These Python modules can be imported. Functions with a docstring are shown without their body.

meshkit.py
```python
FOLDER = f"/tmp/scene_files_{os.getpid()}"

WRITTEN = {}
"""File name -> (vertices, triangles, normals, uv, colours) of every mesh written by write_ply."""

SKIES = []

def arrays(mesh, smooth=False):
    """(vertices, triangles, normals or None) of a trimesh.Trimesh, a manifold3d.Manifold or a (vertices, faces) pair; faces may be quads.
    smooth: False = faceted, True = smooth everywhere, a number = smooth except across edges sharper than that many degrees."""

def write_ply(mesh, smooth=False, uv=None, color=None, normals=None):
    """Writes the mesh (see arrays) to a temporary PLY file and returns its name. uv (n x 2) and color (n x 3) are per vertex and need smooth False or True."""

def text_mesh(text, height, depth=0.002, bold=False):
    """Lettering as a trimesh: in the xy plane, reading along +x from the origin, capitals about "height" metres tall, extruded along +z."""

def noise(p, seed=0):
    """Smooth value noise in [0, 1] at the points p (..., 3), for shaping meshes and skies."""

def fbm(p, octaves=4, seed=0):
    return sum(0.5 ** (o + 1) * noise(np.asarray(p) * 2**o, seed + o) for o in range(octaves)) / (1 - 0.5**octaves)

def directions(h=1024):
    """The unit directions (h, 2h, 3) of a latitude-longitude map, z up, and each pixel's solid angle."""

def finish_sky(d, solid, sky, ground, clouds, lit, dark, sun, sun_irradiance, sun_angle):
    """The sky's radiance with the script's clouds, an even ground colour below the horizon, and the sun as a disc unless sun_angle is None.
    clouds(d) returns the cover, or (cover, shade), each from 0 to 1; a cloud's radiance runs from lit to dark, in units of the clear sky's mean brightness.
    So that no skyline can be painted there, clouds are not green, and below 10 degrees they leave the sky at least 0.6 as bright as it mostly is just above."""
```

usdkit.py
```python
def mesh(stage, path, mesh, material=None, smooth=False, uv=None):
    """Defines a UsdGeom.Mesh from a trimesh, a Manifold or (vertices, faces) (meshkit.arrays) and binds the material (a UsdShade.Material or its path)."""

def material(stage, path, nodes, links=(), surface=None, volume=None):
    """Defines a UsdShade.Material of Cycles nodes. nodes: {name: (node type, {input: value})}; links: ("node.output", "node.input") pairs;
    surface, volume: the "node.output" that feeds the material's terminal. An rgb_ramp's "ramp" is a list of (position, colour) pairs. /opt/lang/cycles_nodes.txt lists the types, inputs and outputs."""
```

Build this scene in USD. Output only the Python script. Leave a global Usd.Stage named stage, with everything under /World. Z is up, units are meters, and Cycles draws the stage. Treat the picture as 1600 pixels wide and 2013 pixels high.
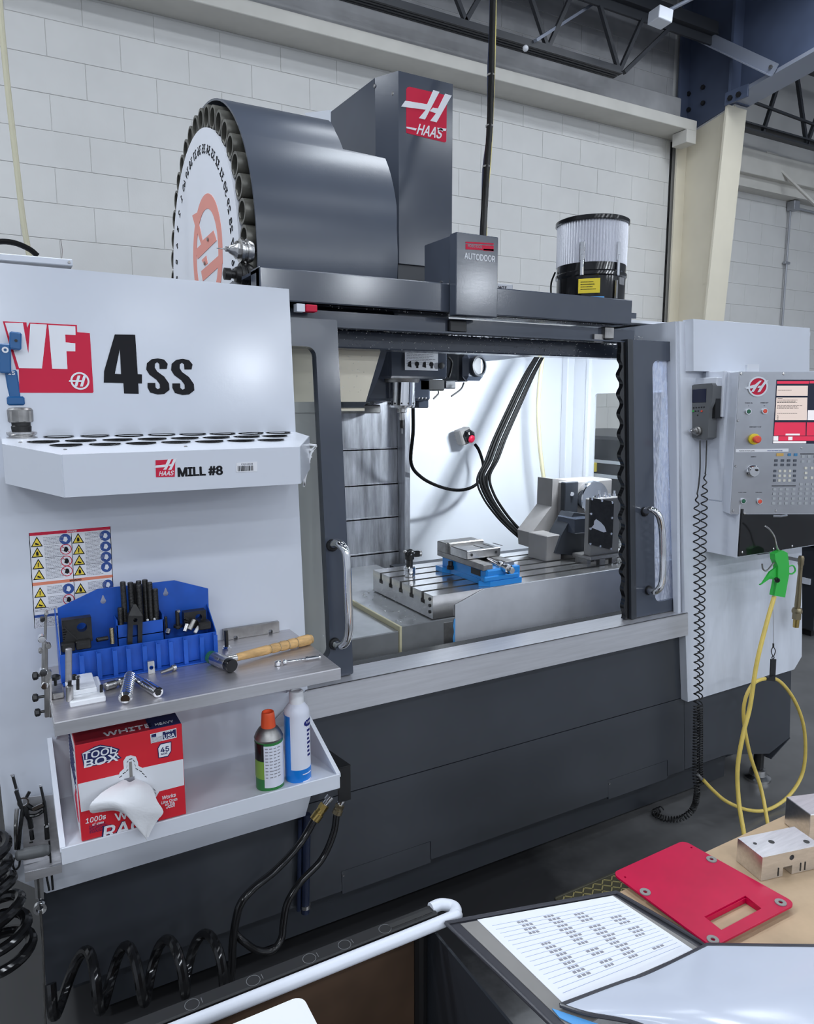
import math, random
import numpy as np, trimesh, manifold3d as m3
from shapely.geometry import Polygon, Point, box as sbox
from shapely import affinity
from shapely.ops import unary_union
from pxr import Usd, UsdGeom, UsdLux, Gf, Sdf, UsdShade
import usdkit, meshkit

stage = Usd.Stage.CreateInMemory()
UsdGeom.SetStageUpAxis(stage, UsdGeom.Tokens.z)
UsdGeom.SetStageMetersPerUnit(stage, 1.0)
UsdGeom.Xform.Define(stage, '/World'); UsdGeom.Scope.Define(stage, '/World/Looks')
V = lambda *a: np.array(a, float)
rng = random.Random(7); nrng = np.random.default_rng(11)

# ---------------- camera (hand held, 1.55 m above the floor, turned 29 deg to the right, 8.5 deg down)
FPX = 1432.38; PC = V(800, 1006.5); EYE = V(0, 0, 1.55)
def cam_axes(y, p, r):
    y, p, r = map(math.radians, (y, p, r))
    fwd = V(math.sin(y)*math.cos(p), math.cos(y)*math.cos(p), -math.sin(p)); right = V(math.cos(y), -math.sin(y), 0)
    down = np.cross(fwd, right)
    return np.array([right*math.cos(r)+down*math.sin(r), -right*math.sin(r)+down*math.cos(r), fwd])
CAM = cam_axes(29.0653, 8.4733, .1413)
cam = UsdGeom.Camera.Define(stage, '/World/camera')
mt = Gf.Matrix4d(1.0)
for i, row in enumerate((CAM[0], -CAM[1], -CAM[2], EYE)):
    for j in range(3): mt[i, j] = float(row[j])
cam.AddTransformOp().Set(mt)
cam.CreateHorizontalApertureAttr(36.0); cam.CreateVerticalApertureAttr(36.0*2013/1600); cam.CreateFocalLengthAttr(36.0*FPX/1600)
cam.CreateClippingRangeAttr(Gf.Vec2f(0.02, 100)); cam.CreateExposureAttr(0.0)

# ---------------- light: rows of fluorescent lamps under the hall roof, one work light inside the mill
def rect_light(name, loc, w, h, power, col, rot=(0, 0, 0)):
    l = UsdLux.RectLight.Define(stage, '/World/'+name); l.AddTranslateOp().Set(Gf.Vec3d(*map(float, loc))); l.AddRotateXYZOp().Set(Gf.Vec3f(*map(float, rot)))
    l.CreateWidthAttr(w); l.CreateHeightAttr(h); l.CreateIntensityAttr(power); l.CreateColorAttr(Gf.Vec3f(*col)); return l
LAMP = (0.86, 0.925, 1.0)
k = 0
for ly, pw in ((-13.5, 40), (-9.5, 38), (-6.0, 32), (-3.0, 22), (-0.3, 6), (2.0, 25), (3.3, 8)):
    for lx in (-3.2, -0.4, 2.4, 5.2, 8.4):
        if (ly > 1.5 and lx > 5.3) or (ly > 3 and lx > 2.5): continue
        rect_light('ceiling_lamp' + ('_%03d' % k if k else ''), (lx, ly, 4.75), 1.2, 0.45, pw*(1.9 if lx < -3 and ly > -4 else 1.25 if lx < 0 and ly < -2 else .85), LAMP); k += 1
for lx, ly, pw in ((4.8, 3.2, 13), (6.5, 2.6, 13)): rect_light('ceiling_lamp_%03d' % k, (lx, ly, 4.75), 1.2, 0.45, pw, LAMP); k += 1
rect_light('work_lamp', (2.18, 2.25, 1.735), 0.22, 0.07, 560, (0.82, 0.91, 1.0), (45, 0, 0))
for j, (hx_, hy_, hz_) in enumerate(((3.5, -7.6, 3.55), (5.2, -7.2, 3.5), (7.0, -6.6, 3.45))):
    l = UsdLux.SphereLight.Define(stage, '/World/high_bay_lamp' + ('_%03d' % j if j else '')); l.AddTranslateOp().Set(Gf.Vec3d(hx_, hy_, hz_)); l.CreateRadiusAttr(.16); l.CreateIntensityAttr(100); l.CreateColorAttr(Gf.Vec3f(*LAMP))
dome = UsdLux.DomeLight.Define(stage, '/World/dome'); dome.CreateIntensityAttr(0.35); dome.CreateColorAttr(Gf.Vec3f(.85, .92, 1))

# ---------------- pixel to a point on a real plane of the scene
def ray(p): return CAM.T @ V((p[0]-PC[0])/FPX, (p[1]-PC[1])/FPX, 1.0)
def aX(p, x): d = ray(p); return EYE+d*(x/d[0])
def aY(p, y): d = ray(p); return EYE+d*(y/d[1])
def aZ(p, z): d = ray(p); return EYE+d*((z-1.55)/d[2])
FY0, FZ0, FK = 1.75, .83, .075            # the mill's front leans back a little: y = F(z)
def F(z): return FY0+FK*(np.asarray(z)-FZ0)
def aF(p, o=0.0):
    d = ray(p); t = (FY0+o+FK*(1.55-FZ0))/(d[1]-FK*d[2]); return EYE+d*t
def aP(p, o, n):
    d = ray(p); return EYE+d*(np.dot(np.asarray(o)-EYE, n)/np.dot(d, n))

# ---------------- prims
BASE = {}; COUNT = {}
def path_for(name, parent=None):
    par = parent or '/World'; key = (par, name); n = COUNT.get(key, 0); COUNT[key] = n+1
    return par+'/'+(name if n == 0 else '%s_%03d' % (name, n))
def setd(prim, **kw):
    for a, b in kw.items():
        if b: prim.SetCustomDataByKey(a, b)
def thing(name, label, cat, base=(0, 0, 0), group=None, kind=None):
    p = path_for(name); x = UsdGeom.Xform.Define(stage, p); x.AddTranslateOp().Set(Gf.Vec3d(*map(float, base)))
    BASE[p] = V(*base); setd(x.GetPrim(), label=label, category=cat, group=group, kind=kind); return p
def obj(name, mesh, mat, parent=None, smooth=30, label=None, cat=None, group=None, kind=None):
    p = path_for(name, parent); b = BASE.get(parent, V(0, 0, 0)) if parent else V(0, 0, 0)
    if isinstance(mesh, list): mesh = trimesh.util.concatenate(mesh)
    if hasattr(mesh, 'to_mesh'):
        q = mesh.to_mesh(); mesh = trimesh.Trimesh(q.vert_properties[:, :3], q.tri_verts, process=False)
    mesh = mesh.copy()
    if parent is None and cat:
        lo = mesh.bounds[0]; hi = mesh.bounds[1]; b = V((lo[0]+hi[0])/2, (lo[1]+hi[1])/2, lo[2])
    mesh.apply_translation(-b)
    m = usdkit.mesh(stage, p, mesh, M[mat], smooth=smooth)
    if parent is None and cat: m.AddTranslateOp().Set(Gf.Vec3d(*map(float, b)))
    BASE[p] = b
    setd(m.GetPrim(), label=label, category=cat, group=group, kind=kind)
    return p
def struct(name, mesh, mat, parent=None, smooth=30): return obj(name, mesh, mat, parent, smooth, kind=None if parent else 'structure')

# ---------------- shapes
def hull(pts): return trimesh.convex.convex_hull(np.asarray(pts, float))
def bx(x0, x1, y0, y1, z0, z1, b=0.0):
    x0, x1 = sorted((x0, x1)); y0, y1 = sorted((y0, y1)); z0, z1 = sorted((z0, z1))
    if b <= 0:
        m = trimesh.creation.box((x1-x0, y1-y0, z1-z0)); m.apply_translation(((x0+x1)/2, (y0+y1)/2, (z0+z1)/2)); return m
    b = min(b, (x1-x0)*.49, (y1-y0)*.49, (z1-z0)*.49); P = []
    for x, sx in ((x0, 1), (x1, -1)):
        for y, sy in ((y0, 1), (y1, -1)):
            for z, sz in ((z0, 1), (z1, -1)):
                P += [(x+sx*b, y+sy*b, z), (x+sx*b, y, z+sz*b), (x, y+sy*b, z+sz*b)]
    return hull(P)
def ext(poly, w0, w1, fn):
    """extrude a 2D outline (points or shapely, holes allowed) from w0 to w1 and map (u,v,w) to the world"""
    if not hasattr(poly, 'geom_type'): poly = Polygon(poly)
    polys = list(poly.geoms) if hasattr(poly, 'geoms') else [poly]; out = []
    for pg in polys:
        pg = pg.buffer(0)
        for q in (list(pg.geoms) if hasattr(pg, 'geoms') else [pg]):
            if q.is_empty or q.area < 1e-9: continue
            rings = [np.array(q.exterior.coords)[:-1]]+[np.array(r.coords)[:-1] for r in q.interiors]
            e = m3.CrossSection(rings, m3.FillRule.EvenOdd).extrude(abs(w1-w0)).to_mesh()
            v = np.array(e.vert_properties[:, :3], float); f = np.array(e.tri_verts); v[:, 2] += min(w0, w1)
            P = np.column_stack(fn(v[:, 0], v[:, 1], v[:, 2])); m = trimesh.Trimesh(P, f, process=False)
            if m.volume < 0: m.invert()
            out.append(m)
    return trimesh.util.concatenate(out)
fF = lambda u, v, w: (u, F(v)+w, v)           # leaning front of the mill: (x, z, offset inwards)
fY = lambda u, v, w: (u, w, v)                # upright plane across y
fX = lambda u, v, w: (w, u, v)                # (y, z) outline along x
fZ = lambda u, v, w: (u, v, w)
def xz(pts, fn): return [(q[0], q[2]) for q in (fn(p) for p in pts)]
def slab(pts, n, t):
    """planar 3D outline given thickness t along n"""
    pts = np.array([np.asarray(p, float) for p in pts]); n = np.asarray(n, float)/np.linalg.norm(n)
    u = pts[1]-pts[0]; u -= n*(u@n); u /= np.linalg.norm(u); v = np.cross(n, u); o = pts[0]
    q = [((p-o)@u, (p-o)@v) for p in pts]
    return ext(q, 0, t, lambda a, b, c: (o[:, None]+np.outer(u, a)+np.outer(v, b)+np.outer(n, c)))
def rrect(x0, x1, y0, y1, r, n=5):
    x0, x1 = sorted((x0, x1)); y0, y1 = sorted((y0, y1)); r = min(r, (x1-x0)*.49, (y1-y0)*.49)
    return sbox(x0+r, y0+r, x1-r, y1-r).buffer(r, quad_segs=n)
def spline(pts, n=8, closed=False):
    P = np.array([np.asarray(p, float) for p in pts])
    if len(P) < 3: return P
    Q = np.vstack([P[-1], P, P[0], P[1]]) if closed else np.vstack([2*P[0]-P[1], P, 2*P[-1]-P[-2]]); out = []
    for i in range(1, len(Q)-2):
        a, b, c, d = Q[i-1:i+3]
        for t in np.linspace(0, 1, n, endpoint=False):
            out.append(.5*((2*b)+(c-a)*t+(2*a-5*b+4*c-d)*t*t+(3*b-a-3*c+d)*t**3))
    if not closed: out.append(P[-1])
    return np.array(out)
def tube(pts, r, n=8, closed=False):
    P = np.array([np.asarray(p, float) for p in pts]); N = len(P); r = np.broadcast_to(np.asarray(r, float), (N,))
    T = np.roll(P, -1, 0)-np.roll(P, 1, 0) if closed else np.gradient(P, axis=0)
    T /= np.maximum(np.linalg.norm(T, axis=1, keepdims=True), 1e-12)
    a = V(0, 0, 1) if abs(T[0][2]) < .9 else V(1, 0, 0); u = a-T[0]*(a@T[0]); u /= np.linalg.norm(u)
    ang = np.linspace(0, 2*np.pi, n, endpoint=False); vs = []
    for i in range(N):
        u = u-T[i]*(u@T[i]); u /= np.linalg.norm(u); w = np.cross(T[i], u)
        vs.append(P[i]+r[i]*(np.outer(np.cos(ang), u)+np.outer(np.sin(ang), w)))
    v = np.vstack(vs); f = []
    for i in range(N if closed else N-1):
        a0, b0 = i*n, ((i+1) % N)*n
        for j in range(n):
            k = (j+1) % n; f += [(a0+j, a0+k, b0+k), (a0+j, b0+k, b0+j)]
    if not closed:
        v = np.vstack([v, P[0], P[-1]]); c0, c1 = len(v)-2, len(v)-1; e = (N-1)*n
        for j in range(n):
            k = (j+1) % n; f += [(c0, k, j), (c1, e+j, e+k)]
    return trimesh.Trimesh(v, f, process=False)
def basis(d):
    d = np.asarray(d, float)/np.linalg.norm(d); a = V(0, 0, 1) if abs(d[2]) < .9 else V(1, 0, 0)
    u = np.cross(a, d); u /= np.linalg.norm(u); return u, np.cross(d, u), d
def lathe(prof, o, d=(0, 0, 1), n=24):
    """prof: (radius, height) along d from o; closed at the axis"""
    u, w, d = basis(d); o = np.asarray(o, float); ang = np.linspace(0, 2*np.pi, n, endpoint=False)
    pr = list(prof)
    if pr[0][0] > 1e-6: pr = [(0, pr[0][1])]+pr
    if pr[-1][0] > 1e-6: pr = pr+[(0, pr[-1][1])]
    v = []; idx = []
    for r, h in pr:
        if r <= 1e-6: idx.append([len(v)]*n); v.append(o+d*h)
        else:
            idx.append(list(range(len(v), len(v)+n)))
            v += list(o+d*h+r*(np.outer(np.cos(ang), u)+np.outer(np.sin(ang), w)))
    f = []
    for i in range(len(pr)-1):
        A, B = idx[i], idx[i+1]
        for j in range(n):
            k = (j+1) % n
            if A[j] != A[k]: f.append((A[j], A[k], B[k]))
            if B[j] != B[k]: f.append((A[j], B[k], B[j]))
    m = trimesh.Trimesh(np.array(v), f, process=False)
    if m.volume < 0: m.invert()
    return m
def cyl(a, b, r, n=16, b1=0.0, r2=None):
    a = np.asarray(a, float); b = np.asarray(b, float); L = np.linalg.norm(b-a); r2 = r if r2 is None else r2
    c = min(b1, r*.4, L*.4)
    pr = [(r-c, 0), (r, c), (r2, L-c), (r2-c, L)] if c > 0 else [(r, 0), (r2, L)]
    return lathe(pr, a, b-a, n)
def ringm(o, d, r0, r1, h, n=24): # hollow ring
    u, w, d = basis(d); ang = np.linspace(0, 2*np.pi, n, endpoint=False); o = np.asarray(o, float)
    rings = [(r0, 0), (r1, 0), (r1, h), (r0, h)]
    v = np.vstack([o+d*hh+r*(np.outer(np.cos(ang), u)+np.outer(np.sin(ang), w)) for r, hh in rings]); f = []
    for i in range(4):
        a0, b0 = i*n, ((i+1) % 4)*n
        for j in range(n):
            k = (j+1) % n; f += [(a0+j, a0+k, b0+k), (a0+j, b0+k, b0+j)]
    m = trimesh.Trimesh(v, f, process=False)
    if m.volume < 0: m.invert()
    return m
def hexbar(o, d, r, h):
    return lathe([(r, 0), (r, h)], o, d, 6)
def sph(c, r, n=2):
    m = trimesh.creation.icosphere(n, r); m.apply_translation(c); return m
def obb(c, u, v, w, a, b, d, bev=0.0):
    """box centred at c with half sizes a,b,d along unit axes u,v,w"""
    m = bx(-a, a, -b, b, -d, d, bev); R_ = np.column_stack([np.asarray(q, float)/np.linalg.norm(q) for q in (u, v, w)])
    m.vertices = m.vertices@R_.T+np.asarray(c, float)
    if m.volume < 0: m.invert()
    return m
def bar(a, b, w, t, up=(0, 0, 1), bev=0.0):
    a = np.asarray(a, float); b = np.asarray(b, float); d = b-a; L = np.linalg.norm(d); d /= L
    s = np.cross(d, up); s /= np.linalg.norm(s); q = np.cross(s, d)
    return obb((a+b)/2, d, s, q, L/2, w/2, t/2, bev)
def letters(s, h, o, u, v, n, depth=.0012, bold=True, slant=0.0, sx=1.0, centre=True):
    """flat lettering at o, reading along u, up along v, standing out along n"""
    m = meshkit.text_mesh(s, h, depth, bold).copy(); p = np.array(m.vertices); wd = p[:, 0].max()-p[:, 0].min()
    x = (p[:, 0]-p[:, 0].min()-(wd/2 if centre else 0))*sx+slant*p[:, 1]
    o, u, v, n = (np.asarray(q, float) for q in (o, u, v, n))
    m.vertices = o+np.outer(x, u)+np.outer(p[:, 1], v)+np.outer(p[:, 2], n)
    if m.volume < 0: m.invert()
    return m
def text_lines(o, u, v, n, w, rows, dh, hh, seed=0, depth=.0006):
    """small print too small to read: rows of short strokes"""
    r = random.Random(seed); out = []; o, u, v, n = (np.asarray(q, float) for q in (o, u, v, n))
    for i in range(rows):
        x = 0; end = w*r.uniform(.7, 1)
        while x < end:
            l = r.uniform(.03, .12)*w
            out.append(slab([o+u*x-v*(i*dh), o+u*min(x+l, end)-v*(i*dh), o+u*min(x+l, end)-v*(i*dh+hh), o+u*x-v*(i*dh+hh)], n, depth)); x += l+.02*w
    return trimesh.util.concatenate(out)

# ---------------- materials
M = {}
def mat(name, col, rough=.5, metal=0., bump=0., bscale=300., var=0., vscale=3., spec=None, coat=0., trans=0., alpha=None, emit=None, es=0., aniso=None, detail=3., var2=None, stretch=None, bdist=.001):
    nd = {'p': ('principled_bsdf', {'base_color': col, 'roughness': rough, 'metallic': metal})}; ln = []
    P = nd['p'][1]
    if spec is not None: P['specular_ior_level'] = spec
    if coat: P['coat_weight'] = coat; P['coat_roughness'] = .15
    if trans: P['transmission_weight'] = trans
    if alpha is not None: P['alpha'] = alpha
    if emit: P['emission_color'] = emit; P['emission_strength'] = es
    if bump or var: nd['g'] = ('texture_coordinate', {})
    src = 'g.object'
    if stretch: nd['mp'] = ('mapping', {'scale': stretch}); ln.append(('g.object', 'mp.vector')); src = 'mp.vector'
    if var:
        nd['n'] = ('noise_texture', {'scale': vscale, 'detail': detail, 'roughness': .6}); ln.append((src, 'n.vector'))
        c2 = var2 if var2 else tuple(max(0, c*(1-var)) for c in col); c1 = col if var2 else tuple(min(1, c*(1+var*.6)) for c in col)
        nd['r'] = ('rgb_ramp', {'ramp': [(0.3, c2), (0.7, c1)]}); ln += [('n.fac', 'r.fac'), ('r.color', 'p.base_color')]
    if bump:
        nd['bn'] = ('noise_texture', {'scale': bscale, 'detail': 2.}); nd['b'] = ('bump', {'strength': bump, 'distance': bdist})
        ln += [(src, 'bn.vector'), ('bn.fac', 'b.height'), ('b.normal', 'p.normal')]
    M[name] = usdkit.material(stage, '/World/Looks/'+name, nd, ln, surface='p.BSDF')
mat('wall_paint', (.68, .675, .66), .6, var=.05, vscale=2.5, bump=.25, bscale=90)
mat('joint', (.60, .595, .58), .8)
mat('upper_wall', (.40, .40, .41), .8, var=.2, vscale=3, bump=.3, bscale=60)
mat('cream', (.80, .74, .60), .5, var=.06, vscale=2)
mat('cream_trim', (.64, .62, .57), .6, var=.08, vscale=3)
mat('navy', (.085, .11, .18), .45, var=.2, vscale=2)
mat('joist', (.035, .038, .045), .5)
mat('deck', (.16, .19, .25), .5, metal=.3)
mat('purlin', (.34, .37, .45), .4, metal=.3)
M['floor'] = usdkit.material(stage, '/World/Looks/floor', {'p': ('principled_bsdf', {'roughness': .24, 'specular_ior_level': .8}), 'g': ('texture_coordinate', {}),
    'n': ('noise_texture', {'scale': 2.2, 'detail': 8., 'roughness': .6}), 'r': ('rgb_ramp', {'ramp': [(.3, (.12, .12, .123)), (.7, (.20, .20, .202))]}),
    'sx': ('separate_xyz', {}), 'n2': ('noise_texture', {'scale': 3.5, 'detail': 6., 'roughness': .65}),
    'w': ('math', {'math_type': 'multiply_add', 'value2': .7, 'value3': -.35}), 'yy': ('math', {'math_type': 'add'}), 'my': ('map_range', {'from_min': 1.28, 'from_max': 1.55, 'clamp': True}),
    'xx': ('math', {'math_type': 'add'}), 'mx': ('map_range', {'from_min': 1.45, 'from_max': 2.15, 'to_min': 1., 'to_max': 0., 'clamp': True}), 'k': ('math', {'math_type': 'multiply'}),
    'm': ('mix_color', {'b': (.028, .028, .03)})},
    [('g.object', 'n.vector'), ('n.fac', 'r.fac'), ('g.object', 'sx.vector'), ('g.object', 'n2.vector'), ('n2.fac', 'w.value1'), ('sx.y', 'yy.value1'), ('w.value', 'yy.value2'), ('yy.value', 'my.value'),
     ('sx.x', 'xx.value1'), ('w.value', 'xx.value2'), ('xx.value', 'mx.value'), ('my.result', 'k.value1'), ('mx.result', 'k.value2'), ('k.value', 'm.fac'), ('r.color', 'm.a'), ('m.result', 'p.base_color')], surface='p.BSDF')   # sealed concrete; soft shade and some wet coolant painted dark before the mill
mat('hall', (.62, .64, .68), .8)
mat('white_paint', (.68, .71, .78), .16, bump=.05, bscale=190)
mat('white_plain', (.72, .75, .82), .35)
mat('inner_white', (.74, .76, .80), .28, bump=.05, bscale=40)
mat('grey_paint', (.066, .077, .103), .15, bump=.05, bscale=190, var=.1, vscale=3)
mat('base_paint', (.044, .049, .060), .34, bump=.03, bscale=420, var=.22, vscale=1.6, detail=6)
mat('dark_paint', (.03, .034, .042), .4, bump=.1, bscale=300)
mat('stainless', (.60, .58, .60), .42, .9, var=.10, vscale=4, stretch=(1, 30, 30), bump=.03, bscale=40)
mat('stainless_front', (.62, .62, .65), .36, .6, var=.08, vscale=6, stretch=(1, 20, 20))
mat('way_steel', (.46, .47, .50), .34, .7, var=.6, vscale=26, stretch=(1, 1, .12), detail=6)
mat('apron', (.64, .65, .69), .45, .15, var=.2, vscale=2.5, detail=6)
mat('cover_steel', (.42, .43, .44), .22, .5, var=.2, vscale=5, detail=5)
mat('table_iron', (.72, .71, .70), .17, .9, var=.15, vscale=12, detail=5)
mat('slot_dark', (.02, .02, .02), .5)
mat('chrome', (.82, .82, .83), .08, 1.)
mat('chip', (.78, .78, .78), .35, .4)
mat('steel', (.60, .59, .58), .25, 1., var=.15, vscale=30)
mat('steel_dull', (.34, .33, .32), .4, .9, var=.25, vscale=25)
mat('black_oxide', (.035, .034, .034), .38, .5, var=.3, vscale=60)
mat('black', (.012, .012, .013), .4)
mat('rubber', (.014, .014, .015), .3, var=.3, vscale=30)
mat('gloss_black', (.01, .01, .011), .12)
mat('cable_black', (.005, .005, .005), .5, spec=.12)
mat('cable_yellow', (.66, .56, .16), .45)
mat('hose_yellow', (.80, .60, .14), .4, var=.1, vscale=20)
mat('rope_cream', (.55, .52, .38), .6)
mat('cream_hose', (.62, .57, .38), .5)
mat('red', (.62, .02, .06), .4, spec=.15)
mat('red_bright', (.72, .03, .06), .35)
mat('orange_mark', (.80, .30, .24), .45)
mat('disc_white', (.80, .82, .88), .35)
mat('sign_white', (.82, .82, .86), .5)
mat('print_black', (.014, .014, .017), .5, spec=.12)
mat('print_grey', (.28, .28, .32), .6)
mat('decal_white', (.80, .81, .85), .4)
mat('grey_soft', (.075, .088, .118), .28, bump=.06, bscale=190, var=.1, vscale=3)
mat('pocket', (.15, .145, .125), .38, .4, var=.3, vscale=30)
mat('vise_blue', (.012, .26, .72), .3, coat=.4)
mat('rack_blue', (.012, .10, .52), .42, var=.2, vscale=14)
mat('arm_blue', (.015, .11, .30), .3, coat=.3)
mat('cast_grey', (.25, .24, .23), .45, var=.1, vscale=8)
mat('panel_steel', (.40, .41, .44), .36, 1., var=.08, vscale=8)
mat('white_dirty', (.68, .71, .78), .2, var=.14, vscale=3.2, stretch=(2.5, 2.5, .6), detail=5)
mat('guard_steel', (.62, .62, .61), .4, 0., var=.1, vscale=4, stretch=(1, 1, .2))
mat('rotary_grey', (.235, .222, .215), .42, var=.1, vscale=9)
mat('alu', (.78, .78, .80), .28, 1., var=.12, vscale=18, stretch=(1, 8, 8))
mat('yellow', (.80, .62, .03), .5)
mat('sign_yellow', (.86, .66, .06), .5)
mat('sign_blue', (.02, .07, .30), .5)
mat('sign_red', (.62, .02, .06), .5, spec=.2)
mat('sign_orange', (.78, .24, .14), .5)
mat('filter_mesh', (.72, .73, .78), .38, .55, bump=.7, bscale=260, stretch=(1, 1, .35))
mat('wood', (.66, .40, .16), .5, var=.3, vscale=18, stretch=(1, 8, 8))
mat('plywood', (.52, .37, .23), .55, var=.18, vscale=9, detail=8, bump=.1, bscale=120)
mat('plywood_edge', (.40, .30, .17), .7, var=.35, vscale=24, stretch=(1, 1, 12))
mat('brown_board', (.075, .042, .024), .6, var=.3, vscale=6)
mat('red_sheet', (.52, .001, .05), .35, spec=.25, var=.12, vscale=10)
mat('paper', (.84, .86, .92), .7)
mat('paper_blue', (.42, .48, .66), .7)
mat('rag', (.90, .91, .94), .9, bump=.3, bscale=160)
mat('box_red', (.66, .02, .035), .45)
mat('box_red_dark', (.36, .015, .03), .45)
mat('box_white', (.74, .76, .80), .5)
mat('box_navy', (.015, .02, .10), .5)
mat('green', (.04, .50, .07), .35)
mat('can_green', (.03, .20, .05), .3)
mat('can_green_light', (.22, .40, .06), .3)
mat('can_blue', (.01, .20, .66), .25)
mat('can_navy', (.012, .016, .16), .3)
mat('can_white', (.76, .78, .88), .3)
mat('orange_cap', (.80, .10, .03), .4)
mat('brass', (.55, .40, .14), .3, 1.)
mat('bronze', (.30, .25, .16), .35, .9)
mat('screen_cream', (.4, .32, .28), .3, emit=(.92, .78, .72), es=.55)
mat('screen_red', (.3, .01, .03), .3, emit=(.85, .03, .10), es=.6)
mat('screen_dark', (.012, .015, .04), .15)
mat('screen_white', (.5, .5, .5), .3, emit=(.9, .85, .9), es=.6)
mat('key_grey', (.40, .42, .44), .5)
mat('key_dark', (.075, .085, .11), .5)
mat('key_cream', (.66, .64, .56), .5)
mat('key_blue', (.05, .22, .42), .5)
mat('key_orange', (.62, .38, .10), .5)
mat('jog_grey', (.13, .135, .14), .45, bump=.05, bscale=300)
mat('button_green', (.02, .13, .07), .3)
mat('button_red', (.80, .09, .05), .3)
mat('vinyl', (.60, .64, .74), .18, spec=.6)
mat('vinyl_edge', (.05, .05, .06), .25)
mat('tape_blue', (.10, .36, .75), .5)
mat('conduit', (.40, .41, .44), .4, .6)
mat('mat_rubber', (.06, .055, .035), .5)
mat('mat_edge', (.42, .36, .16), .4, .3)
mat('hose_navy', (.01, .018, .05), .4)
mat('lamp_body', (.7, .7, .7), .4)
mat('pin_white', (.84, .85, .88), .4)
# clear panes: see-through with a fresnel gloss
def pane_mat(name, tint, rough=.08, fogged=0.0):
    nd = {'t': ('transparent_bsdf', {'color': tint}), 'g': ('glossy_bsdf', {'color': (.9, .9, .9), 'roughness': rough}), 'fr': ('fresnel', {'IOR': 1.45}), 'm': ('mix_closure', {})}
    nd['ge'] = ('geometry', {}); nd['iv'] = ('math', {'math_type': 'subtract', 'value1': 1.}); nd['mu'] = ('math', {'math_type': 'multiply'})
    ln = [('ge.backfacing', 'iv.value2'), ('iv.value', 'mu.value1'), ('fr.fac', 'mu.value2'), ('mu.value', 'm.fac'), ('t.BSDF', 'm.closure1'), ('g.BSDF', 'm.closure2')]; out = 'm.closure'
    if fogged:
        nd['d'] = ('diffuse_bsdf', {'color': (.72, .75, .85)}); nd['tc'] = ('texture_coordinate', {}); nd['mp'] = ('mapping', {'scale': (1, 1, .25)})
        nd['n'] = ('noise_texture', {'scale': 160., 'detail': 3.}); nd['mr'] = ('map_range', {'from_min': .42, 'from_max': .6, 'to_min': fogged*.45, 'to_max': fogged, 'clamp': True}); nd['m2'] = ('mix_closure', {})
        ln += [('tc.object', 'mp.vector'), ('mp.vector', 'n.vector'), ('n.fac', 'mr.value'), ('mr.result', 'm2.fac'), ('m.closure', 'm2.closure1'), ('d.BSDF', 'm2.closure2')]; out = 'm2.closure'
    M[name] = usdkit.material(stage, '/World/Looks/'+name, nd, ln, surface=out)
pane_mat('pane', (.93, .94, .93)); pane_mat('pane_wet', (.70, .74, .84), .2, .75); pane_mat('sleeve', (.95, .96, .98), .12)

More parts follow.
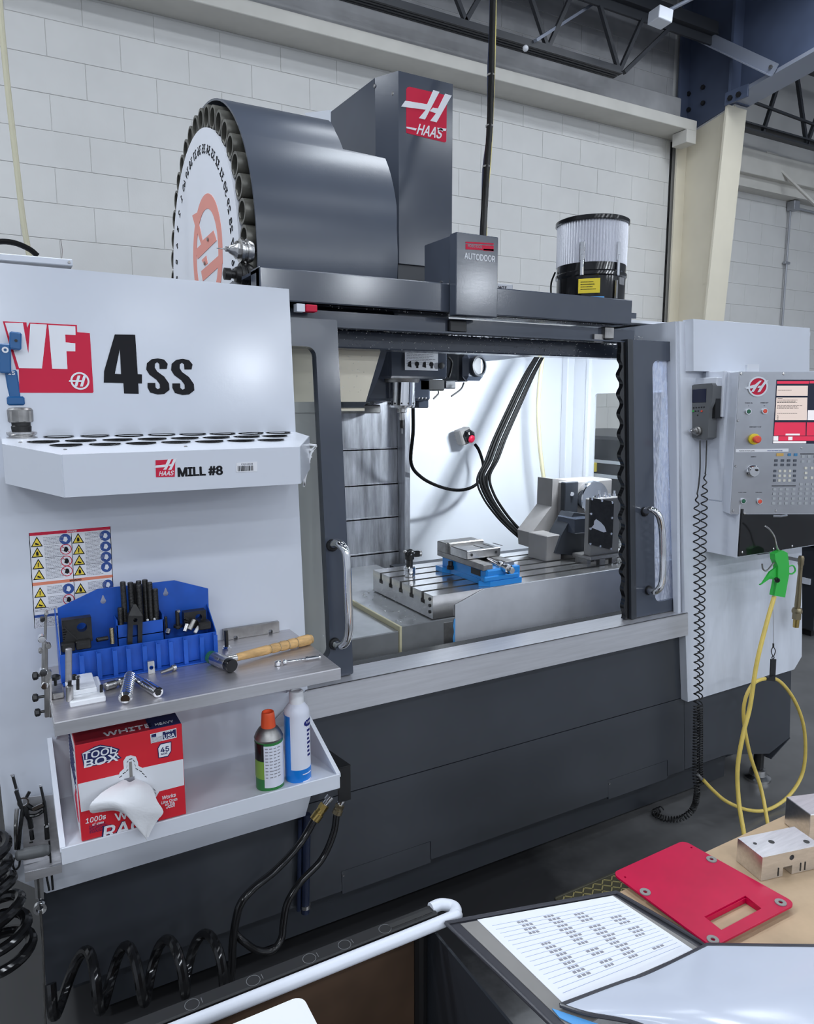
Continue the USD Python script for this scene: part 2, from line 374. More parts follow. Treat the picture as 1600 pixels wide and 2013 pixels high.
# =====================================================================================================  THE ROOM
WY = 5.0
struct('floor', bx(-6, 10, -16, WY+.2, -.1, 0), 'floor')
wb = struct('wall_back', bx(-6, 10, WY, WY+.2, 0, 5.4), 'joint')
def seen(x, z):
    q = CAM@(V(x, WY, z)-EYE); return -5 < FPX*q[0]/q[2]+800 < 1605 and -5 < FPX*q[1]/q[2]+1006 < 2013
def block(x0, x1, z0, z1, m='wall_paint', y=WY):
    if not (seen(x0, z0) or seen(x1, z1) or seen(x0, z1) or seen(x1, z0)): return
    e = rng.uniform(0, .0012)
    return obj('block', bx(x0+.0011, x1-.0011, y-.003-e, y+.05, z0+.0016, z1-.0016, .0018), m, wb, smooth=False)
ROW = .203; BL = .406; row0 = 1.512
zr = row0; i = 0
while zr < 3.85:
    off = .40-(BL/2 if i % 2 else 0)-BL*2
    x = off
    while x < 9.2:
        a, b = max(x, -.02 if x < 0 else x), x+BL
        z1 = min(zr+ROW, 3.9)
        if b > 0 and not (a > 5.5 and b < 5.85):
            if a < 5.53 < b: b = 5.53
            if a < 5.82 < b: a = 5.82
            if b-a > .04 and b < 9.2: block(a, b, zr, z1)
        x += BL
    zr += ROW; i += 1
for r_ in range(1, 5):                      # lower courses that show through the mill's side window
    for c_ in range(3): a = 4.28+c_*BL+(BL/2 if r_ % 2 else 0); block(a, min(a+BL, 5.53), row0-r_*ROW, row0-r_*ROW+ROW)
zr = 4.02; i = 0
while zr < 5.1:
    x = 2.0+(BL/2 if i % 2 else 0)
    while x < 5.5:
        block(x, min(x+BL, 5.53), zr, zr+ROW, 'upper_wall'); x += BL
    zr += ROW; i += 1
struct('ceiling', [bx(-6, 10, -16, WY+.2, 5.3, 5.4)]+[bx(x, x+.06, -2, WY, 5.26, 5.302) for x in np.arange(-1, 9, .2)], 'deck')
struct('wall_left', bx(-6.2, -6, -16, WY, 0, 5.4), 'hall')
struct('wall_right', bx(10, 10.2, -16, WY, 0, 5.4), 'hall')
struct('wall_front', bx(-6, 10, -16.2, -16, 0, 5.4), 'hall')
# bond beam ledge along the wall, bracket at its end
struct('trim_1', [bx(-1, 5.56, 4.735, WY-.001, 3.912, 4.0, .004)], 'cream_trim')
struct('trim_2', [bx(5.82, 9, 4.80, WY-.001, 3.70, 3.92, .004), bx(5.82, 9, 4.86, WY-.001, 3.60, 3.70)], 'cream_trim')
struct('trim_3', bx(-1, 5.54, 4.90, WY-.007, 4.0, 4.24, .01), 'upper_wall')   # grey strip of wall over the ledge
obj('ledge_bracket', [bx(5.42, 5.54, 4.72, 4.88, 3.80, 3.908, .003)], 'cream_trim', cat='bracket', label='small cream sheet bracket under the end of the ledge, against the column')
obj('expansion_joint', bx(5.535, 5.55, WY-.012, WY+.001, .0, 3.9), 'black', cat='joint', label='black vertical joint between the block wall and the cream column')

# tapered steel frame: cream column below, navy knee and rafter above
XL, XR = 5.55, 5.80; XW = 5.675
col = thing('frame_column', 'tapered cream steel column standing against the block wall', 'column', (XW, 4.7, 0))
yF = lambda z: 4.423+(4.529-4.423)*(4.03-z)/(4.03-2.229)
obj('flange', ext([(yF(0), 0), (yF(0)+.02, 0), (yF(4.03)+.02, 4.03), (yF(4.03), 4.03)], XL, XR, fX), 'cream', col)
obj('flange', bx(XL, XR, 4.93, 4.95, 0, 3.95), 'cream', col)
obj('web', ext([(yF(0)+.018, 0), (4.932, 0), (4.932, 3.95), (yF(4.0)+.018, 4.05)], XW-.006, XW+.006, fX), 'cream', col)
knee = thing('frame_rafter', 'dark navy steel knee and rafter of the roof frame above the cream column', 'rafter', (XW, 4.6, 4.05))
obj('web', ext([(4.96, 3.97), (yF(4.05)+.018, 4.07), (4.40, 4.35), (0.5, 5.1), (0.5, 5.29), (4.96, 5.29)], XW-.006, XW+.006, fX), 'navy', knee)
obj('flange', bx(XL, XR, 4.94, 4.96, 3.97, 5.28), 'navy', knee)
obj('flange', bx(XL, XR, 4.40, 4.425, 4.05, 5.2), 'navy', knee)
obj('flange', ext([(4.42, 4.055), (4.42, 4.085), (0.4, 4.60), (0.4, 4.57)], XL-.01, XR+.01, fX), 'purlin', knee, label='bottom flange of the rafter, colour lightened to look lit from below')  # light on the underside put into the colour, paler than the navy web
obj('web', ext([(4.41, 4.08), (0.45, 4.6), (0.45, 5.2), (4.41, 5.2)], XW-.007, XW+.007, fX), 'navy', knee)
obj('end_plate', bx(XL-.02, XL-.004, 4.22, 4.44, 4.02, 4.12, .002), 'navy', knee)
for (y, z) in ((4.30, 4.06), (4.38, 4.06)): obj('bolt', hexbar((XL-.02, y, z), (-1, 0, 0), .022, .018), 'black', knee)
for p in ((1355, 185), (1383, 172), (1355, 216), (1383, 203)):
    q = aX(p, XW-.006); obj('bolt', hexbar(q, (-1, 0, 0), .02, .02), 'black', knee)
# open web joist in front of the wall
JY = 4.6
tr = thing('roof_truss', 'black open web roof joist running along the wall above the ledge', 'truss', (3.6, JY, 4.1))
jx0, jx1 = 1.0, 4.47
for dy in (-.03, .03):
    obj('bottom_chord', [bx(jx0, jx1, JY+dy-.024, JY+dy+.024, 4.10, 4.107), bx(jx0, jx1, JY+dy-.003, JY+dy+.003, 4.10, 4.16)], 'joist', tr)
obj('top_chord', [bx(jx0, 5.54, JY-.06, JY-.006, 4.62, 4.63), bx(jx0, 5.54, JY+.006, JY+.06, 4.62, 4.63), bx(jx0, 5.54, JY-.01, JY+.01, 4.55, 4.63), bx(jx0, 5.54, JY-.05, JY+.05, 4.63, 4.72)], 'joist', tr)
for pb, pt in (((913, 37), (899, 0)), ((918, 37), (939, 0)), ((1073, 86), (1045, 0)), ((1080, 88), (1119, 0)), ((1214, 132), (1184, 28)), ((1221, 132), (1255, 55)), ((1230, 139), (1299, 72))):
    a, b = aY(pb, JY), aY(pt, JY); d = (b-a)/max(1e-6, (b-a)[2]); b = a+d*(4.56-a[2]); a = a+d*(4.14-a[2])
    obj('web_member', bar(a, b, .03, .03, up=(0, 1, 0)), 'joist', tr)
a = aY((1052, 80), JY-.05); b = aZ((1190, -8), 4.75)
obj('bridging_brace', bar(a, b, .03, .02), 'purlin', cat='brace', label='grey diagonal bridging brace rising from the joist toward the camera')
obj('conduit_cap', sph(aY((1033, 95), JY-.09), .022, 1), 'decal_white', cat='cap', label='small white ball shaped cap on the lower chord of the joist')
# purlins under the roof deck
for j, (yy, zz, x1) in enumerate(((4.02, 4.93, 5.50), (3.45, 5.0, 5.5), (2.9, 5.06, 5.5))):
    obj('purlin', [bx(-2, x1, yy-.07, yy, zz-.004, zz+.004), bx(-2, x1, yy-.004, yy+.004, zz, zz+.2), bx(-2, x1, yy, yy+.07, zz+.196, zz+.204)], 'purlin',
        cat='purlin', label=('grey roof purlin nearest the block wall, ending at the rafter', 'grey roof purlin in the middle of the three, ending at the rafter', 'grey roof purlin farthest from the block wall, at the top edge')[j])
a = aX((1375, 68), XL-.03); b = aX((1524, 138), XL-.03)
fb = thing('flange_brace', 'pale folded steel brace sloping down to the rafter flange', 'brace', a)
n = V(-1, 0, 0); d = (b-a)/np.linalg.norm(b-a); s = np.cross(d, n)
obj('leg', obb((a+b)/2, d, n, s, np.linalg.norm(b-a)/2, .004, .045), 'purlin', fb)
obj('leg', obb((a+b)/2+n*.03+s*.043, d, n, s, np.linalg.norm(b-a)/2, .03, .004), 'purlin', fb)
for p in ((1388, 76), (1516, 132)): obj('bolt', hexbar(aX(p, XL-.035), (-1, 0, 0), .016, .014), 'steel_dull', fb)
jb = aY((1298, 34), 4.2)
jbx = thing('junction_box', 'white steel junction box hung under the roof purlins', 'junction box', jb)
obj('body', obb(jb, (.9, -.1, -.1), (.1, 1, 0), (.1, 0, 1), .065, .06, .045, .004), 'white_plain', jbx)
obj('conduit', cyl(jb+V(.02, 0, .03), jb+V(.28, -.35, .16), .014, 10), 'purlin', jbx)
# the right hand bay: joist, conduit, box, sprinkler strut
t2 = thing('roof_truss', 'dark open web joist of the next bay, right of the column', 'truss', (7, 4.6, 3.9))
for dz in (0, .05): obj('bottom_chord', bx(5.83, 9, 4.55, 4.62, 3.95+dz, 3.965+dz), 'joist', t2)
obj('top_chord', bx(5.83, 9, 4.55, 4.62, 4.60, 4.66), 'joist', t2)
for xa, xb in ((6.9, 6.65), (6.9, 7.2), (7.6, 7.4), (6.25, 6.5)): obj('web_member', bar((xa, 4.585, 3.97), (xb, 4.585, 4.62), .03, .03, up=(0, 1, 0)), 'joist', t2)
obj('web_member', bar((6.0, 4.56, 4.19), (7.8, 4.56, 4.12), .02, .02, up=(0, 1, 0)), 'joist', t2)
wc = thing('wall_conduit', 'grey electrical conduit with a square box on the right hand block wall', 'conduit', aY((1545, 500), 4.96))
cb = aY((1560, 405), 4.94)
obj('box', bx(cb[0]-.045, cb[0]+.045, 4.90, 4.985, cb[2]-.045, cb[2]+.045, .004), 'conduit', wc)
q = aY((1541, 640), 4.96); obj('conduit', cyl((cb[0]-.012, 4.965, cb[2]-.03), (cb[0]-.012, 4.965, 1.2), .011, 10), 'conduit', wc)
obj('conduit', cyl((cb[0]+.03, 4.965, cb[2]-.005), (9, 4.965, cb[2]-.03), .011, 10), 'conduit', wc)
q = aY((1553, 518), 4.965); obj('clamp', bx(cb[0]-.05, cb[0]+.03, 4.95, 4.985, q[2]-.012, q[2]+.012, .003), 'conduit', wc)
obj('wall_strut', [bar(aY((1503, 305), 4.9), aY((1605, 405), 4.62), .03, .02), bx(*(lambda c: (c[0]-.09, c[0]+.09, 4.9, 4.985, c[2]-.02, c[2]+.02))(aY((1510, 308), 4.95)))], 'cream_trim', cat='strut', label='slanting cream strut on a wall plate at the right picture edge')

# cables that drop from the roof
P0 = lambda p, y: aY(p, y)
cd = thing('cable_drop', 'bundle of black and yellow cables hanging from the roof to the grey drive box', 'cable', aY((955, 455), 2.05))
ys = np.r_[np.linspace(2.3, 1.99, 6), 1.90]
cpx = [(971, -60), (968, 60), (966, 150), (963, 250), (957, 330), (953, 400), (950, 468)]
for dx, r, mm, dy in ((-2, .008, 'cable_black', -.004), (2, .0075, 'cable_black', -.006), (-7, .003, 'hose_navy', .004), (6, .0032, 'cable_yellow', .004), (0, .005, 'cable_black', -.012)):
    wob = [dx*(.5+.5*abs(math.sin(i*1.3+dx))) for i in range(7)]
    obj('cable', tube(spline([P0((p[0]+wob[i], p[1]), ys[i]+dy) for i, p in enumerate(cpx)], 6), r, 7), mm, cd)
for i in (2, 3, 4): obj('cable_tie', cyl(P0((cpx[i][0]-1, cpx[i][1]-2), ys[i])-V(0, 0, .003), P0((cpx[i][0]-1, cpx[i][1]-2), ys[i])+V(0, 0, .003), .013, 10), 'cast_grey', cd)
obj('hanging_air_line', tube(spline([aY(p, 2.6) for p in ((-4, -40), (4, 60), (16, 180), (32, 320), (45, 430), (58, 505))], 6), .0085, 8), 'rope_cream', cat='air line', label='cream air line hanging down the block wall at the left picture edge')

# =====================================================================================================  THE MILL
mill = thing('milling_machine', 'grey and white vertical machining centre with its sliding doors open', 'milling machine', (1.4, 2.4, 0))
def fpoly(pts, o=0.0): return xz(pts, lambda p: aF(p, o))
def part(name, mesh, m, **k): return obj(name, mesh, m, mill, **k)
# left white front panel (corner cut at the lower left, chamfer at the lower right)
TL = aF((568, 568)); 
zt = aF((568, 568))[2]; xr_t = aF((568, 568))[0]; xr_b = aF((612, 1560))[0]
pl = [(-.075, zt+.012), (xr_t, zt), (aF((600, 1250))[0], aF((600, 1250))[2]), (aF((613, 1558))[0], aF((613, 1558))[2]), (aF((600, 1604))[0], aF((600, 1604))[2]), (aF((92, 1756))[0], aF((92, 1756))[2]), (aF((20, 1724))[0], aF((20, 1724))[2])]
pl[0] = (-.075, aF((0, 519))[2]+.004)
lp = part('left_panel', ext(pl, 0, .04, fF), 'white_paint', label='white sheet metal front panel left of the doors')
# red VF block, model lettering
def decal(name, pts, m, parent, o=-.0015, t=.0012, holes=(), smooth=False):
    pg = Polygon(fpoly(pts), [fpoly(h) for h in holes]); return obj(name, ext(pg, o, o+t, fF), m, parent, smooth=smooth)
Z = lambda s: [(x/4., 620+y/4.) for x, y in s]
decal('red_square', Z([(22, 47), (208, 55), (213, 100), (232, 57), (604, 76), (606, 132), (706, 140), (735, 600), (728, 610), (152, 608), (148, 425), (128, 425)]), 'red', lp, -.0008, .0008)
for s in ([(38, 57), (180, 60), (222, 300), (238, 66), (368, 72), (330, 418), (150, 416)], [(380, 76), (592, 86), (594, 155), (512, 152), (516, 212), (592, 220), (592, 284), (522, 282), (530, 422), (410, 420)]):
    decal('lettering', Z(s), 'decal_white', lp)
four = Z([(902, 150), (1062, 153), (1082, 462), (1115, 465), (1115, 535), (1086, 535), (1090, 616), (976, 614), (970, 532), (816, 528), (818, 440)])
decal('lettering', four, 'print_black', lp, holes=[Z([(942, 262), (902, 460), (952, 462)])])
def ess(dx, dy, k=1.0):
    c = [(1500, 425), (1445, 425), (1442, 385), (1425, 372), (1408, 384), (1406, 415), (1425, 445), (1480, 485), (1518, 540), (1522, 590), (1480, 622), (1430, 626), (1370, 610), (1350, 570), (1350, 535), (1410, 535), (1412, 570), (1430, 585), (1448, 575), (1446, 545), (1420, 510), (1365, 470), (1340, 430), (1345, 380), (1380, 350), (1430, 342), (1480, 352), (1508, 385)]
    return Z([(x+dx, y+dy) for x, y in c])
decal('lettering', ess(5, 0), 'print_black', lp); decal('lettering', ess(-190, -4), 'print_black', lp)
def round_mark(name, c, r, parent, m, o=-.0026, fr=None):
    """H mark in a ring; c in (x,z), r radius"""
    ring = Point(0, 0).buffer(1).difference(Point(0, 0).buffer(.80))
    sl = lambda x0, x1, y0, y1, k=.35: Polygon([(x0+k*y0, y0), (x1+k*y0, y0), (x1+k*y1, y1), (x0+k*y1, y1)])
    h = unary_union([ring, sl(-.42, -.12, -.62, .62), sl(.18, .48, -.62, .62), sl(-1.15, .3, -.1, .08, .35)])
    h = affinity.translate(affinity.scale(h, r, r, origin=(0, 0)), *c)
    return h
q = aF((157, 749)); obj('round_mark', ext(round_mark('', (q[0], q[2]), .0195, None, None), -.0026, -.0014, fF), 'decal_white', lp, smooth=False)

# dark base below: upper and lower front plates with a seam, foot flaps, chamfered right end
zs = lambda x: aF((1361, 1387))[2]
sillT = .797; seam = aF((1180, 1428))[2]; bot = .187
bo = .03
xbR = aF((1556, 1395), bo)[0]
part('front_plate', ext([(-.0, seam+.002), (xbR, seam+.002), (xbR, .76), (-.0, .76)], bo, bo+.03, fF), 'base_paint', label='upper dark front plate')
c1 = aF((1553, 1450), bo); c2 = aF((1513, 1482), bo)
hx = []
def notch(px0, px1): # loose foot covers cut in the lower edge
    a, b = aF(px0, bo), aF(px1, bo); return sbox(a[0], bot-.01, b[0], (a[2]+b[2])/2), sbox(a[0]+.0016, bot-.01, b[0]-.0016, (a[2]+b[2])/2-.0016)
n1 = notch((671, 1712), (847, 1656)); n2 = notch((1196, 1533), (1313, 1496))
seamx = aF((1346, 1470), bo)[0]
low = Polygon([(0, bot), (seamx, bot), (seamx, seam-.002), (0, seam-.002)]).difference(n1[0]).difference(n2[0])
part('front_plate', ext(low, bo+.002, bo+.03, fF), 'base_paint', label='lower dark front plate')
part('front_plate', ext([(seamx+.002, bot+.002), (seamx+.24, bot+.002), (c2[0], c2[2]), (c1[0], c1[2]), (xbR, seam-.002), (seamx+.002, seam-.002)], bo+.002, bo+.03, fF), 'base_paint', label='dark front plate at the right end with a cut corner')
for nn in (n1, n2):
    f_ = part('foot_cover', ext(nn[1], bo+.003, bo+.03, fF), 'base_paint')
    b_ = nn[1].bounds; obj('screw', cyl((b_[0]+.004, F(b_[3]-.01)+bo+.003, b_[3]-.012), (b_[0]+.004, F(b_[3]-.01)+bo-.001, b_[3]-.012), .003, 8), 'steel', f_)
part('base_casting', [bx(.06, 2.62, 1.86, 3.3, .08, .62), bx(.12, 2.5, 1.82, 3.2, .03, .12)], 'dark_paint', label='dark cast base behind the front plates')
part('chamfer_plate', slab([(c1[0], F(c1[2])+bo, c1[2]), (c2[0], F(c2[2])+bo, c2[2]), (c2[0]-.04, 3.2, c2[2]), (c1[0], 3.2, c1[2])], (.5, 0, -1), .004), 'base_paint')
part('end_plate', bx(xbR-.02, xbR, F(.6)+bo+.02, 3.3, c1[2], .76), 'base_paint')
# stainless sill
sx0, sx1 = .66, aF((1346, 1205))[0]+.01
part('door_sill', [ext([(sx0, .715), (sx1, .715), (sx1, .797), (sx0, .797)], -.006, -.002, fF), ext([(sx0, .793), (sx1, .793), (sx1, .797), (sx0, .797)], -.006, .10, fF),
                   slab([(sx0-.12, F(.715)-.003, .715), (sx0, F(.715)-.003, .715), (sx0, F(.797)-.003, .797), (sx0-.02, F(.79)-.003, .79)], (0, -1, 0), .003)], 'stainless_front', label='bright stainless sill under the door opening')
part('sill_channel', [bx(.68, 2.10, 1.86, 1.90, .60, .79), bx(.68, 2.10, 1.86, 2.06, .56, .60)], 'black', label='dark chip channel behind the sill')
# right white front panel with header and mounting column
rp = [aF(p) for p in ((1335, 632), (1568, 648), (1576, 760))]
RX0 = aF((1346, 1205))[0]; RX1 = aF((1576, 1292))[0]
pr_ = [(2.105, 1.832), (2.80, 1.832), (RX1, .72), (RX1, aF((1578, 1290))[2]), (aF((1561, 1316))[0], aF((1561, 1316))[2]), (aF((1352, 1380))[0], aF((1352, 1380))[2]), (RX0, .80)]
part('right_panel', ext(pr_, 0, .03, fF), 'white_dirty', label='white front panel right of the doors, behind the control')
side = Polygon([(F(1.83)+.01, 1.832), (3.3, 1.832), (3.3, 1.75), (F(1.75)+.14, 1.762), (F(1.75)+.055, 1.765), (F(.79)+.03, .79), (F(.79)+.01, .79)])
part('side_return', ext(side, 2.098, 2.112, fX), 'white_paint', label='white return beside the door opening')
part('side_wall', bx(2.845, 2.86, 1.90, 2.55, .62, 1.83), 'inner_white')
part('panel_top', [bx(2.1, 2.9, 1.85, 2.9, 1.815, 1.83), bx(2.50, 2.86, 1.95, 2.4, 1.83, 1.865, .005)], 'white_plain')
hdr = [aF(p) for p in ((1349, 634), (1568, 648))]
part('header_box', [ext([(2.135, 1.66), (2.80, 1.66), (2.80, 1.838), (2.135, 1.838)], -.035, .01, fF)], 'white_paint', label='white header box above the control')
XB = 2.227
part('control_column', bx(XB, 2.42, 1.705, 1.84, 1.199, 1.66, .006), 'white_paint', label='white column that carries the control')
lb = part('control_box', ext([(F(1.02)+.02, 1.012), (1.628, 1.012), (1.628, 1.20), (F(1.2)+.02, 1.20)], XB, 2.95, fX), 'white_paint', label='white box under the control')
bf = obj('front_cover', bx(XB+.004, 2.95, 1.622, 1.6285, 1.016, 1.185, .001), 'gloss_black', lb, label='black front cover of the box under the control')
for x, z in ((XB+.02, 1.03), (2.42, 1.025), (2.53, 1.025), (XB+.02, 1.168)): obj('screw', lathe([(.005, 0), (.005, .002), (.002, .004)], (x, 1.6222, z), (0, -1, 0), 10), 'steel', lb)
part('cable_duct', bx(2.45, 2.56, 1.70, 1.78, .985, 1.012), 'black')

# roof channel across the front
RY = 1.84; rT = 1.892; rB = 1.811
a0, a1 = .60, 1.893
part('roof_channel', [bx(a0, a1, RY, RY+.03, rB, rT, .003), bx(a0, a1, RY+.02, RY+.5, rT-.012, rT-.004), bx(a0, a1, RY+.01, RY+.10, rB, rB+.006)], 'grey_paint', label='grey channel across the top of the enclosure')
yce = aX((493, 545), a0)[1]
part('channel_end', bx(a0, a0+.004, RY+.003, yce, rB, rT), 'grey_paint')
part('roof_sheet', bx(.63, 2.1, 2.02, 2.32, 1.86, 1.88), 'grey_paint')
tk0, tk1 = aY((800, 621), 1.88)[2], aY((800, 650), 1.88)[2]
part('door_track', [bx(.62, 1.95, 1.88, 1.90, tk1, tk0), bx(.62, 1.95, 1.862, 1.90, tk1-.003, tk1+.002), bx(.62, 1.95, 1.90, 2.03, tk0-.003, tk0)], 'grey_paint', label='recessed upper door track under the channel')
cr0, cr1 = aY((800, 689), 1.97)[2], aY((800, 655), 1.97)[2]
part('cross_rail', [bx(.66, 2.11, 1.97, 2.05, cr0, cr1, .004)], 'grey_paint', label='grey cross rail inside the top of the opening')
p_ = aY((898, 640), 1.875); part('track_bracket', bx(p_[0]-.03, p_[0]+.03, 1.865, 1.885, p_[2]-.02, p_[2]+.015, .003), 'black')
p_ = aY((1195, 655), 1.87); part('track_bracket', [bx(p_[0]-.02, p_[0]+.02, 1.86, 1.90, p_[2]-.02, p_[2]+.02, .003), bx(p_[0]-.06, p_[0]-.02, 1.87, 1.89, p_[2]-.03, p_[2]-.005)], 'steel_dull')
p_ = aY((601, 607), 1.845); lt = part('limit_switch', [bx(p_[0]-.028, p_[0]-.006, 1.835, 1.86, p_[2]-.009, p_[2]+.011)], 'white_plain')
obj('plug', bx(p_[0]-.004, p_[0]+.028, 1.832, 1.86, p_[2]-.008, p_[2]+.01, .002), 'red', lt)
# automatic door drive box
AY = 1.80
xa0, xa1, zA1 = aY((902, 455), AY)[0], aY((980, 463), AY)[0], aY((902, 456), AY)[2]
zA0 = aY((976, 624), AY)[2]; yA = aX((834, 472), xa0)[1]
ad = part('door_drive_box', [bx(xa0-.008, xa1, AY, AY+.035, zA0, zA1, .002), bx(xa0, xa1, AY+.02, yA, rT-.002, zA1-.001, .002)], 'grey_paint', label='grey box of the automatic door drive with red and white lettering')
def onAD(p): return aY(p, AY)
def adq(x0, y0, x1, y1): return [(q[0], q[2]) for q in (onAD((x0, y0)), onAD((x1, y0+(x1-x0)*.06)), onAD((x1, y1+(x1-x0)*.06)), onAD((x0, y1)))]
obj('red_band', [ext(adq(915, 475, 970, 478), AY-.001, AY, fY), ext(adq(915, 480, 970, 490), AY-.001, AY, fY), ext(adq(950, 489, 970, 493), AY-.001, AY, fY)], 'sign_red', ad, smooth=False)
q = onAD((915, 486)); obj('lettering', letters('ROBOTICS', .0075, onAD((933, 487)), (1, 0, 0), (0, 0, 1), (0, -1, 0), .0016, sx=.9), 'print_grey', ad, smooth=False)
q = onAD((943, 512)); obj('lettering', letters('AUTODOOR', .0165, q, (1, 0, 0), (0, 0, 1), (0, -1, 0), .001, sx=.82), 'decal_white', ad, smooth=False)
for p in ((868, 555), (886, 553)): obj('screw', cyl(aX(p, xa0), aX(p, xa0)-V(.004, 0, 0), .005, 8), 'steel', ad)
hb = aY((994, 566), 2.1)
hot = thing('notice_plate', 'small grey plate lettered HOT standing on the roof channel beside the door drive box', 'sign', (hb[0], 2.1, 1.88))
obj('plate', bx(hb[0]-.06, hb[0]+.025, 2.09, 2.13, 1.879, hb[2]+.012, .003), 'conduit', hot)
obj('lettering', letters('HOT', .012, aY((988, 570), 2.09), (1, 0, 0), (0, 0, 1), (0, -1, 0), .001), 'print_black', hot, smooth=False)

# ---- tool changer drum and cover (axis along x)
CY, CZ, CR = 2.505, 1.975, .515
DX = .655
th_key = [-58, 9, 18, 30, 38, 38.4, 39, 50, 66, 80, 95, 120, 180, 250]; x_key = [1.075, 1.077, 1.087, 1.092, 1.094, 1.05, .955, .962, .992, 1.05, 1.09, 1.1, 1.1, 1.1]
ths = sorted(set(list(np.arange(-58, 239, 4.0))+[37.9, 38.4, 39.0]))
vo, vi = [], []
for t in ths:
    xe = float(np.interp(t, th_key, x_key)); c, s_ = math.cos(math.radians(t)), math.sin(math.radians(t))
    for r, lst in ((CR, vo), (CR-.006, vi)): lst += [(DX-.01, CY-r*c, CZ+r*s_), (xe, CY-r*c, CZ+r*s_)]
n_ = len(vo); vv = np.array(vo+vi); ff = []
for i in range(len(ths)-1):
    a, b, c, d = 2*i, 2*i+1, 2*i+3, 2*i+2
    ff += [(a, b, c), (a, c, d), (n_+a, n_+c, n_+b), (n_+a, n_+d, n_+c), (a, d, n_+d), (a, n_+d, n_+a), (b, n_+b, n_+c), (b, n_+c, c)]
dm = trimesh.Trimesh(vv, ff, process=False)
if dm.volume < 0: dm.invert()
part('drum_cover', dm, 'grey_soft', smooth=40, label='curved grey sheet cover of the tool changer drum')
tc = part('tool_carousel', lathe([(.40, 0), (.405, .004), (.405, .05), (.30, .06)], (DX+.055, CY, CZ), (-1, 0, 0), 72) if False else cyl((DX+.03, CY, CZ), (DX-.035, CY, CZ), .432, 80), 'disc_white', label='white numbered disc of the tool changer')
PR = .462
for i in range(40):
    t = math.radians(i*9+3.2); c, s_ = math.cos(t), math.sin(t); o = V(DX-.03, CY-PR*c, CZ+PR*s_)
    if s_ < -.62: continue
    m_ = [ringm(o, (1, 0, 0), .027, .0345, .075, 20), cyl(o+V(.045, 0, 0), o+V(.07, 0, 0), .03, 14)]
    rad = V(0, -c, s_); tan = V(0, s_, c)
    m_.append(obb(o-rad*.036+V(.03, 0, 0), (1, 0, 0), rad, tan, .03, .012, .012, .003))
    obj('tool_pocket', m_, 'pocket', tc)
    no = V(DX-.0355, CY-.372*c, CZ+.372*s_)
    obj('number', letters(str((i+26) % 40+1), .026, no-rad*.013, tan, rad, (-1, 0, 0), .001, False), 'print_black', tc, smooth=False)
# two tools sitting in pockets of the disc
for py, tip, lab, mm in ((494, 426, 'steel collet holder with a long thin tool in the numbered disc, the upper of two', 'steel'), (542, 438, 'black stubby tool holder in the numbered disc, the lower of two', 'black_oxide')):
    o = aX((488, py), DX-.03); tx = aY((tip, py-2), o[1])[0]; L_ = o[0]-tx
    t = thing('tool_holder', lab, 'tool holder', o)
    obj('flange', [lathe([(.027, -.01), (.0315, .0), (.0315, .006), (.027, .009), (.027, .013), (.0315, .016), (.0315, .024)], o, (-1, 0, 0), 28)], mm, t)
    obj('nut', [lathe([(.022, .024), (.024, .028), (.024, .034), (.016, .040), (.010, .052), (.0075, .054)], o, (-1, 0, 0), 10)] if mm == 'steel' else [lathe([(.024, .024), (.020, .036), (.011, .038), (.011, .048), (.016, .050), (.016, .066), (.007, .069)], o, (-1, 0, 0), 20)], mm, t)
    obj('tool', [lathe([(.007, .05), (.007, L_*.72), (.0015, L_*.76), (.001, L_)], o, (-1, 0, 0), 12)] if mm == 'steel' else [lathe([(.002, .066), (.001, L_)], o, (-1, 0, 0), 10)], 'steel', t)
# ring mark on the disc, tilted as the drum is turned
mk = unary_union([affinity.scale(Point(0, 0).buffer(.19, 24), .82, 1).difference(affinity.scale(Point(0, 0).buffer(.155, 24), .80, 1)), ])
def onD(p): q = aX(p, DX-.0355); return (q[1], q[2])
Zc = lambda s: [(330+x/4.571, 170+y/4.571) for x, y in s]
cyd = np.mean([onD(p)[0] for p in Zc([(225, 1450), (490, 1450)])]); ro = (onD(Zc([(225, 1450)])[0])[0]-onD(Zc([(490, 1450)])[0])[0])/2; top = onD(Zc([(365, 940)])[0])[1]
cen = (cyd, top-ro*1.0)
ring = Point(*cen).buffer(ro, quad_segs=24).difference(Point(*cen).buffer(ro*.76, quad_segs=24)).difference(sbox(cen[0]-1, cen[1]-ro*2, cen[0]+1, cen[1]-ro*1.0))
strk = [Polygon([onD(p) for p in Zc(s)]) for s in ([(220, 1160), (258, 1135), (312, 1385), (410, 1295), (438, 1385), (268, 1552), (248, 1470), (300, 1418), (245, 1250)], [(300, 1660), (490, 1490), (492, 1590), (315, 1750)], [(305, 1560), (345, 1520), (358, 1590), (330, 1610)])]
obj('ring_mark', ext(unary_union([ring]+[s.buffer(0) for s in strk]), DX-.0362, DX-.0349, fX), 'orange_mark', tc, smooth=False)
for p in Zc([(366, 1375), (337, 1590)]): obj('screw', cyl(aX(p, DX-.035), aX(p, DX-.035)-V(.005, 0, 0), .006, 8), 'steel_dull', tc)

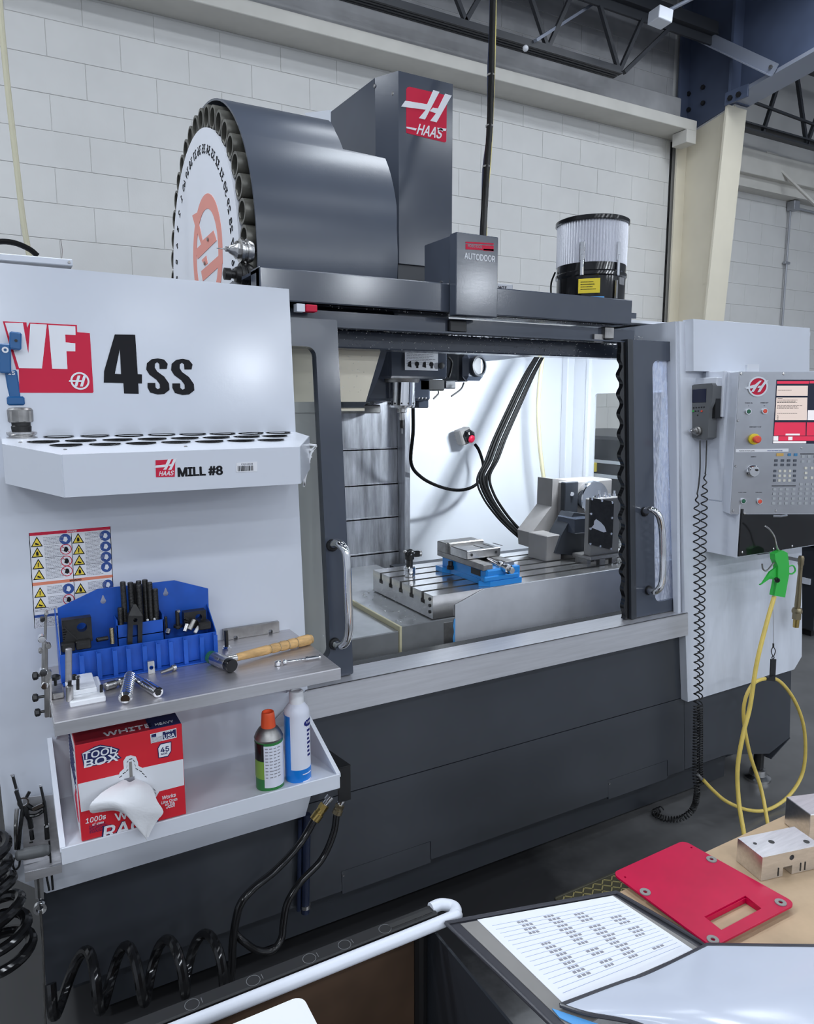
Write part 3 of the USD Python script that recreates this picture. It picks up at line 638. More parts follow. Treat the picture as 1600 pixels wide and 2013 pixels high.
# ---- spindle head sheet metal
hy = 2.4; hx0 = aY((783, 138), hy)[0]; hx1 = aY((890, 162), hy)[0]; hz1 = aY((783, 139), hy)[2]; hzb = aY((700, 515), hy)[2]
B_ = aZ((737, 153), hz1); C_ = aZ((650, 220), hz1)
hc = part('head_cover', ext([(hx0, hy), (hx1, hy), (hx1, 3.35), (C_[0], 3.35), (C_[0], C_[1]), (B_[0], B_[1])], 2.05, hz1, fZ), 'grey_paint', label='tall grey sheet cover of the spindle head', smooth=False)
obj('lower_cover', bx(hx0+.002, hx1-.004, hy+.012, 3.3, 1.76, 2.052), 'dark_paint', hc)
part('column_top', bx(1.0, 1.75, 3.3, 3.8, 1.6, 2.45), 'white_plain')
part('drum_bracket', [slab([aX(p, 1.24) for p in ((598, 222), (650, 216), (650, 300))], (1, 0, 0), .004)], 'white_plain', label='pale triangular sheet between drum and head')
Zb = lambda s: [(620+x/3.871, 120+y/3.871) for x, y in s]
def onH(p): q = aY(p, hy); return (q[0], q[2])
def hd(name, s, m, t0=-.001, t1=-.0002, holes=()): return obj(name, ext(Polygon([onH(p) for p in Zb(s)], [[onH(p) for p in Zb(h)] for h in holes]), hy+t0, hy+t1, fY), m, hc, smooth=False)
hd('red_square', [(700, 200), (715, 196), (1000, 262), (995, 612), (985, 620), (690, 548), (690, 215)], 'red')
hd('logo_stroke', [(895, 222), (942, 236), (832, 446), (785, 436), (838, 372), (650, 348), (682, 303), (848, 330)], 'decal_white', -.0022, -.001)
hd('logo_stroke', [(985, 250), (1035, 264), (920, 468), (872, 456), (915, 400), (868, 382), (892, 356), (930, 362)], 'decal_white', -.0022, -.001)
ux = V(hx1-hx0, 0, 0); ux /= np.linalg.norm(ux)
q = aY(Zb([(862, 572)])[0], hy-.001)
obj('lettering', letters('HAAS', .034, q, (1, 0, 0), (0, 0, 1), (0, -1, 0), .0012, slant=.35, sx=.82), 'decal_white', hc, smooth=False)
hd('logo_stroke', [(692, 500), (770, 515), (760, 530), (690, 512)], 'decal_white', -.0022, -.001); hd('logo_stroke', [(925, 508), (995, 516), (990, 535), (930, 525)], 'decal_white', -.0022, -.001)
for p in Zb([(450, 190), (590, 248)]): q = aX(p, B_[0]-.001); obj('screw', lathe([(.007, 0), (.005, .003)], q, (-1, 0, 0), 10), 'steel', hc)

# ---- mist filter canister on the roof
fc = V(1.869, 2.02, rT-.004); fr = .125
fil = thing('mist_filter', 'round pleated filter canister with black base on the right end of the roof', 'filter', fc)
obj('base', [lathe([(.112, 0), (.118, .02), (.119, .09), (.123, .095), (.123, .105), (.119, .11), (.119, .135)], fc, (0, 0, 1), 40)], 'gloss_black', fil)
pl_ = []
for i in range(72):
    a = i*2*math.pi/72; pl_ += [(.114*math.cos(a), .114*math.sin(a)), (.1215*math.cos(a+math.pi/72), .1215*math.sin(a+math.pi/72))]
pm = ext(pl_, .135, .272, fZ); pm.apply_translation(fc); obj('pleated_media', pm, 'filter_mesh', fil, smooth=20)
obj('lid', lathe([(.124, 0), (.127, .002), (.127, .013), (.122, .016), (.05, .017)], fc+V(0, 0, .272), (0, 0, 1), 40), 'gloss_black', fil)
vd = V(-.679, -.734, 0)                    # towards the viewer
tg = V(.734, -.679, 0)
def onC(ang, z, r): a = math.radians(ang); d = vd*math.cos(a)+tg*math.sin(a); return fc+d*r+V(0, 0, z), d, np.cross(V(0, 0, 1), d)
for ang in (-14, 46):
    c, d, t = onC(ang, .125, .124); lt = obj('latch', [obb(c+V(0, 0, .0), t, d, (0, 0, 1), .006, .004, .035, .002), obb(c+V(0, 0, .045), t, d, (0, 0, 1), .008, .003, .03, .001)], 'chrome', fil)
c, d, t = onC(-2, .055, .121); cl_ = obj('warning_label', obb(c, t, d, (0, 0, 1), .036, .0025, .024), 'yellow', fil, smooth=False)
obj('small_print', text_lines(c+d*.0026-t*.028+V(0, 0, .014), t, (0, 0, 1), d, .055, 4, .008, .002, 3), 'print_black', cl_, smooth=False)
c, d, t = onC(8, .012, .120); obj('blue_label', obb(c, t, d, (0, 0, 1), .03, .003, .008), 'tape_blue', fil, smooth=False)
c, d, t = onC(58, .075, .120)
obj('foil_patch', [obb(c, t, d, (0, 0, 1), .016, .003, .012), obb(c+V(0, 0, -.03)-t*.03, t, d, (0, 0, 1), .005, .003, .03)], 'steel', fil)
q = onC(-80, .12, .125)[0]; obj('wire', tube(spline([q, q+V(-.025, -.01, -.04), q+V(-.03, -.015, -.09), q+V(-.05, -.02, -.125)], 5), .003, 6), 'cable_black', fil)

# =========================================================================  inside the mill
IY = 3.2
part('back_wall', bx(1.62, 2.86, IY, IY+.01, .55, 1.95), 'inner_white', label='white inner back wall')
part('back_wall', bx(.55, 1.34, 2.99, 3.0, .55, 1.80), 'inner_white', label='white inner wall left of the way cover')
SX = 2.82
wz0, wz1, wy0, wy1 = .80, 1.60, 2.50, 2.985
part('side_window_wall', ext(sbox(1.95, .55, IY, 1.85).difference(rrect(wy0, wy1, wz0, wz1, .02)), SX, SX+.012, fX), 'inner_white', label='white inner side wall with a window')
part('corner_trim', [bx(SX-.05, SX+.001, IY-.05, IY-.002, .55, 1.84, .004), bx(SX-.02, SX+.001, wy1+.03, wy1+.05, .55, 1.84)], 'inner_white')
part('side_window', bx(SX+.003, SX+.008, wy0-.01, wy1+.01, wz0-.01, wz1+.01), 'pane')
part('enclosure_roof', bx(2.0, 2.86, 1.99, 3.21, 1.84, 1.85), 'inner_white')
# lamp body of the work light
part('work_lamp_body', bx(2.05, 2.31, 2.19, 2.31, 1.745, 1.78, .005), 'lamp_body')
for y in (700, 760, 860, 900, 950): q = aY((1119, y), IY-.002); part('rivet', cyl(q, q-V(0, .003, 0), .004, 8), 'steel_dull')
# way covers behind the spindle: six steel slats
zz = [1.56, 1.348, 1.187, 1.032, .868, .70, .55]
for i in range(6):
    y = 2.95+.004*(5-i)
    part('way_cover', [bx(1.30, 1.60, y, y+.01, zz[i+1]-.008, zz[i], .002), bx(1.30, 1.60, y-.004, y, zz[i+1]-.008, zz[i+1]+.004, .001)], 'way_steel')
part('way_cover_rail', [bx(1.60, 1.63, 2.90, 2.99, .6, 1.60, .003), bx(1.63, 1.642, 2.93, IY, .6, 1.6)], 'way_steel', label='upright rail beside the way cover')
part('wiper_ledge', bx(1.26, 1.46, 2.86, 2.95, 1.508, 1.545, .004), 'steel_dull', label='ledge full of chips over the way cover')
# spindle head casting with nose, label, motor, hoses
hb0 = part('head_casting', [bx(1.30, aY((880, 700), 2.47)[0], 2.47, 3.0, 1.645, 1.86, .008),
     bx(1.27, 1.56, 2.60, 3.02, 1.56, 1.66, .01)], 'grey_paint', label='dark grey cast head of the spindle')
LX0, LX1 = aY((795, 700), 2.47)[0], aY((860, 700), 2.47)[0]; LZ1, LZ0 = 1.745, aY((820, 728), 2.47)[2]
lb_ = obj('data_plate', bx(LX0, LX1, 2.466, 2.4705, LZ0, LZ1), 'decal_white', hb0, smooth=False)
obj('small_print', text_lines((LX0+.008, 2.4658, LZ1-.008), (1, 0, 0), (0, 0, 1), (0, -1, 0), LX1-LX0-.016, 7, .006, .002, 5, .0006), 'print_grey', hb0, smooth=False)
for i, x in enumerate(np.linspace(LX0+.02, LX1-.03, 4)):
    obj('pictogram', ext(Point(x, LZ0+.024).buffer(.009).union(sbox(x-.003, LZ0+.008, x+.006, LZ0+.03)) if i % 2 else Polygon([(x-.008, LZ0+.014), (x+.008, LZ0+.01), (x+.006, LZ0+.034), (x-.004, LZ0+.03)]), 2.4652, 2.4662, fY), 'print_black', hb0, smooth=False)
q = aY((867, 719), 2.465); obj('bolt', lathe([(.012, 0), (.012, .006), (.006, .007)], q, (0, -1, 0), 14), 'black', hb0)
SPX, SPY = aY((790, 768), 2.58)[0], 2.58
def sz(py): return aY((790, py), SPY)[2]
sp = part('spindle_nose', lathe([(.066, sz(752)), (.07, sz(748)), (.07, sz(744)), (.066, sz(742))], (SPX, SPY, 0), (0, 0, 1), 36), 'steel_dull', label='steel spindle nose')
sp2 = part('spindle_nose', lathe([(.03, sz(803)), (.048, sz(801)), (.053, sz(797)), (.053, sz(752))], (SPX, SPY, 0), (0, 0, 1), 36), 'chrome', label='bright steel spindle nose with a band of screws')
for i in range(12):
    a = i*math.pi/6; obj('screw', cyl((SPX+.051*math.cos(a), SPY+.051*math.sin(a), sz(793)), (SPX+.0545*math.cos(a), SPY+.0545*math.sin(a), sz(793)), .0035, 8), 'slot_dark', sp2)
lh = thing('tool_holder', 'slim steel tool holder with a small cutter clamped in the spindle of the mill', 'tool holder', (SPX, SPY, sz(850)))
obj('holder', lathe([(.010, sz(826)), (.012, sz(822)), (.012, sz(812)), (.02, sz(810)), (.02, sz(803.5))], (SPX, SPY, 0), (0, 0, 1), 20), 'steel', lh)
obj('collet', lathe([(.0075, sz(842)), (.009, sz(838)), (.007, sz(826))], (SPX, SPY, 0), (0, 0, 1), 14), 'black_oxide', lh)
obj('stylus', lathe([(.0012, sz(853)), (.0018, sz(842))], (SPX, SPY, 0), (0, 0, 1), 8), 'steel', lh)
# coolant block and servo beside the nose
def pb(x0, y0, x1, y1, yy, dep, m, b=.004, n='coolant_block', **k):
    a, c = aY((x0, y0), yy), aY((x1, y1), yy); return part(n, bx(a[0], c[0], yy, yy+dep, c[2], a[2], b), m, **k)
pb(826, 746, 874, 768, 2.60, .1, 'black'); 
pb(822, 768, 843, 802, 2.64, .1, 'grey_paint', n='nozzle_block')
for x in (826, 833, 840): part('coolant_nozzle', cyl(aY((x+4, 770), 2.62), aY((x-4, 784), 2.60), .004, 8), 'steel')
part('coolant_nozzle', tube(spline([aY((862, 768), 2.6), aY((862, 774), 2.6), aY((852, 784), 2.6)], 4), .004, 7), 'steel_dull')
part('coolant_nozzle', tube(spline([aY((912, 752), 2.62), aY((906, 765), 2.62), aY((887, 779), 2.61)], 4), .0035, 7), 'black')
sm = pb(900, 690, 922, 750, 2.66, .13, 'dark_paint', .006, 'servo_motor', label='dark servo motor right of the spindle head')
qa = aY((934, 722), 2.62)
obj('end_cap', [obb(qa+V(0, .02, 0), (1, 0, 0), (0, 1, 0), (0, 0, 1), .052, .022, .056, .018)], 'grey_paint', sm)
obj('end_cap', [lathe([(.044, 0), (.044, .012), (.036, .014), (.034, .006)], qa+V(.012, .0, .005), (.25, -1, 0), 20)], 'dark_paint', sm)
part('motor_cable', tube(spline([aY(p, 2.66) for p in ((881, 702), (888, 712), (886, 728), (882, 742))], 5), .006, 7), 'cable_black')
pb(876, 748, 896, 764, 2.66, .06, 'dark_paint', .003, 'connector_block')
# cream cover left of the spindle (pocket door of the tool changer), chips on it
cw = [aY(p, 2.05) for p in ((757, 660), (719, 790), (560, 790), (560, 660))]
part('changer_shroud', slab(cw, (0, 1, 0), .02), 'cream', label='cream sheet cover left of the spindle')
pt = aY((640, 790), 2.06); part('shroud_return', bx(.62, 1.0, 2.07, 2.95, pt[2]-.028, pt[2]-.020), 'cream')
gx = aY((668, 900), 1.93)[0]; gz_ = aY((600, 790), 1.93)[2]
part('inner_guard', [bx(.45, gx, 1.93, 1.94, .80, gz_, .002), bx(.45, gx, 1.925, 1.945, gz_-.03, gz_)], 'guard_steel', label='grey steel guard behind the left door window')
part('shroud_side', [bx(.64, .66, 1.86, 2.98, .60, 1.80)], 'inner_white', label='inner left side wall')
# machine table with five T slots
TZ = .90; TX0, TX1, TY0, TY1 = 1.25, 2.571, 2.069, 2.526
tp = Polygon([(TY0, TZ-.082), (TY1, TZ-.082), (TY1, TZ), (TY0, TZ)])
for i in range(5):
    yc = TY0+.0685+i*.08
    tp = tp.difference(sbox(yc-.0085, TZ-.028, yc+.0085, TZ+.01)).difference(sbox(yc-.0145, TZ-.040, yc+.0145, TZ-.025))
tb = part('machine_table', ext(tp, TX0, TX1, fX), 'table_iron', smooth=False, label='cast iron table with five T slots')
obj('slot_floor', [bx(TX0+.004, TX1-.004, TY0+.0685+i*.08-.014, TY0+.0685+i*.08+.014, TZ-.0399, TZ-.0385) for i in range(5)], 'slot_dark', tb)
for z in (.885, .862, .84): obj('screw', cyl((TX0-.003, TY0+.02, z), (TX0, TY0+.02, z), .006, 10), 'black', tb)
ed = part('saddle', bx(1.52, 2.4, 2.12, 2.9, .60, .817), 'dark_paint', label='dark saddle under the table')
AX0 = aY((895, 1200), TY0-.006)[0]
part('table_apron', [ext([(AX0, .713), (2.56, .713), (2.56, .8985), (AX0+.12, .8985), (AX0, .858)], TY0-.006, TY0-.002, fY), bx(AX0, 2.56, TY0-.006, TY0+.06, .713, .717)], 'apron', label='large stainless splash apron along the front of the table')
# telescopic covers left of the saddle
cz0 = .814
part('slide_cover', [bx(1.118, AX0+.14, TY0-.004, 2.95, .708, cz0, .003)], 'cover_steel', label='inner telescopic slide cover, wet steel')
part('slide_cover', [bx(.68, 1.112, TY0-.012, 2.95, .705, cz0-.012, .003)], 'cover_steel', label='outer telescopic slide cover')
part('wiper_strip', [bx(1.112, 1.121, TY0-.016, 2.96, .704, cz0+.003, .001)], 'cream_hose', label='tan wiper strip between the slide covers')
q = aY((878, 1240), TY0-.007); part('tape_strip', [bx(AX0-.045, AX0-.004, TY0-.0065, TY0-.004, .72, .80)], 'steel_dull')
part('blue_smear', ext(Polygon([(AX0-.008, .714), (AX0-.001, .714), (AX0-.001, .81), (AX0-.006, .808), (AX0-.010, .785), (AX0-.006, .762), (AX0-.011, .74)]), TY0-.0085, TY0-.0063, fY), 'tape_blue', smooth=False)
part('chip_pan', bx(.66, 2.82, 1.90, 3.2, .60, .64), 'dark_paint')
# hoses inside: loop with probe cable, bundle to the rotary, cream air hose
W = 3.12
def wl(name, pts, ys, r, m, n=8, **k): return part(name, tube(spline([aY(p, y) for p, y in zip(pts, ys)], 7), r, n), m, **k)
Zd = lambda s: [(640+x/3.81, 650+y/3.81) for x, y in s]
wl('air_blast_hose', Zd([(655, 580), (655, 760), (640, 990), (720, 1100), (860, 1170), (1000, 1195), (1110, 1165), (1175, 1090), (1180, 1000), (1150, 900), (1118, 850)]), [2.75, 2.78, 2.85, 2.9, 2.95, 3.0, 3.02, 3.05, 3.08, 3.1, 3.12], .008, 'cable_black', label='black hose hanging in a loop from the head')
q = aY((924, 858), 3.09)
jn = part('hose_gland', [obb(q+V(-.01, .045, .0), (1, 0, .3), (0, 1, 0), (-.3, 0, 1), .035, .03, .04, .006)], 'cast_grey')
obj('nut', [lathe([(.034, 0), (.036, .012), (.03, .03), (.022, .036)], q+V(0, .03, .005), (.15, -1, -.25), 8)], 'gloss_black', jn)
obj('indicator', lathe([(.02, 0), (.02, .006), (.012, .012)], q+V(.003, -.006, -.012), (.15, -1, -.3), 16), 'red', jn)
bundle = [(1062, 700), (1040, 740), (1012, 800), (985, 860), (968, 905), (952, 940), (962, 975), (985, 1010), (1012, 1040), (1045, 1070)]
for dx, dy, r in ((-9, 0, .007), (-3, -2, .008), (5, 3, .007), (11, -3, .0065), (1, 6, .006), (-15, 3, .005), (-6, 2, .004)):
    pts = [(x+dx*(.35+.65*math.sin(math.pi*(i+1)/11+.3)), y+dy) for i, (x, y) in enumerate(bundle)]
    yl = [2.9, 2.9, 2.9, 2.88, 2.85, 2.8, 2.72, 2.62, 2.55, 2.50]
    wl('rotary_cable', pts, yl, r, 'cable_black')
wl('air_hose', [(1068, 690), (1062, 740), (1058, 800), (1060, 860), (1066, 920), (1076, 985), (1082, 1010)], [3.0]*7, .011, 'cream_hose', label='cream hose hanging on the back wall')
# chips lying about
cm = []
def chips(n, fn, s0, s1):
    for _ in range(n):
        p = fn(); a = nrng.normal(size=3); u, w_, d = basis(a); s = rng.uniform(s0, s1)
        v = np.array([p, p+u*s, p+w_*s*.7, p+d*s*.5]); cm.append(trimesh.Trimesh(v, [(0, 2, 1), (0, 1, 3), (1, 2, 3), (0, 3, 2)], process=False))
U = rng.uniform
chips(320, lambda: V(U(.68, 2.08), U(1.955, 1.99), cr1+U(0, .002)), .003, .010)
chips(420, lambda: (lambda t: V(1.62+t*.46, U(1.955, 2.02), cr1+U(0, .03)*t))(U(0, 1)), .004, .010)
chips(260, lambda: V(U(.68, 2.05), 1.9695-U(0, .001), U(cr0, cr1)), .002, .005)
chips(120, lambda: V(U(1.27, 1.45), U(2.87, 2.94), 1.547+U(0, .006)), .004, .010)
chips(60, lambda: V(U(.80, .99), 2.0495, U(1.58, 1.70)), .002, .004)
chips(90, lambda: V(U(1.14, 1.5), U(2.08, 2.55), cz0+U(0, .002)), .003, .009)
chips(60, lambda: V(U(.8, 1.9), U(1.865, 1.885), 1.811-U(0, .004)), .002, .005)
chips(160, lambda: V(U(2.12, 2.56), U(2.08, 2.5), TZ+U(0, .003)), .003, .010)
obj('metal_chips', trimesh.util.concatenate(cm), 'chip', smooth=False, cat='metal chips', kind='stuff', label='small bright metal chips scattered over rails, covers and table of the mill')

# =========================================================================  doors
DO = .035
def dz(x): return x
ld_l, ld_r = .50, aF((665, 632), DO)[0]; ld_t, ld_b = aF((665, 629), DO)[2], .80
lx = aF((692, 1315), DO)[0]; ld_r = (ld_r+lx)/2
w_r = (aF((624, 700), DO)[0]+aF((647, 1275), DO)[0])/2; w_t = aF((600, 681), DO)[2]
dl = part('left_door', ext(rrect(ld_l, ld_r, ld_b, ld_t, .006).difference(rrect(ld_l+.06, w_r, ld_b+.055, w_t, .025)), DO, DO+.03, fF), 'grey_paint', label='grey framed left sliding door')
obj('window', ext(rrect(ld_l+.05, w_r+.01, ld_b+.045, w_t+.01, .02), DO+.012, DO+.018, fF), 'pane', dl)
def handle(pts, r, parent): return obj('handle', tube(spline(pts, 8), r, 14), 'chrome', parent, label='chrome pull handle')
h0 = aF((652, 1072), DO); h1 = aF((657, 1265), DO)
hp = lambda px, o: aF(px, DO-o)
handle([h0, hp((664, 1068), .045), hp((678, 1082), .066), hp((682, 1110), .07), hp((684, 1170), .07), hp((686, 1235), .07), hp((680, 1262), .062), hp((668, 1270), .04), h1], .0115, dl)
for q in (h0, h1): obj('handle_foot', lathe([(.017, 0), (.016, .008), (.012, .012)], q, (0, -1, 0), 16), 'black', dl)
rd_l = (aF((1243, 670), DO)[0]+aF((1250, 1215), DO)[0])/2
rd_t = aF((1250, 668), DO)[2]
wl_ = (aF((1281, 715), DO)[0]+aF((1289, 1180), DO)[0])/2
wt_, wb_ = aF((1300, 709), DO)[2], aF((1300, 1182), DO)[2]
dr = part('right_door', ext(rrect(rd_l, 2.62, .80, rd_t, .006).difference(rrect(wl_, 2.55, wb_, wt_, .025)), DO, DO+.03, fF), 'grey_paint', label='grey framed right sliding door')
obj('window', ext(rrect(wl_-.01, 2.56, wb_-.01, wt_+.01, .02), DO+.012, DO+.018, fF), 'pane_wet', dr, label='fogged wet door window')
obj('edge_channel', ext([(rd_l-.028, .80), (rd_l-.003, .80), (rd_l-.003, rd_t), (rd_l-.028, rd_t)], DO-.006, DO+.034, fF), 'dark_paint', dr)
sl = []; zz_ = np.linspace(.80, rd_t-.01, 160)
for i, z in enumerate(zz_):
    u = (z-.8)/(rd_t-.8); amp = .008 if .15 < u else .004
    sl.append((rd_l-.05+amp*math.sin(z*2*math.pi/.066+1.2*math.sin(z*7))*(1 if u < .93 else .3), z))
obj('rubber_seal', ext(sl+[(rd_l-.026, rd_t-.01), (rd_l-.026, .80)], DO+.004, DO+.022, fF), 'gloss_black', dr, label='wavy black rubber door seal')
h0 = aF((1266, 1006), DO); h1 = aF((1274, 1160), DO)
handle([h0, hp((1279, 1001), .045), hp((1294, 1012), .066), hp((1301, 1040), .07), hp((1303, 1090), .07), hp((1302, 1140), .07), hp((1295, 1158), .062), hp((1284, 1164), .04), h1], .0115, dr)
for q in (h0, h1): obj('handle_foot', lathe([(.017, 0), (.016, .008), (.012, .012)], q, (0, -1, 0), 16), 'black', dr)
# levelling foot
q = aZ((1497, 1535), 0); q[1] += .02; lf = part('levelling_foot', lathe([(.052, 0), (.052, .012), (.034, .022), (.030, .045), (.012, .05)], (q[0], q[1], 0), (0, 0, 1), 20), 'steel', label='steel levelling pad under the right end of the mill')
obj('screw', cyl((q[0], q[1], .05), (q[0], q[1], .26), .02, 12), 'black', lf)
for p in ((.3, 1.95), (1.4, 1.95), (.3, 3.0), (2.3, 3.0)): part('levelling_foot', lathe([(.052, 0), (.052, .012), (.034, .022), (.030, .045), (.018, .05), (.018, .1)], (p[0], p[1], 0), (0, 0, 1), 16), 'steel_dull')
# box on top of the left panel
q = aF((142, 512), .05)
tbx = thing('top_duct', 'flat grey box lying on the top edge of the left front panel', 'duct', (q[0]-.1, 1.95, q[2]-.02))
q0 = aY((143, 513), 1.93)
obj('body', bx(-.6, q0[0], 1.93, 2.3, q0[2]-.012, q0[2]+.004, .002), 'white_plain', tbx); obj('screw', cyl((q0[0]-.008, 1.929, q0[2]-.004), (q0[0]-.008, 1.926, q0[2]-.004), .003, 8), 'steel_dull', tbx)
obj('black_hose', tube(spline([aY(p, 2.15) for p in ((-40, 482), (0, 475), (30, 478), (58, 490), (74, 503))], 6), .007, 8), 'cable_black', cat='hose', label='short black hose arching onto the flat box at the upper left')
obj('thin_wire', tube(spline([aY(p, 2.2) for p in ((119, 470), (122, 490), (121, 510))], 4), .0012, 5), 'steel_dull', cat='wire', label='thin bare wire standing up behind the flat box')
part('left_side_panel', bx(-.09, -.075, 1.86, 3.3, .55, 1.84), 'white_paint')

# =====================================================================================================  ON THE LEFT PANEL
# ---- tool rack with round sockets
RB = aF((580, 849)); RT = .080
rk = thing('tool_rack', 'white sheet metal tool rack with three rows of round sockets on the left front panel', 'rack', (.34, 1.68, 1.37))
yb_ = float(RB[1])
rz = lambda y: RB[2]-RT*(yb_-y)
fR = lambda u, v, w: (u, v, RB[2]-RT*(yb_-np.asarray(v))+w)
def aR(p): # ray to the tilted rack top
    d = ray(p); t = (1.55-RB[2]+RT*yb_)/(RT*d[1]-d[2]); return EYE+d*t
rx1 = aR((588, 879))[0]; rx0 = aR((123, 896))[0]; ryf = aR((588, 879))[1]; rxe = RB[0]; rxs = rx0-(rxe-rx1)
ymid = ryf+.185
plan = Polygon([(rx0, ryf), (rx1, ryf), (rxe, ymid), (rxe, yb_+.002), (rxs, yb_+.002), (rxs, ymid)])
Zt = lambda s: [(x/2.424, 480+y/2.424) for x, y in s]
hc_ = [aR(p) for p in Zt([(280, 918), (452, 914), (615, 912), (770, 908), (918, 906), (1060, 904), (1195, 902), (1325, 899), (207, 941), (385, 936), (560, 932), (725, 928), (880, 924), (1030, 921), (1175, 917), (1308, 914), (315, 957), (500, 953), (672, 948), (838, 943), (997, 940), (1147, 936), (1290, 933), (105, 920)])]
rows_y = [np.mean([h[1] for h in hc_[:8]]), np.mean([h[1] for h in hc_[8:16]]), np.mean([h[1] for h in hc_[16:23]])]
HR = .0275
holes_ = [(h[0], h[1]) for h in hc_]
pl2 = plan
for c in holes_: pl2 = pl2.difference(Point(*c).buffer(HR, quad_segs=8))
fr_h = .081
obj('top_plate', ext(pl2, -.002, 0, fR), 'white_plain', rk, smooth=False)
obj('front_skirt', bx(rx0, rx1, ryf-.0008, ryf+.002, rz(ryf)-fr_h, rz(ryf)+.0006), 'white_paint', rk)
def skirt(x0, y0, x1, y1): return slab([(x0, y0, rz(y0)), (x1, y1, rz(y1)), (x1, y1, rz(y1)-fr_h), (x0, y0, rz(y0)-fr_h)], (-(y1-y0), x1-x0, 0), .002)
obj('end_skirt', [skirt(rx0, ryf, rxs, ymid), skirt(rxs, ymid, rxs, yb_)], 'white_paint', rk); obj('end_skirt', [skirt(rxe, ymid, rx1, ryf), skirt(rxe, yb_, rxe, ymid)], 'white_paint', rk)
for c in holes_[:23]:
    z = rz(c[1]); cup = trimesh.util.concatenate([ringm((c[0], c[1], z-.045), (0, 0, 1), HR-.0025, HR+.0005, .0455, 20), cyl((c[0], c[1], z-.047), (c[0], c[1], z-.044), HR, 20), ringm((c[0], c[1], z+.0002), (0, RT, 1), HR-.002, HR+.004, .0015, 24)])
    obj('tool_socket', cup, 'gloss_black', rk)
for p in ((40, 870), (128, 884), (365, 878)): obj('screw', lathe([(.004, 0), (.003, .0018)], aR(p), (0, RT, 1), 8), 'steel', rk)
# label on the rack: square logo, MILL #8, bar code
ryf = ryf-.0008
def rq(s): return [(q[0], q[2]) for q in (aY(p, ryf) for p in s)]
Zk = lambda s: [(x/2.424, 480+y/2.424) for x, y in s]
mlg = obj('red_square', ext(rq(Zk([(741, 1030), (835, 1024), (832, 1108), (743, 1110)])), ryf-.001, ryf-.0002, fY), 'sign_red', rk, smooth=False)
for s in ([(800, 1024), (818, 1022), (792, 1074), (776, 1075), (786, 1062), (734, 1066), (742, 1054), (788, 1050)], [(826, 1024), (842, 1020), (816, 1075), (800, 1076), (812, 1058), (802, 1057), (808, 1048), (815, 1048)]):
    obj('logo_stroke', ext(rq(Zk(s)), ryf-.0016, ryf-.001, fY), 'decal_white', mlg, smooth=False)
obj('lettering', letters('HAAS', .009, aY(Zk([(790, 1102)])[0], ryf), (1, 0, 0), (0, 0, 1), (0, -1, 0), .0016, slant=.3, sx=.85), 'decal_white', mlg, smooth=False)
obj('lettering', [letters('MILL #8', .0175, aY(Zk([(956, 1102)])[0], ryf)+V(dx_, 0, dz_), (1, 0, .0), (-.0, 0, 1), (0, -1, 0), .001+i_*.00005, sx=.97) for i_, (dx_, dz_) in enumerate(((-.0007, 0), (.0007, 0), (0, .0004)))], 'print_black', rk, smooth=False)
bq = Zk([(1125, 1042), (1225, 1036), (1225, 1083), (1125, 1087)])
bl = obj('bar_code_label', ext(rq(bq), ryf-.001, ryf-.0002, fY), 'decal_white', rk, smooth=False)
b0 = aY(Zk([(1133, 1082)])[0], ryf); bars = []; x = 0
while x < .034: w_ = rng.choice([.0005, .0008, .0012]); bars.append(bx(b0[0]+x, b0[0]+x+w_, ryf-.0016, ryf-.001, b0[2], b0[2]+.011)); x += w_+rng.choice([.0006, .0009, .0013])
obj('bar_code', bars, 'print_black', bl, smooth=False)
obj('lettering', letters('CQ04808', .004, aY(Zk([(1177, 1052)])[0], ryf-.0005), (1, 0, 0), (0, 0, 1), (0, -1, 0), .0008), 'print_grey', bl, smooth=False)
# tool holder with jointed blue arm in the last socket
tc_ = V(holes_[23][0], holes_[23][1], rz(holes_[23][1]))
HY = tc_[1]
def hz(py): return aY((45, py), HY)[2]
hx = tc_[0]
th_ = thing('tool_holder', 'dark tool holder with ring flange standing at the left end of the white rack', 'tool holder', (hx, HY, hz(866)))
obj('flange', [lathe([(.026, hz(866)-.02), (.029, hz(864)), (.033, hz(862)), (.033, hz(859)), (.028, hz(857)), (.028, hz(855.5)), (.032, hz(853)), (.032, hz(849)), (.024, hz(847))], (hx, HY, 0), (0, 0, 1), 32)], 'steel', th_)
obj('body', lathe([(.022, hz(850)), (.0225, hz(838)), (.021, hz(836)), (.021, hz(829))], (hx, HY, 0), (0, 0, 1), 28), 'black_oxide', th_)
nut = [lathe([(.024, hz(830)), (.0265, hz(828)), (.0265, hz(806)), (.023, hz(802)), (.012, hz(800.5))], (hx, HY, 0), (0, 0, 1), 32)]
obj('nut', nut+[bx(hx+.0235*math.cos(a)-.004, hx+.0235*math.cos(a)+.004, HY+.0235*math.sin(a)-.004, HY+.0235*math.sin(a)+.004, hz(829), hz(808)) for a in np.arange(0, 6.2, math.pi/4)], 'steel_dull', th_)
arm = thing('indicator_arm', 'blue jointed indicator arm clamped in the dark tool holder on the rack', 'indicator holder', (hx, HY, hz(798)))
def ha(x, y): return aY((x, y), HY)
obj('base_clamp', [obb(ha(31, 788), (1, 0, 0), (0, 1, 0), (0, 0, 1), .017, .011, .0095, .003), cyl(ha(38, 797), ha(38, 802), .006, 10)], 'arm_blue', arm)
obj('loop', ringm(ha(8, 786)-V(0, .002, 0), (0, -1, 0), .004, .0055, .003, 16), 'steel', arm)
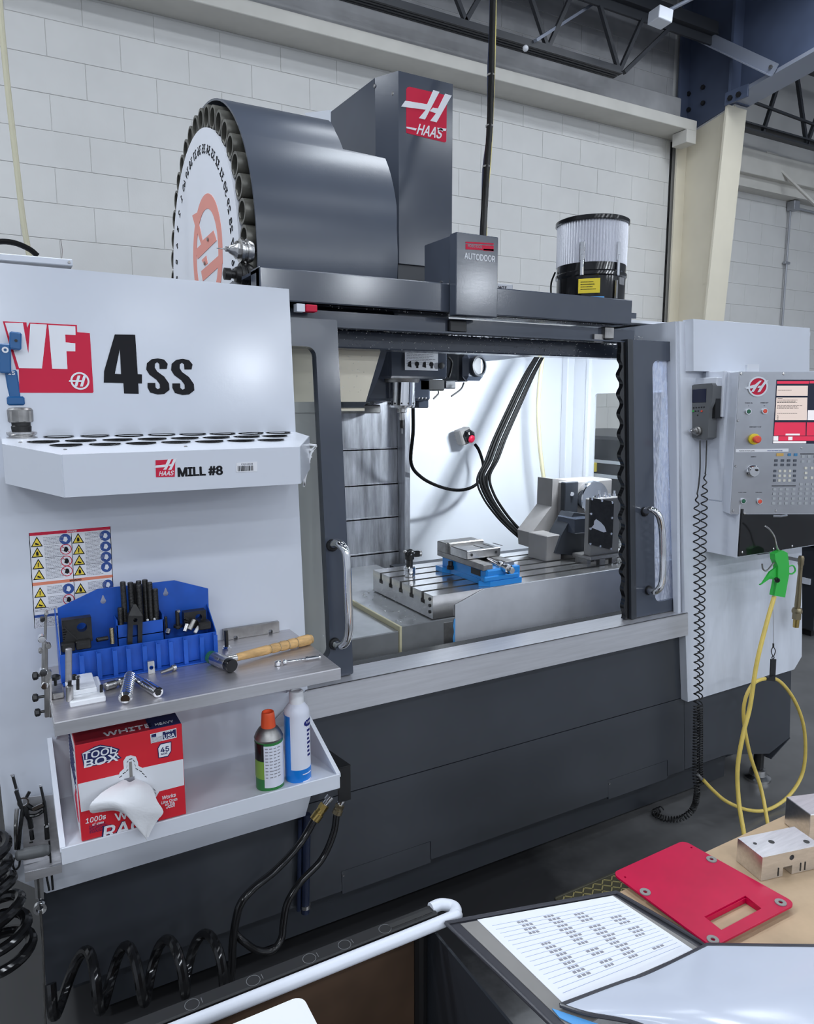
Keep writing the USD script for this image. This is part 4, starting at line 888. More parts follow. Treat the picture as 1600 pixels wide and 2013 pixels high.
def link(p, q, w, t, dy=0):
    a, b = ha(*p)+V(0, dy, 0), ha(*q)+V(0, dy, 0); return bar(a, b, t, w, up=(0, 1, 0), bev=.0025) if False else obb((a+b)/2, b-a, (0, 1, 0), np.cross((b-a)/np.linalg.norm(b-a), (0, 1, 0)), np.linalg.norm(b-a)/2, t/2, w/2, .003)
obj('lower_link', link((30, 784), (21, 728), .0235, .014), 'arm_blue', arm)
obj('joint_mark', [letters('2S', .008, ha(23, 737)-V(0, .0075, 0), (1, 0, 0), (0, 0, 1), (0, -1, 0), .0006)], 'decal_white', arm, smooth=False)
obj('upper_link', link((10, 734), (9, 676), .023, .014, -.012), 'arm_blue', arm)
obj('joint', [ringm(ha(10, 689)-V(0, .020, 0), (0, -1, 0), .003, .0065, .0015, 16)], 'decal_white', arm)
obj('end_clamp', [obb(ha(30, 671)+V(0, -.006, 0), (1, 0, -.1), (0, 1, 0), (.1, 0, 1), .0115, .014, .0185, .003), obb(ha(30, 659)+V(0, -.006, 0), (1, 0, -.1), (0, 1, 0), (.1, 0, 1), .009, .009, .006, .002)], 'arm_blue', arm)
obj('screw', cyl(ha(31, 671)-V(0, .02, 0), ha(31, 671)-V(0, .0225, 0), .003, 10), 'slot_dark', arm)
# white net strip hanging from the right end of the rack
ns = thing('plastic_strip', 'crumpled white plastic netting hanging from the right end of the tool rack', 'netting', aY((600, 900), 1.70))
for pts in ([(594, 872), (606, 880), (600, 905), (596, 930), (598, 955)], [(622, 876), (612, 890), (606, 915), (600, 940), (597, 957)], [(594, 872), (608, 874), (622, 876)], [(600, 880), (612, 884), (620, 878)]):
    obj('strand', tube(spline([aY(p, 1.70) for p in pts], 5), .0028, 6), 'pin_white', ns)
for i in range(6): obj('strand', tube([aY((596+i*.6, 880+i*11), 1.70), aY((616-i*3.2, 888+i*11), 1.70)], .0018, 5), 'pin_white', ns)

# ---- warning sign sheet
Zs = lambda s: [(40+x/5.03, 1020+y/5.03) for x, y in s]
sg = thing('warning_sign', 'white safety warning sheet with yellow triangles and blue discs on the left front panel', 'sign', aF((140, 1140)))
def sgp(name, s, m, o=-.0009, t=.0004, par=sg, px=False, **k): return obj(name, ext(Polygon(fpoly(s if px else Zs(s))).buffer(0), o, o+t, fF), m, par, smooth=False, **k)
sgp('sheet', [(88, 140), (888, 75), (935, 1010), (145, 1085)], 'sign_white', -.0005, .0005)
bd = sgp('header_band', [(88, 140), (888, 75), (890, 103), (90, 170)], 'sign_red', label='red danger band')
obj('lettering', letters('DANGER', .0036, aF(Zs([(510, 130)])[0], -.0012), (1, 0, 0), (0, .075, 1), (0, -1, .075), .0004), 'decal_white', bd, smooth=False)
bd = sgp('header_band', [(118, 634), (914, 550), (916, 577), (120, 664)], 'sign_orange', label='orange warning band')
obj('lettering', letters('WARNING', .0036, aF(Zs([(545, 612)])[0], -.0012), (1, 0, 0), (0, .075, 1), (0, -1, .075), .0004), 'print_black', bd, smooth=False)
sgp('header_band', [(138, 954), (925, 868), (927, 893), (140, 980)], 'sign_blue', label='blue notice band')
for s in ([(500, 140), (505, 140), (541, 800), (536, 800)], [(84, 140), (90, 140), (147, 1085), (141, 1085)], [(884, 75), (890, 75), (935, 1010), (930, 1010)]): sgp('rule', s, 'print_black')
def tri(cx, cy, k=1):
    t = sgp('warning_triangle', [(cx-58, cy+50), (cx+60, cy+40), (cx, cy-56)], 'print_black')
    obj('yellow_field', ext(Polygon(fpoly(Zs([(cx-44, cy+40), (cx+46, cy+33), (cx, cy-40)]))), -.0013, -.0009, fF), 'sign_yellow', t, smooth=False)
    s = [[(cx-20, cy+22), (cx-12, cy+5), (cx+4, cy+12), (cx+26, cy+20), (cx+10, cy+28)], [(cx-10, cy+28), (cx-12, cy), (cx, cy-18), (cx+12, cy), (cx+14, cy+26)], [(cx-5, cy-18), (cx+5, cy-18), (cx+3, cy+26), (cx-4, cy+26)]][k % 3]
    obj('pictogram', ext(Polygon(fpoly(Zs(s))).buffer(0), -.0017, -.0013, fF), 'print_black', t, smooth=False)
for i, c in enumerate(((162, 230), (167, 335), (177, 450), (185, 555), (570, 195), (577, 305), (582, 410), (587, 512), (195, 730), (200, 836), (595, 690))): tri(*c, i)
def disc(cx, cy, m, r=43, ringed=False):
    q = aF(Zs([(cx, cy)])[0]); rr = r/5.03/FPX*q[1]*1.12
    pg = Point(q[0], q[2]).buffer(rr, quad_segs=8)
    if ringed: pg = pg.difference(Point(q[0], q[2]).buffer(rr*.86, quad_segs=8)).union(bar2(q, rr))
    t = obj('disc_sign', ext(pg, -.0009, -.0005, fF), m, sg, smooth=False)
    g = Polygon([(q[0]-rr*.4, q[2]-rr*.3), (q[0]+rr*.1, q[2]-rr*.55), (q[0]+rr*.45, q[2]-rr*.1), (q[0]+rr*.25, q[2]+rr*.45), (q[0]-rr*.15, q[2]+rr*.5)])
    obj('pictogram', ext(g, -.0013, -.0009, fF), 'print_black' if ringed else 'decal_white', t, smooth=False)
def bar2(q, r): return affinity.rotate(sbox(q[0]-r, q[2]-r*.06, q[0]+r, q[2]+r*.06), -45, origin=(q[0], q[2]))
for c in ((443, 200), (838, 165), (843, 272), (848, 375), (852, 475), (475, 690), (865, 650)): disc(*c, 'sign_blue')
for c in ((450, 300), (456, 415), (461, 515), (478, 795)): disc(*c, 'sign_red', ringed=True)
for i, (x, y, w, n) in enumerate(((225, 185, 150, 6), (235, 272, 150, 9), (245, 385, 150, 9), (248, 495, 150, 8), (636, 140, 140, 7), (640, 232, 140, 10), (645, 365, 140, 7), (650, 450, 140, 9), (262, 670, 150, 6), (275, 770, 150, 6), (668, 625, 140, 7), (150, 990, 220, 7), (145, 890, 220, 3))):
    o = aF(Zs([(x, y)])[0], -.0006); k = o[1]/FPX/5.03*1.12
    obj('small_print', text_lines(o, (1, 0, 0), (0, FK, 1), (0, -1, FK), w*k, n, 11*k, 4*k, i+20, .0003), 'print_grey', sg, smooth=False)

# =====================================================================================================  WORK SHELF
SZ = .967
s_fr = aZ((667, 1311), SZ); s_fl = aZ((107, 1424), SZ); SYF = (s_fr[1]+s_fl[1])/2; SX0, SX1 = s_fl[0], s_fr[0]
SZB = aY((111, 1448), SYF)[2]
sh = thing('work_shelf', 'stainless steel work shelf with a folded lip, fixed to the left front panel', 'shelf', (.34, 1.6, SZB))
obj('shelf_plate', [bx(SX0, SX1, SYF, float(F(SZ))-.001, SZ-.003, SZ, .0012)], 'stainless', sh)
obj('front_lip', bx(SX0, SX1, SYF-.0005, SYF+.002, SZB, SZ-.001, .0008), 'stainless_front', sh)
obj('end_lip', bx(SX0-.0005, SX0+.002, SYF, float(F(SZ))-.02, SZB, SZ-.001), 'stainless_front', sh); obj('end_lip', bx(SX1-.002, SX1+.0005, SYF, float(F(SZ))-.02, SZB, SZ-.001), 'stainless_front', sh)
for x in (SX0+.012, SX1-.02): obj('bracket', ext([(SYF+.02, SZ-.004), (float(F(.8))-.002, SZ-.004), (float(F(.78))-.001, .80)], x, x+.004, fX), 'stainless_front', sh)
# ---- lower tray
TYF = 1.463; tx0, tx1 = .0445, .632; tz = .693
tfl = lambda y: .699-(np.asarray(y)-TYF)*.039/.275
ty = thing('parts_tray', 'white sheet metal tray with sloping ends below the steel shelf', 'tray', (.34, 1.6, tz-.004))
obj('tray_floor', ext([(TYF+.0005, .696), (1.736, tfl(1.736)-.003), (1.736, tfl(1.736)), (TYF+.0005, .699)], tx0, tx1, fX), 'white_plain', ty)
obj('front_lip', [bx(tx0, tx1, TYF-.003, TYF+.001, .664, .700, .0015)], 'white_plain', ty)
for n_, x in (('tray_end', tx0), ('tray_end', tx1-.004)):
    obj(n_, [ext([(TYF+.001, .666), (float(F(.655)), .655), (float(F(.80))-.001, .80), (TYF+.001, .700)], x, x+.004, fX), ext([(TYF-.002, .692), (TYF-.001, .701), (float(F(.80)), .806), (float(F(.80)), .796)], x-.002 if x < .3 else x-.004, x+.008 if x < .3 else x+.006, fX)], 'white_plain', ty)

# =====================================================================================================  THINGS ON THE SHELF
def S(p, z=None): return aZ(p, SZ if z is None else z)
# blue clamping kit rack
bf0 = S((127, 1343)); bf1 = S((427, 1295)); KY = (bf0[1]+bf1[1])/2; kx0, kx1 = bf0[0]-.004, bf1[0]
KB = KY+.075                                           # back plate
kz = aY((422, 1242), KY)[2]
kr = thing('clamping_kit_rack', 'blue steel rack of a clamping kit standing at the back of the shelf', 'rack', ((kx0+kx1)/2, KY+.04, SZ))
def kb(p): q = aY(p, KB); return (q[0], q[2])
bp = Polygon([(kb((113, 1196))[0], SZ+.002), kb((113, 1196)), kb((192, 1158)), kb((343, 1141)), kb((409, 1157)), (kb((411, 1238))[0], SZ+.002)])
for p in ((203, 1182), (326, 1167)):
    c = kb(p); bp = bp.difference(Point(*c).buffer(.006)).difference(Polygon([(c[0]-.0045, c[1]+.003), (c[0]+.0045, c[1]+.003), (c[0]+.001, c[1]+.014), (c[0]-.001, c[1]+.014)]))
obj('back_plate', ext(bp, KB, KB+.003, fY), 'rack_blue', kr, smooth=False)
obj('front_plate', bx(kx0, kx1, KY, KY+.002, SZ+.0005, kz), 'rack_blue', kr)
obj('bin_floor', bx(kx0, kx1, KY, KB, SZ+.0005, SZ+.004), 'rack_blue', kr)
obj('end_plate', ext([(KY, SZ), (KB+.003, SZ), (KB+.003, aY((113, 1196), KB)[2]), (KB-.004, aY((113, 1196), KB)[2]), (KY, kz-.004)], kx0-.002, kx0, fX), 'rack_blue', kr)
obj('end_plate', ext([(KY, SZ), (KB+.003, SZ), (KB+.003, kz+.05), (KY, kz)], kx1, kx1+.002, fX), 'rack_blue', kr)
for px in (194, 226, 253, 285, 312, 337, 366, 398, 425, 160):
    x = aY((px, 1290), KY-.012)[0]
    obj('front_divider', [bx(x-.0045, x+.0045, KY-.013, KY-.011, SZ+.0005, kz-.004), bx(x-.0045, x-.003, KY-.012, KY+.001, SZ+.0005, kz-.001)], 'rack_blue', kr)
obj('front_ledge', bx(kx0, kx1, KY-.018, KY, SZ+.0005, SZ+.003), 'rack_blue', kr)
KM = KY+.03
mx0, mx1 = aY((229, 1225), KM)[0], aY((322, 1225), KM)[0]; mz = aY((230, 1230), KM)[2]
mb = obj('middle_box', [bx(mx0, mx1, KM, KM+.002, SZ, mz), bx(mx0, mx0+.002, KM, KB, SZ, mz+.012), bx(mx1-.002, mx1, KM, KB, SZ, mz+.012), bx(mx0, mx1, KM, KB, mz-.03, mz-.028)], 'rack_blue', kr)
def stud(px, ptop, pbot, y, r, lab, m='black_oxide', grp=None, nm='threaded_stud', cat='stud'):
    a, b = aY((px, pbot), y), aY((px, ptop), y); L = b[2]-a[2]
    prof = [(r*.9, 0)]; h = .0
    while h < L-.002: prof += [(r, h+.0007), (r*.93, h+.0016)]; h += .0018
    prof += [(r*.85, L)]
    t = thing(nm, lab, cat, a, grp); obj('shaft', lathe(prof, a, (0, 0, 1), 12), m, t, smooth=40); return t
st = [(246, 1143, 1222, .045, .0062, 'tall black threaded stud at the far left of the bunch in the blue rack'), (261, 1144, 1225, .05, .0066, 'tall black threaded stud behind the forked clamp, second from the left in the bunch'),
      (269, 1146, 1226, .06, .0045, 'thin black stud tucked behind the second stud of the bunch'), (277, 1149, 1224, .045, .0066, 'worn grey black stud standing in front, in the middle of the bunch'),
      (277, 1141, 1226, .066, .0062, 'black stud at the back of the bunch with only its end showing'), (289, 1139, 1222, .058, .0066, 'tallest black stud of the bunch in the blue rack'), (298, 1144, 1222, .05, .0064, 'black stud right beside the tallest one'), (308, 1157, 1222, .045, .0066, 'shorter black stud at the far right of the bunch, leaning right'),
      (238, 1194, 1228, .036, .006, 'short black stud at the left corner of the middle box of the rack')]
for px, a, b, dy, r, lab in st: stud(px, a, b, KY+dy, r, lab)
stud(221, 1234, 1265, KY+.02, .005, 'short rusty stud in the front bin left of the forked clamp', 'bronze')
stud(327, 1212, 1240, KY+.035, .0035, 'thin short stud right of the middle box', 'black_oxide')
t = stud(350, 1200, 1236, KY+.035, .0048, 'black bolt with washer standing in the right bin of the rack', 'black_oxide', nm='bolt', cat='bolt'); q = aY((350, 1233), KY+.035); obj('washer', cyl(q, q+V(0, 0, .006), .010, 14), 'black_oxide', t)
q = aY((350, 1203), KY+.035); obj('tip', cyl(q, q+V(0, 0, .005), .005, 10), 'steel', t)
# forked clamp
FYc = KY+.010
fk = thing('forked_clamp', 'black forked strap clamp with a pointed top standing in the blue rack', 'clamp', aY((265, 1268), FYc))
def fq(x, y): q = aY((200+x/5.714, 1130+y/5.714), FYc); return (q[0], q[2])
obj('body', ext(Polygon([fq(300, 460), fq(460, 460), fq(455, 780), fq(410, 780), fq(405, 560), fq(350, 565), fq(345, 795), fq(290, 795)]).difference(Point(*fq(378, 510)).buffer(.0045)), FYc, FYc+.016, fY), 'black_oxide', fk, smooth=False)
obj('nose', hull([(fq(300, 460)[0], FYc, fq(300, 460)[1]), (fq(460, 460)[0], FYc, fq(460, 460)[1]), (fq(395, 345)[0], FYc+.012, fq(395, 345)[1]), (fq(365, 345)[0], FYc+.012, fq(365, 345)[1]), (fq(300, 460)[0], FYc+.016, fq(300, 460)[1]), (fq(460, 460)[0], FYc+.016, fq(460, 460)[1]), (fq(395, 345)[0], FYc+.016, fq(395, 345)[1])]), 'black_oxide', fk)
# step blocks
def stepblock(lab, px, y, w, h, fl=1):
    a = aY(px, y); t = thing('step_block', lab, 'step block', a)
    n = 6; pts = [(0, 0), (w, 0), (w, h), (w*.78, h)]
    pts = [(0, 0), (w, 0), (w, h)]+[(0, h)]
    pg = Polygon([(0, 0), (w, 0), (w, h), (0, h)]).difference(Point(w*.66, h*.62).buffer(min(w, h)*.19))
    for i in range(n): pg = pg.difference(sbox(-.001, h*(.62-.1*i)-.001-.0, w*.16*(1-i/n) if i else w*.1, h*(.62-.1*i)+.0005))
    mm = ext(pg, 0, .022, fY); 
    if fl < 0: mm.vertices[:, 0] = w-mm.vertices[:, 0]; mm.invert()
    mm.apply_translation(a); obj('block', mm, 'black_oxide', t, smooth=False)
    obj('groove', bar(a+V(w*.05, -.0008, h*.75), a+V(w*.5, -.0008, h*.1), .002, .003, up=(0, 1, 0)), 'slot_dark', t); return t
stepblock('black serrated step block with a hole at the left end of the blue rack', (125, 1268), KY+.018, .057, .053)
stepblock('black serrated step block with a hole leaning at the right end of the blue rack', (363, 1238), KY+.03, .05, .04)
def lump(lab, p, y, w, d, h, nm='clamp_block'):
    a = aY(p, y); t = thing(nm, lab, 'clamp block', a); obj('block', bx(a[0], a[0]+w, y, y+d, a[2], a[2]+h, .002), 'black_oxide', t); obj('slot', bx(a[0]+w*.25, a[0]+w*.75, y-.0006, y+.001, a[2]+h*.6, a[2]+h*.75), 'slot_dark', t)
lump('black clamp block lying on the left front bin of the rack, below the step block', (122, 1284), KY+.003, .026, .022, .018)
lump('square black clamp block beside the left step block in the front bin', (150, 1279), KY+.003, .03, .022, .019)
lump('black clamp block at the right end of the front bin of the rack', (392, 1240), KY+.006, .027, .025, .018)
for i, (p0, p1, r, m_, lab) in enumerate((((372, 1238), (382, 1218), .0055, 'steel_dull', 'grey stud end lying tilted in the right bin of the rack'), ((363, 1242), (368, 1226), .005, 'steel', 'bright bolt lying tilted in the right bin, left of the grey stud end'), ((383, 1244), (391, 1231), .004, 'pin_white', 'white plastic pin tilted in the right bin of the rack'), ((329, 1246), (331, 1237), .0055, 'steel', 'short bright nut standing in the bin right of the middle box'), ((190, 1258), (212, 1254), .005, 'black_oxide', 'black stud lying flat in the left bin of the rack'))):
    a, b = aY(p0, KY+.012), aY(p1, KY+.02); obj('loose_fastener', cyl(a, b, r, 12, .001), m_, cat='fastener', label=lab)
for i, (x, y) in enumerate(((290, 1219), (304, 1217))): obj('loose_ball', sph(aY((x, y), KM+.012), .0032, 2), 'pin_white', cat='ball', label=('small white ball on the front edge of the middle box, the left of the two', 'small white ball on the front edge of the middle box, the right of the two')[i])
# T nut leaning on the rack front, bolt lying before it
a = aY((298, 1316), KY-.030); a[2] = SZ+.0004; tn = thing('t_nut', 'bright steel T nut leaning against the front of the blue rack', 'nut', a)
obj('body', ext(sbox(-.007, 0, .007, .027).difference(Point(0, .013).buffer(.0042)), 0, .008, lambda u, v, w: (a[0]+u, a[1]+.0+w+v*.15, a[2]+v)), 'steel', tn, smooth=False)
a = aY((316, 1314), KY-.045); a[2] = SZ+.0045; b = aY((345, 1304), KY-.034); b[2] = SZ+.008; lb2 = thing('bolt', 'steel cap bolt lying on the shelf in front of the blue rack', 'bolt', a)
obj('shank', cyl(a, a+(b-a)*.75, .003, 12, r2=.0045), 'steel_dull', lb2); obj('head', cyl(a+(b-a)*.75, b, .0075, 16, .001), 'steel', lb2)
# hammer
h0, h1 = S((413, 1291), SZ+.017), S((456, 1309), SZ+.016)
hm = thing('hammer', 'soft faced hammer with a wooden handle lying on the shelf', 'hammer', (h0+h1)/2-V(0, 0, .016))
d = (h1-h0); L = np.linalg.norm(d); d /= L
obj('head', [lathe([(.0125, .012), (.0145, .016), (.0145, L-.02), (.014, L-.016)], h0, d, 24), obb((h0+h1)/2, d, np.cross((0, 0, 1), d), np.cross(d, np.cross((0, 0, 1), d)), .011, .013, .012, .004)], 'steel', hm)
obj('face', lathe([(.013, 0), (.0155, .003), (.0155, .014), (.014, .017)], h1-d*.016, d, 24), 'gloss_black', hm); obj('face', lathe([(.012, 0), (.0145, .002), (.0145, .012)], h0, d, 24), 'button_green', hm, label='green hammer face')
g0 = (h0+h1)/2; g1 = S((612, 1256), SZ+.013); hd_ = (g1-g0); HL = np.linalg.norm(hd_); hd_ /= HL
def hpf(t): return .0075+.0035*min(1, t*2.2)+.003*max(0, (t-.5))*1.6
prof = []
for i in range(60):
    t = i/59; r = hpf(t)
    for gpos in (.52, .62, .72, .82):
        if abs(t-gpos) < .012: r *= .86
    if t > .97: r *= .8
    prof.append((r, t*HL))
obj('handle', lathe(prof, g0, hd_, 20), 'wood', hm)
obj('collar', lathe([(.0095, .012), (.0085, .045)], g0, hd_, 18), 'steel', hm)
for gpos in (.52, .62, .72, .82): obj('groove', ringm(g0+hd_*(gpos*HL-.0008), hd_, hpf(gpos)*.8, hpf(gpos)*.93, .0016, 18), 'plywood_edge', hm)
# small wrench / swivel tool at the right of the shelf
a, b = S((546, 1303), SZ+.006), S((629, 1291), SZ+.006)
wr = thing('swivel_handle', 'slim chrome jointed handle lying at the right end of the shelf', 'wrench', a-V(0, 0, .006)); d = (b-a)/np.linalg.norm(b-a)
obj('shaft', cyl(a+d*.02, b, .0026, 10), 'chrome', wr); obj('end_sleeve', [cyl(b-d*.035, b-d*.029, .0052, 12), cyl(b-d*.003, b, .0055, 12), cyl(b-d*.03, b, .0038, 12)], 'chrome', wr)
obj('head', [sph(a, .0062), cyl(a-d*.006, a+d*.006, .0055, 12), sph(a+d*.016, .0062), ringm(a-V(0, 0, .005), (0, 0, 1), .003, .0075, .008, 14)], 'chrome', wr)
# steel bar with two holes leaning on the panel, bolt with nut standing
a = S((439, 1262)); BY = float(F(SZ))-.014
zt2 = aY((548, 1222), BY)[2]; bx0, bx1 = aY((440, 1250), BY)[0], aY((549, 1235), BY)[0]
sb = thing('steel_bar', 'flat steel bar with two holes standing on edge at the back of the shelf', 'bar', ((bx0+bx1)/2, BY, SZ))
pg = sbox(bx0, SZ+.0005, bx1, zt2)
for p in ((463, 1254), (532, 1242)): q = aY(p, BY); pg = pg.difference(Point(q[0], q[2]).buffer(.0055))
obj('body', ext(pg, BY, BY+.011, fY), 'steel_dull', sb, smooth=False)
a = S((446, 1283)); bn = thing('bolt', 'black stud screwed into a bright hexagon nut, standing before the steel bar', 'bolt', a)
obj('nut', [hexbar(a, (0, 0, 1), .0115, .012), hexbar(a+V(0, 0, .012), (0, 0, 1), .009, .004)], 'chrome', bn); zt3 = aY((446, 1239), a[1])[2]; obj('shank', cyl(a+V(0, 0, .016), (a[0], a[1], zt3), .0048, 12), 'black_oxide', bn)
# sockets and spiral
a, b = S((262, 1330), SZ+.012), S((311, 1361), SZ+.011)
so = thing('socket_bar', 'chrome stepped socket bar lying diagonally on the shelf, open end forward', 'socket', (a+b)/2-V(0, 0, .011)); d = (b-a); L = np.linalg.norm(d); d /= L
obj('bar', [lathe([(.006, 0), (.0075, .004), (.0065, .010), (.0075, .014), (.0065, .022), (.0078, .027), (.0068, .033), (.008, .038), (.0072, .046), (.009, .052), (.0105, .056), (.0105, L)], a, d, 20)], 'chrome', so); obj('opening', cyl(b-d*.002, b+d*.0008, .007, 6), 'slot_dark', so)
a, b = S((256, 1327), SZ+.013), S((246, 1374), SZ+.013); d = (b-a); L = np.linalg.norm(d); d /= L
sp_ = thing('ribbed_socket', 'bright ribbed steel socket lying with its round end toward the front of the shelf', 'socket', (a+b)/2-V(0, 0, .013))
prof = [(.008, 0)]; h = .004
while h < L-.02: prof += [(.0115, h), (.0118, h+.006), (.0095, h+.0075), (.0095, h+.009)]; h += .0105
prof += [(.0125, h), (.013, L-.006), (.0085, L)]
obj('body', lathe(prof, a, d, 22), 'chrome', sp_)
a, b = S((206, 1350), SZ+.009), S((250, 1336), SZ+.009); ra = thing('ratchet_sleeve', 'bright steel sleeve lying between the white block and the sockets', 'sleeve', (a+b)/2-V(0, 0, .009)); d = (b-a); L = np.linalg.norm(d)
obj('body', lathe([(.007, 0), (.009, .003), (.009, L*.45), (.006, L*.5), (.006, L*.6), (.0085, L*.65), (.0085, L)], a, d, 20), 'steel', ra)
# white plastic block with pins and a tall steel post
c = [S(p) for p in ((134, 1393), (206, 1376), (203, 1337), (133, 1352))]; bh = .012
pbk = thing('plastic_block', 'white plastic base block with steel pins at the left end of the shelf', 'block', (c[0]+c[2])/2)
bX0, bX1 = (c[0][0]+c[3][0])/2, (c[1][0]+c[2][0])/2-.004; bY0, bY1 = c[0][1], c[2][1]
obj('base', bx(bX0, bX1, bY0, bY1, SZ, SZ+bh, .002), 'pin_white', pbk); obj('upper_step', bx(bX0+.004, bX1-.012, bY0+.03, bY1, SZ+bh, SZ+bh+.01, .0015), 'pin_white', pbk)
def pin(px, p0, p1, y, r, m, n='pin'): a = aY((px, p0), y); b = aY((px, p1), y); return obj(n, cyl(a, b, r, 14, .0008), m, pbk)
yy = bY0+.015
pin(137, 1378, 1348, yy, .0068, 'steel'); pin(137, 1350, 1338, yy+.001, .0035, 'black_oxide'); pin(135, 1340, 1275, yy+.012, .0062, 'stainless', 'post'); pin(153, 1358, 1331, yy+.02, .003, 'black_oxide'); pin(153, 1334, 1329, yy+.02, .0045, 'chrome'); pin(146, 1336, 1326, yy+.035, .0045, 'black'); pin(199, 1362, 1346, yy+.01, .003, 'black_oxide')
# ---- jointed stand with black knobs clamped to the left end of the shelf
jy = 1.56
js = thing('jointed_stand', 'worn steel jointed stop arm with black knobs clamped to the left end of the shelf', 'stop arm', aY((92, 1400), jy))
def J(x, y, dy=0): return aY((40+x/5.03, 1020+y/5.03), jy+dy)
def jb(p, q, w, t, m, n='link'): a, b = J(*p), J(*q); return obj(n, obb((a+b)/2, b-a, (0, 1, 0), np.cross((b-a)/np.linalg.norm(b-a), (0, 1, 0)), np.linalg.norm(b-a)/2, t/2, w/2, .0015), m, js)
jb((275, 1950), (270, 1500), .013, .016, 'steel_dull', 'upright'); jb((300, 1950), (295, 1560), .006, .02, 'steel', 'upright')
jb((225, 1640), (232, 1180), .007, .012, 'steel'); jb((255, 1560), (250, 1220), .007, .012, 'steel_dull')
jb((245, 1200), (252, 920), .005, .006, 'steel_dull'); 
for p, r, m in (((210, 1180), .007, 'chrome'), ((225, 1510), .008, 'chrome'), ((240, 1640), .007, 'chrome'), ((275, 1250), .005, 'steel_dull'), ((200, 1300), .004, 'steel_dull'), ((255, 925), .004, 'steel'), ((215, 990), .004, 'black')):
    q = J(*p); obj('joint', cyl(q-V(0, .01, 0), q+V(0, .008, 0), r, 14, .001), m, js)
for p in ((200, 1760), (222, 1905), (200, 1545)):
    q = J(*p); obj('knob', [lathe([(.006, 0), (.0085, .003), (.0085, .009), (.004, .011)], q-V(.004, 0, 0), (-1, 0, 0), 8), cyl(q-V(.004, 0, 0), q+V(.016, 0, 0), .003, 8)], 'black', js)
obj('clamp_plate', bx(J(310, 1700)[0], J(430, 1700)[0], jy-.01, jy+.05, SZ, SZ+.012, .002), 'steel_dull', js)
for p in ((345, 1590), (380, 1745)):
    q = J(*p, .02); obj('knob', lathe([(.003, -.012), (.003, 0), (.010, .001), (.010, .008), (.004, .011)], q, (0, 0, 1), 8), 'black', js)

# =====================================================================================================  TRAY CONTENT
BFY = 1.466; RX0_, RX1_ = aY((147, 1468), BFY)[0], aY((362, 1520), BFY)[0]; RZ0, RZ1 = .6995, aY((250, 1445), BFY)[2]
def rbx(x, y): q = aY((110+x/5.517, 1380+y/5.517), BFY); return (q[0], q[2])
rg = thing('rag_box', 'red and white cardboard box of shop rags standing in the left of the tray', 'box', ((RX0_+RX1_)/2, BFY+.09, RZ0))
obj('carton', bx(RX0_, RX1_, BFY, BFY+.19, RZ0, RZ1, .001), 'box_red', rg, smooth=False)
obj('side_panel', bx(RX0_-.0008, RX0_, BFY+.006, BFY+.186, RZ0+.002, RZ1-.002), 'box_white', rg, smooth=False)
def rp_(name, s, m, o=-.0008, t=.0006, par=rg): return obj(name, ext(Polygon([rbx(*p) for p in s]).buffer(0), BFY+o, BFY+o+t, fY), m, par, smooth=False)
wbnd = rp_('white_band', [(238, 890), (680, 785), (960, 708), (1372, 618), (1385, 900), (1120, 968), (1085, 1030), (700, 1090), (272, 1192)], 'box_white')
rp_('white_band', [(1372, 618), (1378, 618), (1390, 900), (1385, 900)], 'box_white')
rp_('opening_flap', [(680, 800), (690, 760), (735, 720), (728, 640), (760, 590), (810, 575), (865, 590), (888, 650), (893, 690), (970, 730), (1010, 800), (1060, 870), (1100, 980), (1060, 1050), (700, 1090)], 'box_white', -.0014)
for i, (x, y, x2, y2) in enumerate(((690, 815, 712, 795), (728, 775, 750, 758), (765, 748, 778, 728), (768, 708, 766, 680), (770, 655, 780, 632), (795, 618, 822, 612), (838, 625, 850, 645), (856, 668, 858, 692), (866, 715, 885, 732), (905, 740, 925, 752), (935, 765, 955, 785), (965, 800, 978, 812), (1060, 935, 1072, 960), (1075, 975, 1080, 995))):
    rp_('perforation', [(x-4, y-4), (x2+4, y2-4), (x2+4, y2+4), (x-4, y+4)], 'print_black', -.0019, .0004, wbnd)
rp_('slot', [(790, 650), (820, 640), (835, 850), (800, 870)], 'cast_grey', -.0019, .0004)
rp_('slot', [(735, 830), (850, 800), (850, 915), (805, 915)], 'print_grey', -.0022, .0004)
U_, Vv, N_ = V(1, 0, 0), V(0, 0, 1), V(0, -1, 0)
def rtext(s, h, x, y, m, d=.0012, slant=.12, sx=1.0, o=.0, par=rg, bold=True):
    q = rbx(x, y); return obj('lettering', letters(s, h, (q[0], BFY-o, q[1]), U_, Vv, N_, d, bold, slant, sx), m, par, smooth=False)
tl = rp_('title_patch', [(275, 560), (420, 480), (480, 462), (600, 480), (690, 510), (660, 560), (712, 605), (540, 655), (420, 690), (300, 698)], 'box_navy', -.0012)
rp_('title_patch', [(285, 555), (420, 490), (480, 470), (600, 490), (670, 515), (645, 560), (690, 600), (540, 640), (420, 680), (310, 688)], 'box_white', -.0016, .0005)
rp_('title_patch', [(295, 560), (430, 500), (480, 480), (600, 500), (655, 522), (632, 562), (670, 600), (540, 630), (420, 668), (318, 680)], 'box_navy', -.0020, .0005)
rtext('TOOL', .0130, 470, 582, 'decal_white', .0004, .1, 1.25, .0021, tl); rtext('BOX', .0150, 490, 668, 'decal_white', .0004, .1, 1.5, .0021, tl)
us = rp_('flag_patch', [(1020, 348), (1305, 280), (1308, 382), (1030, 448)], 'box_white', -.0012)
rp_('flag_canton', [(1032, 352), (1085, 340), (1086, 372), (1034, 384)], 'box_navy', -.0016, .0005, us)
for i in range(5): rp_('flag_stripe', [(1032, 392+i*12), (1148, 364+i*12), (1148, 368+i*12), (1032, 396+i*12)], 'print_grey', -.0016, .0005, us)
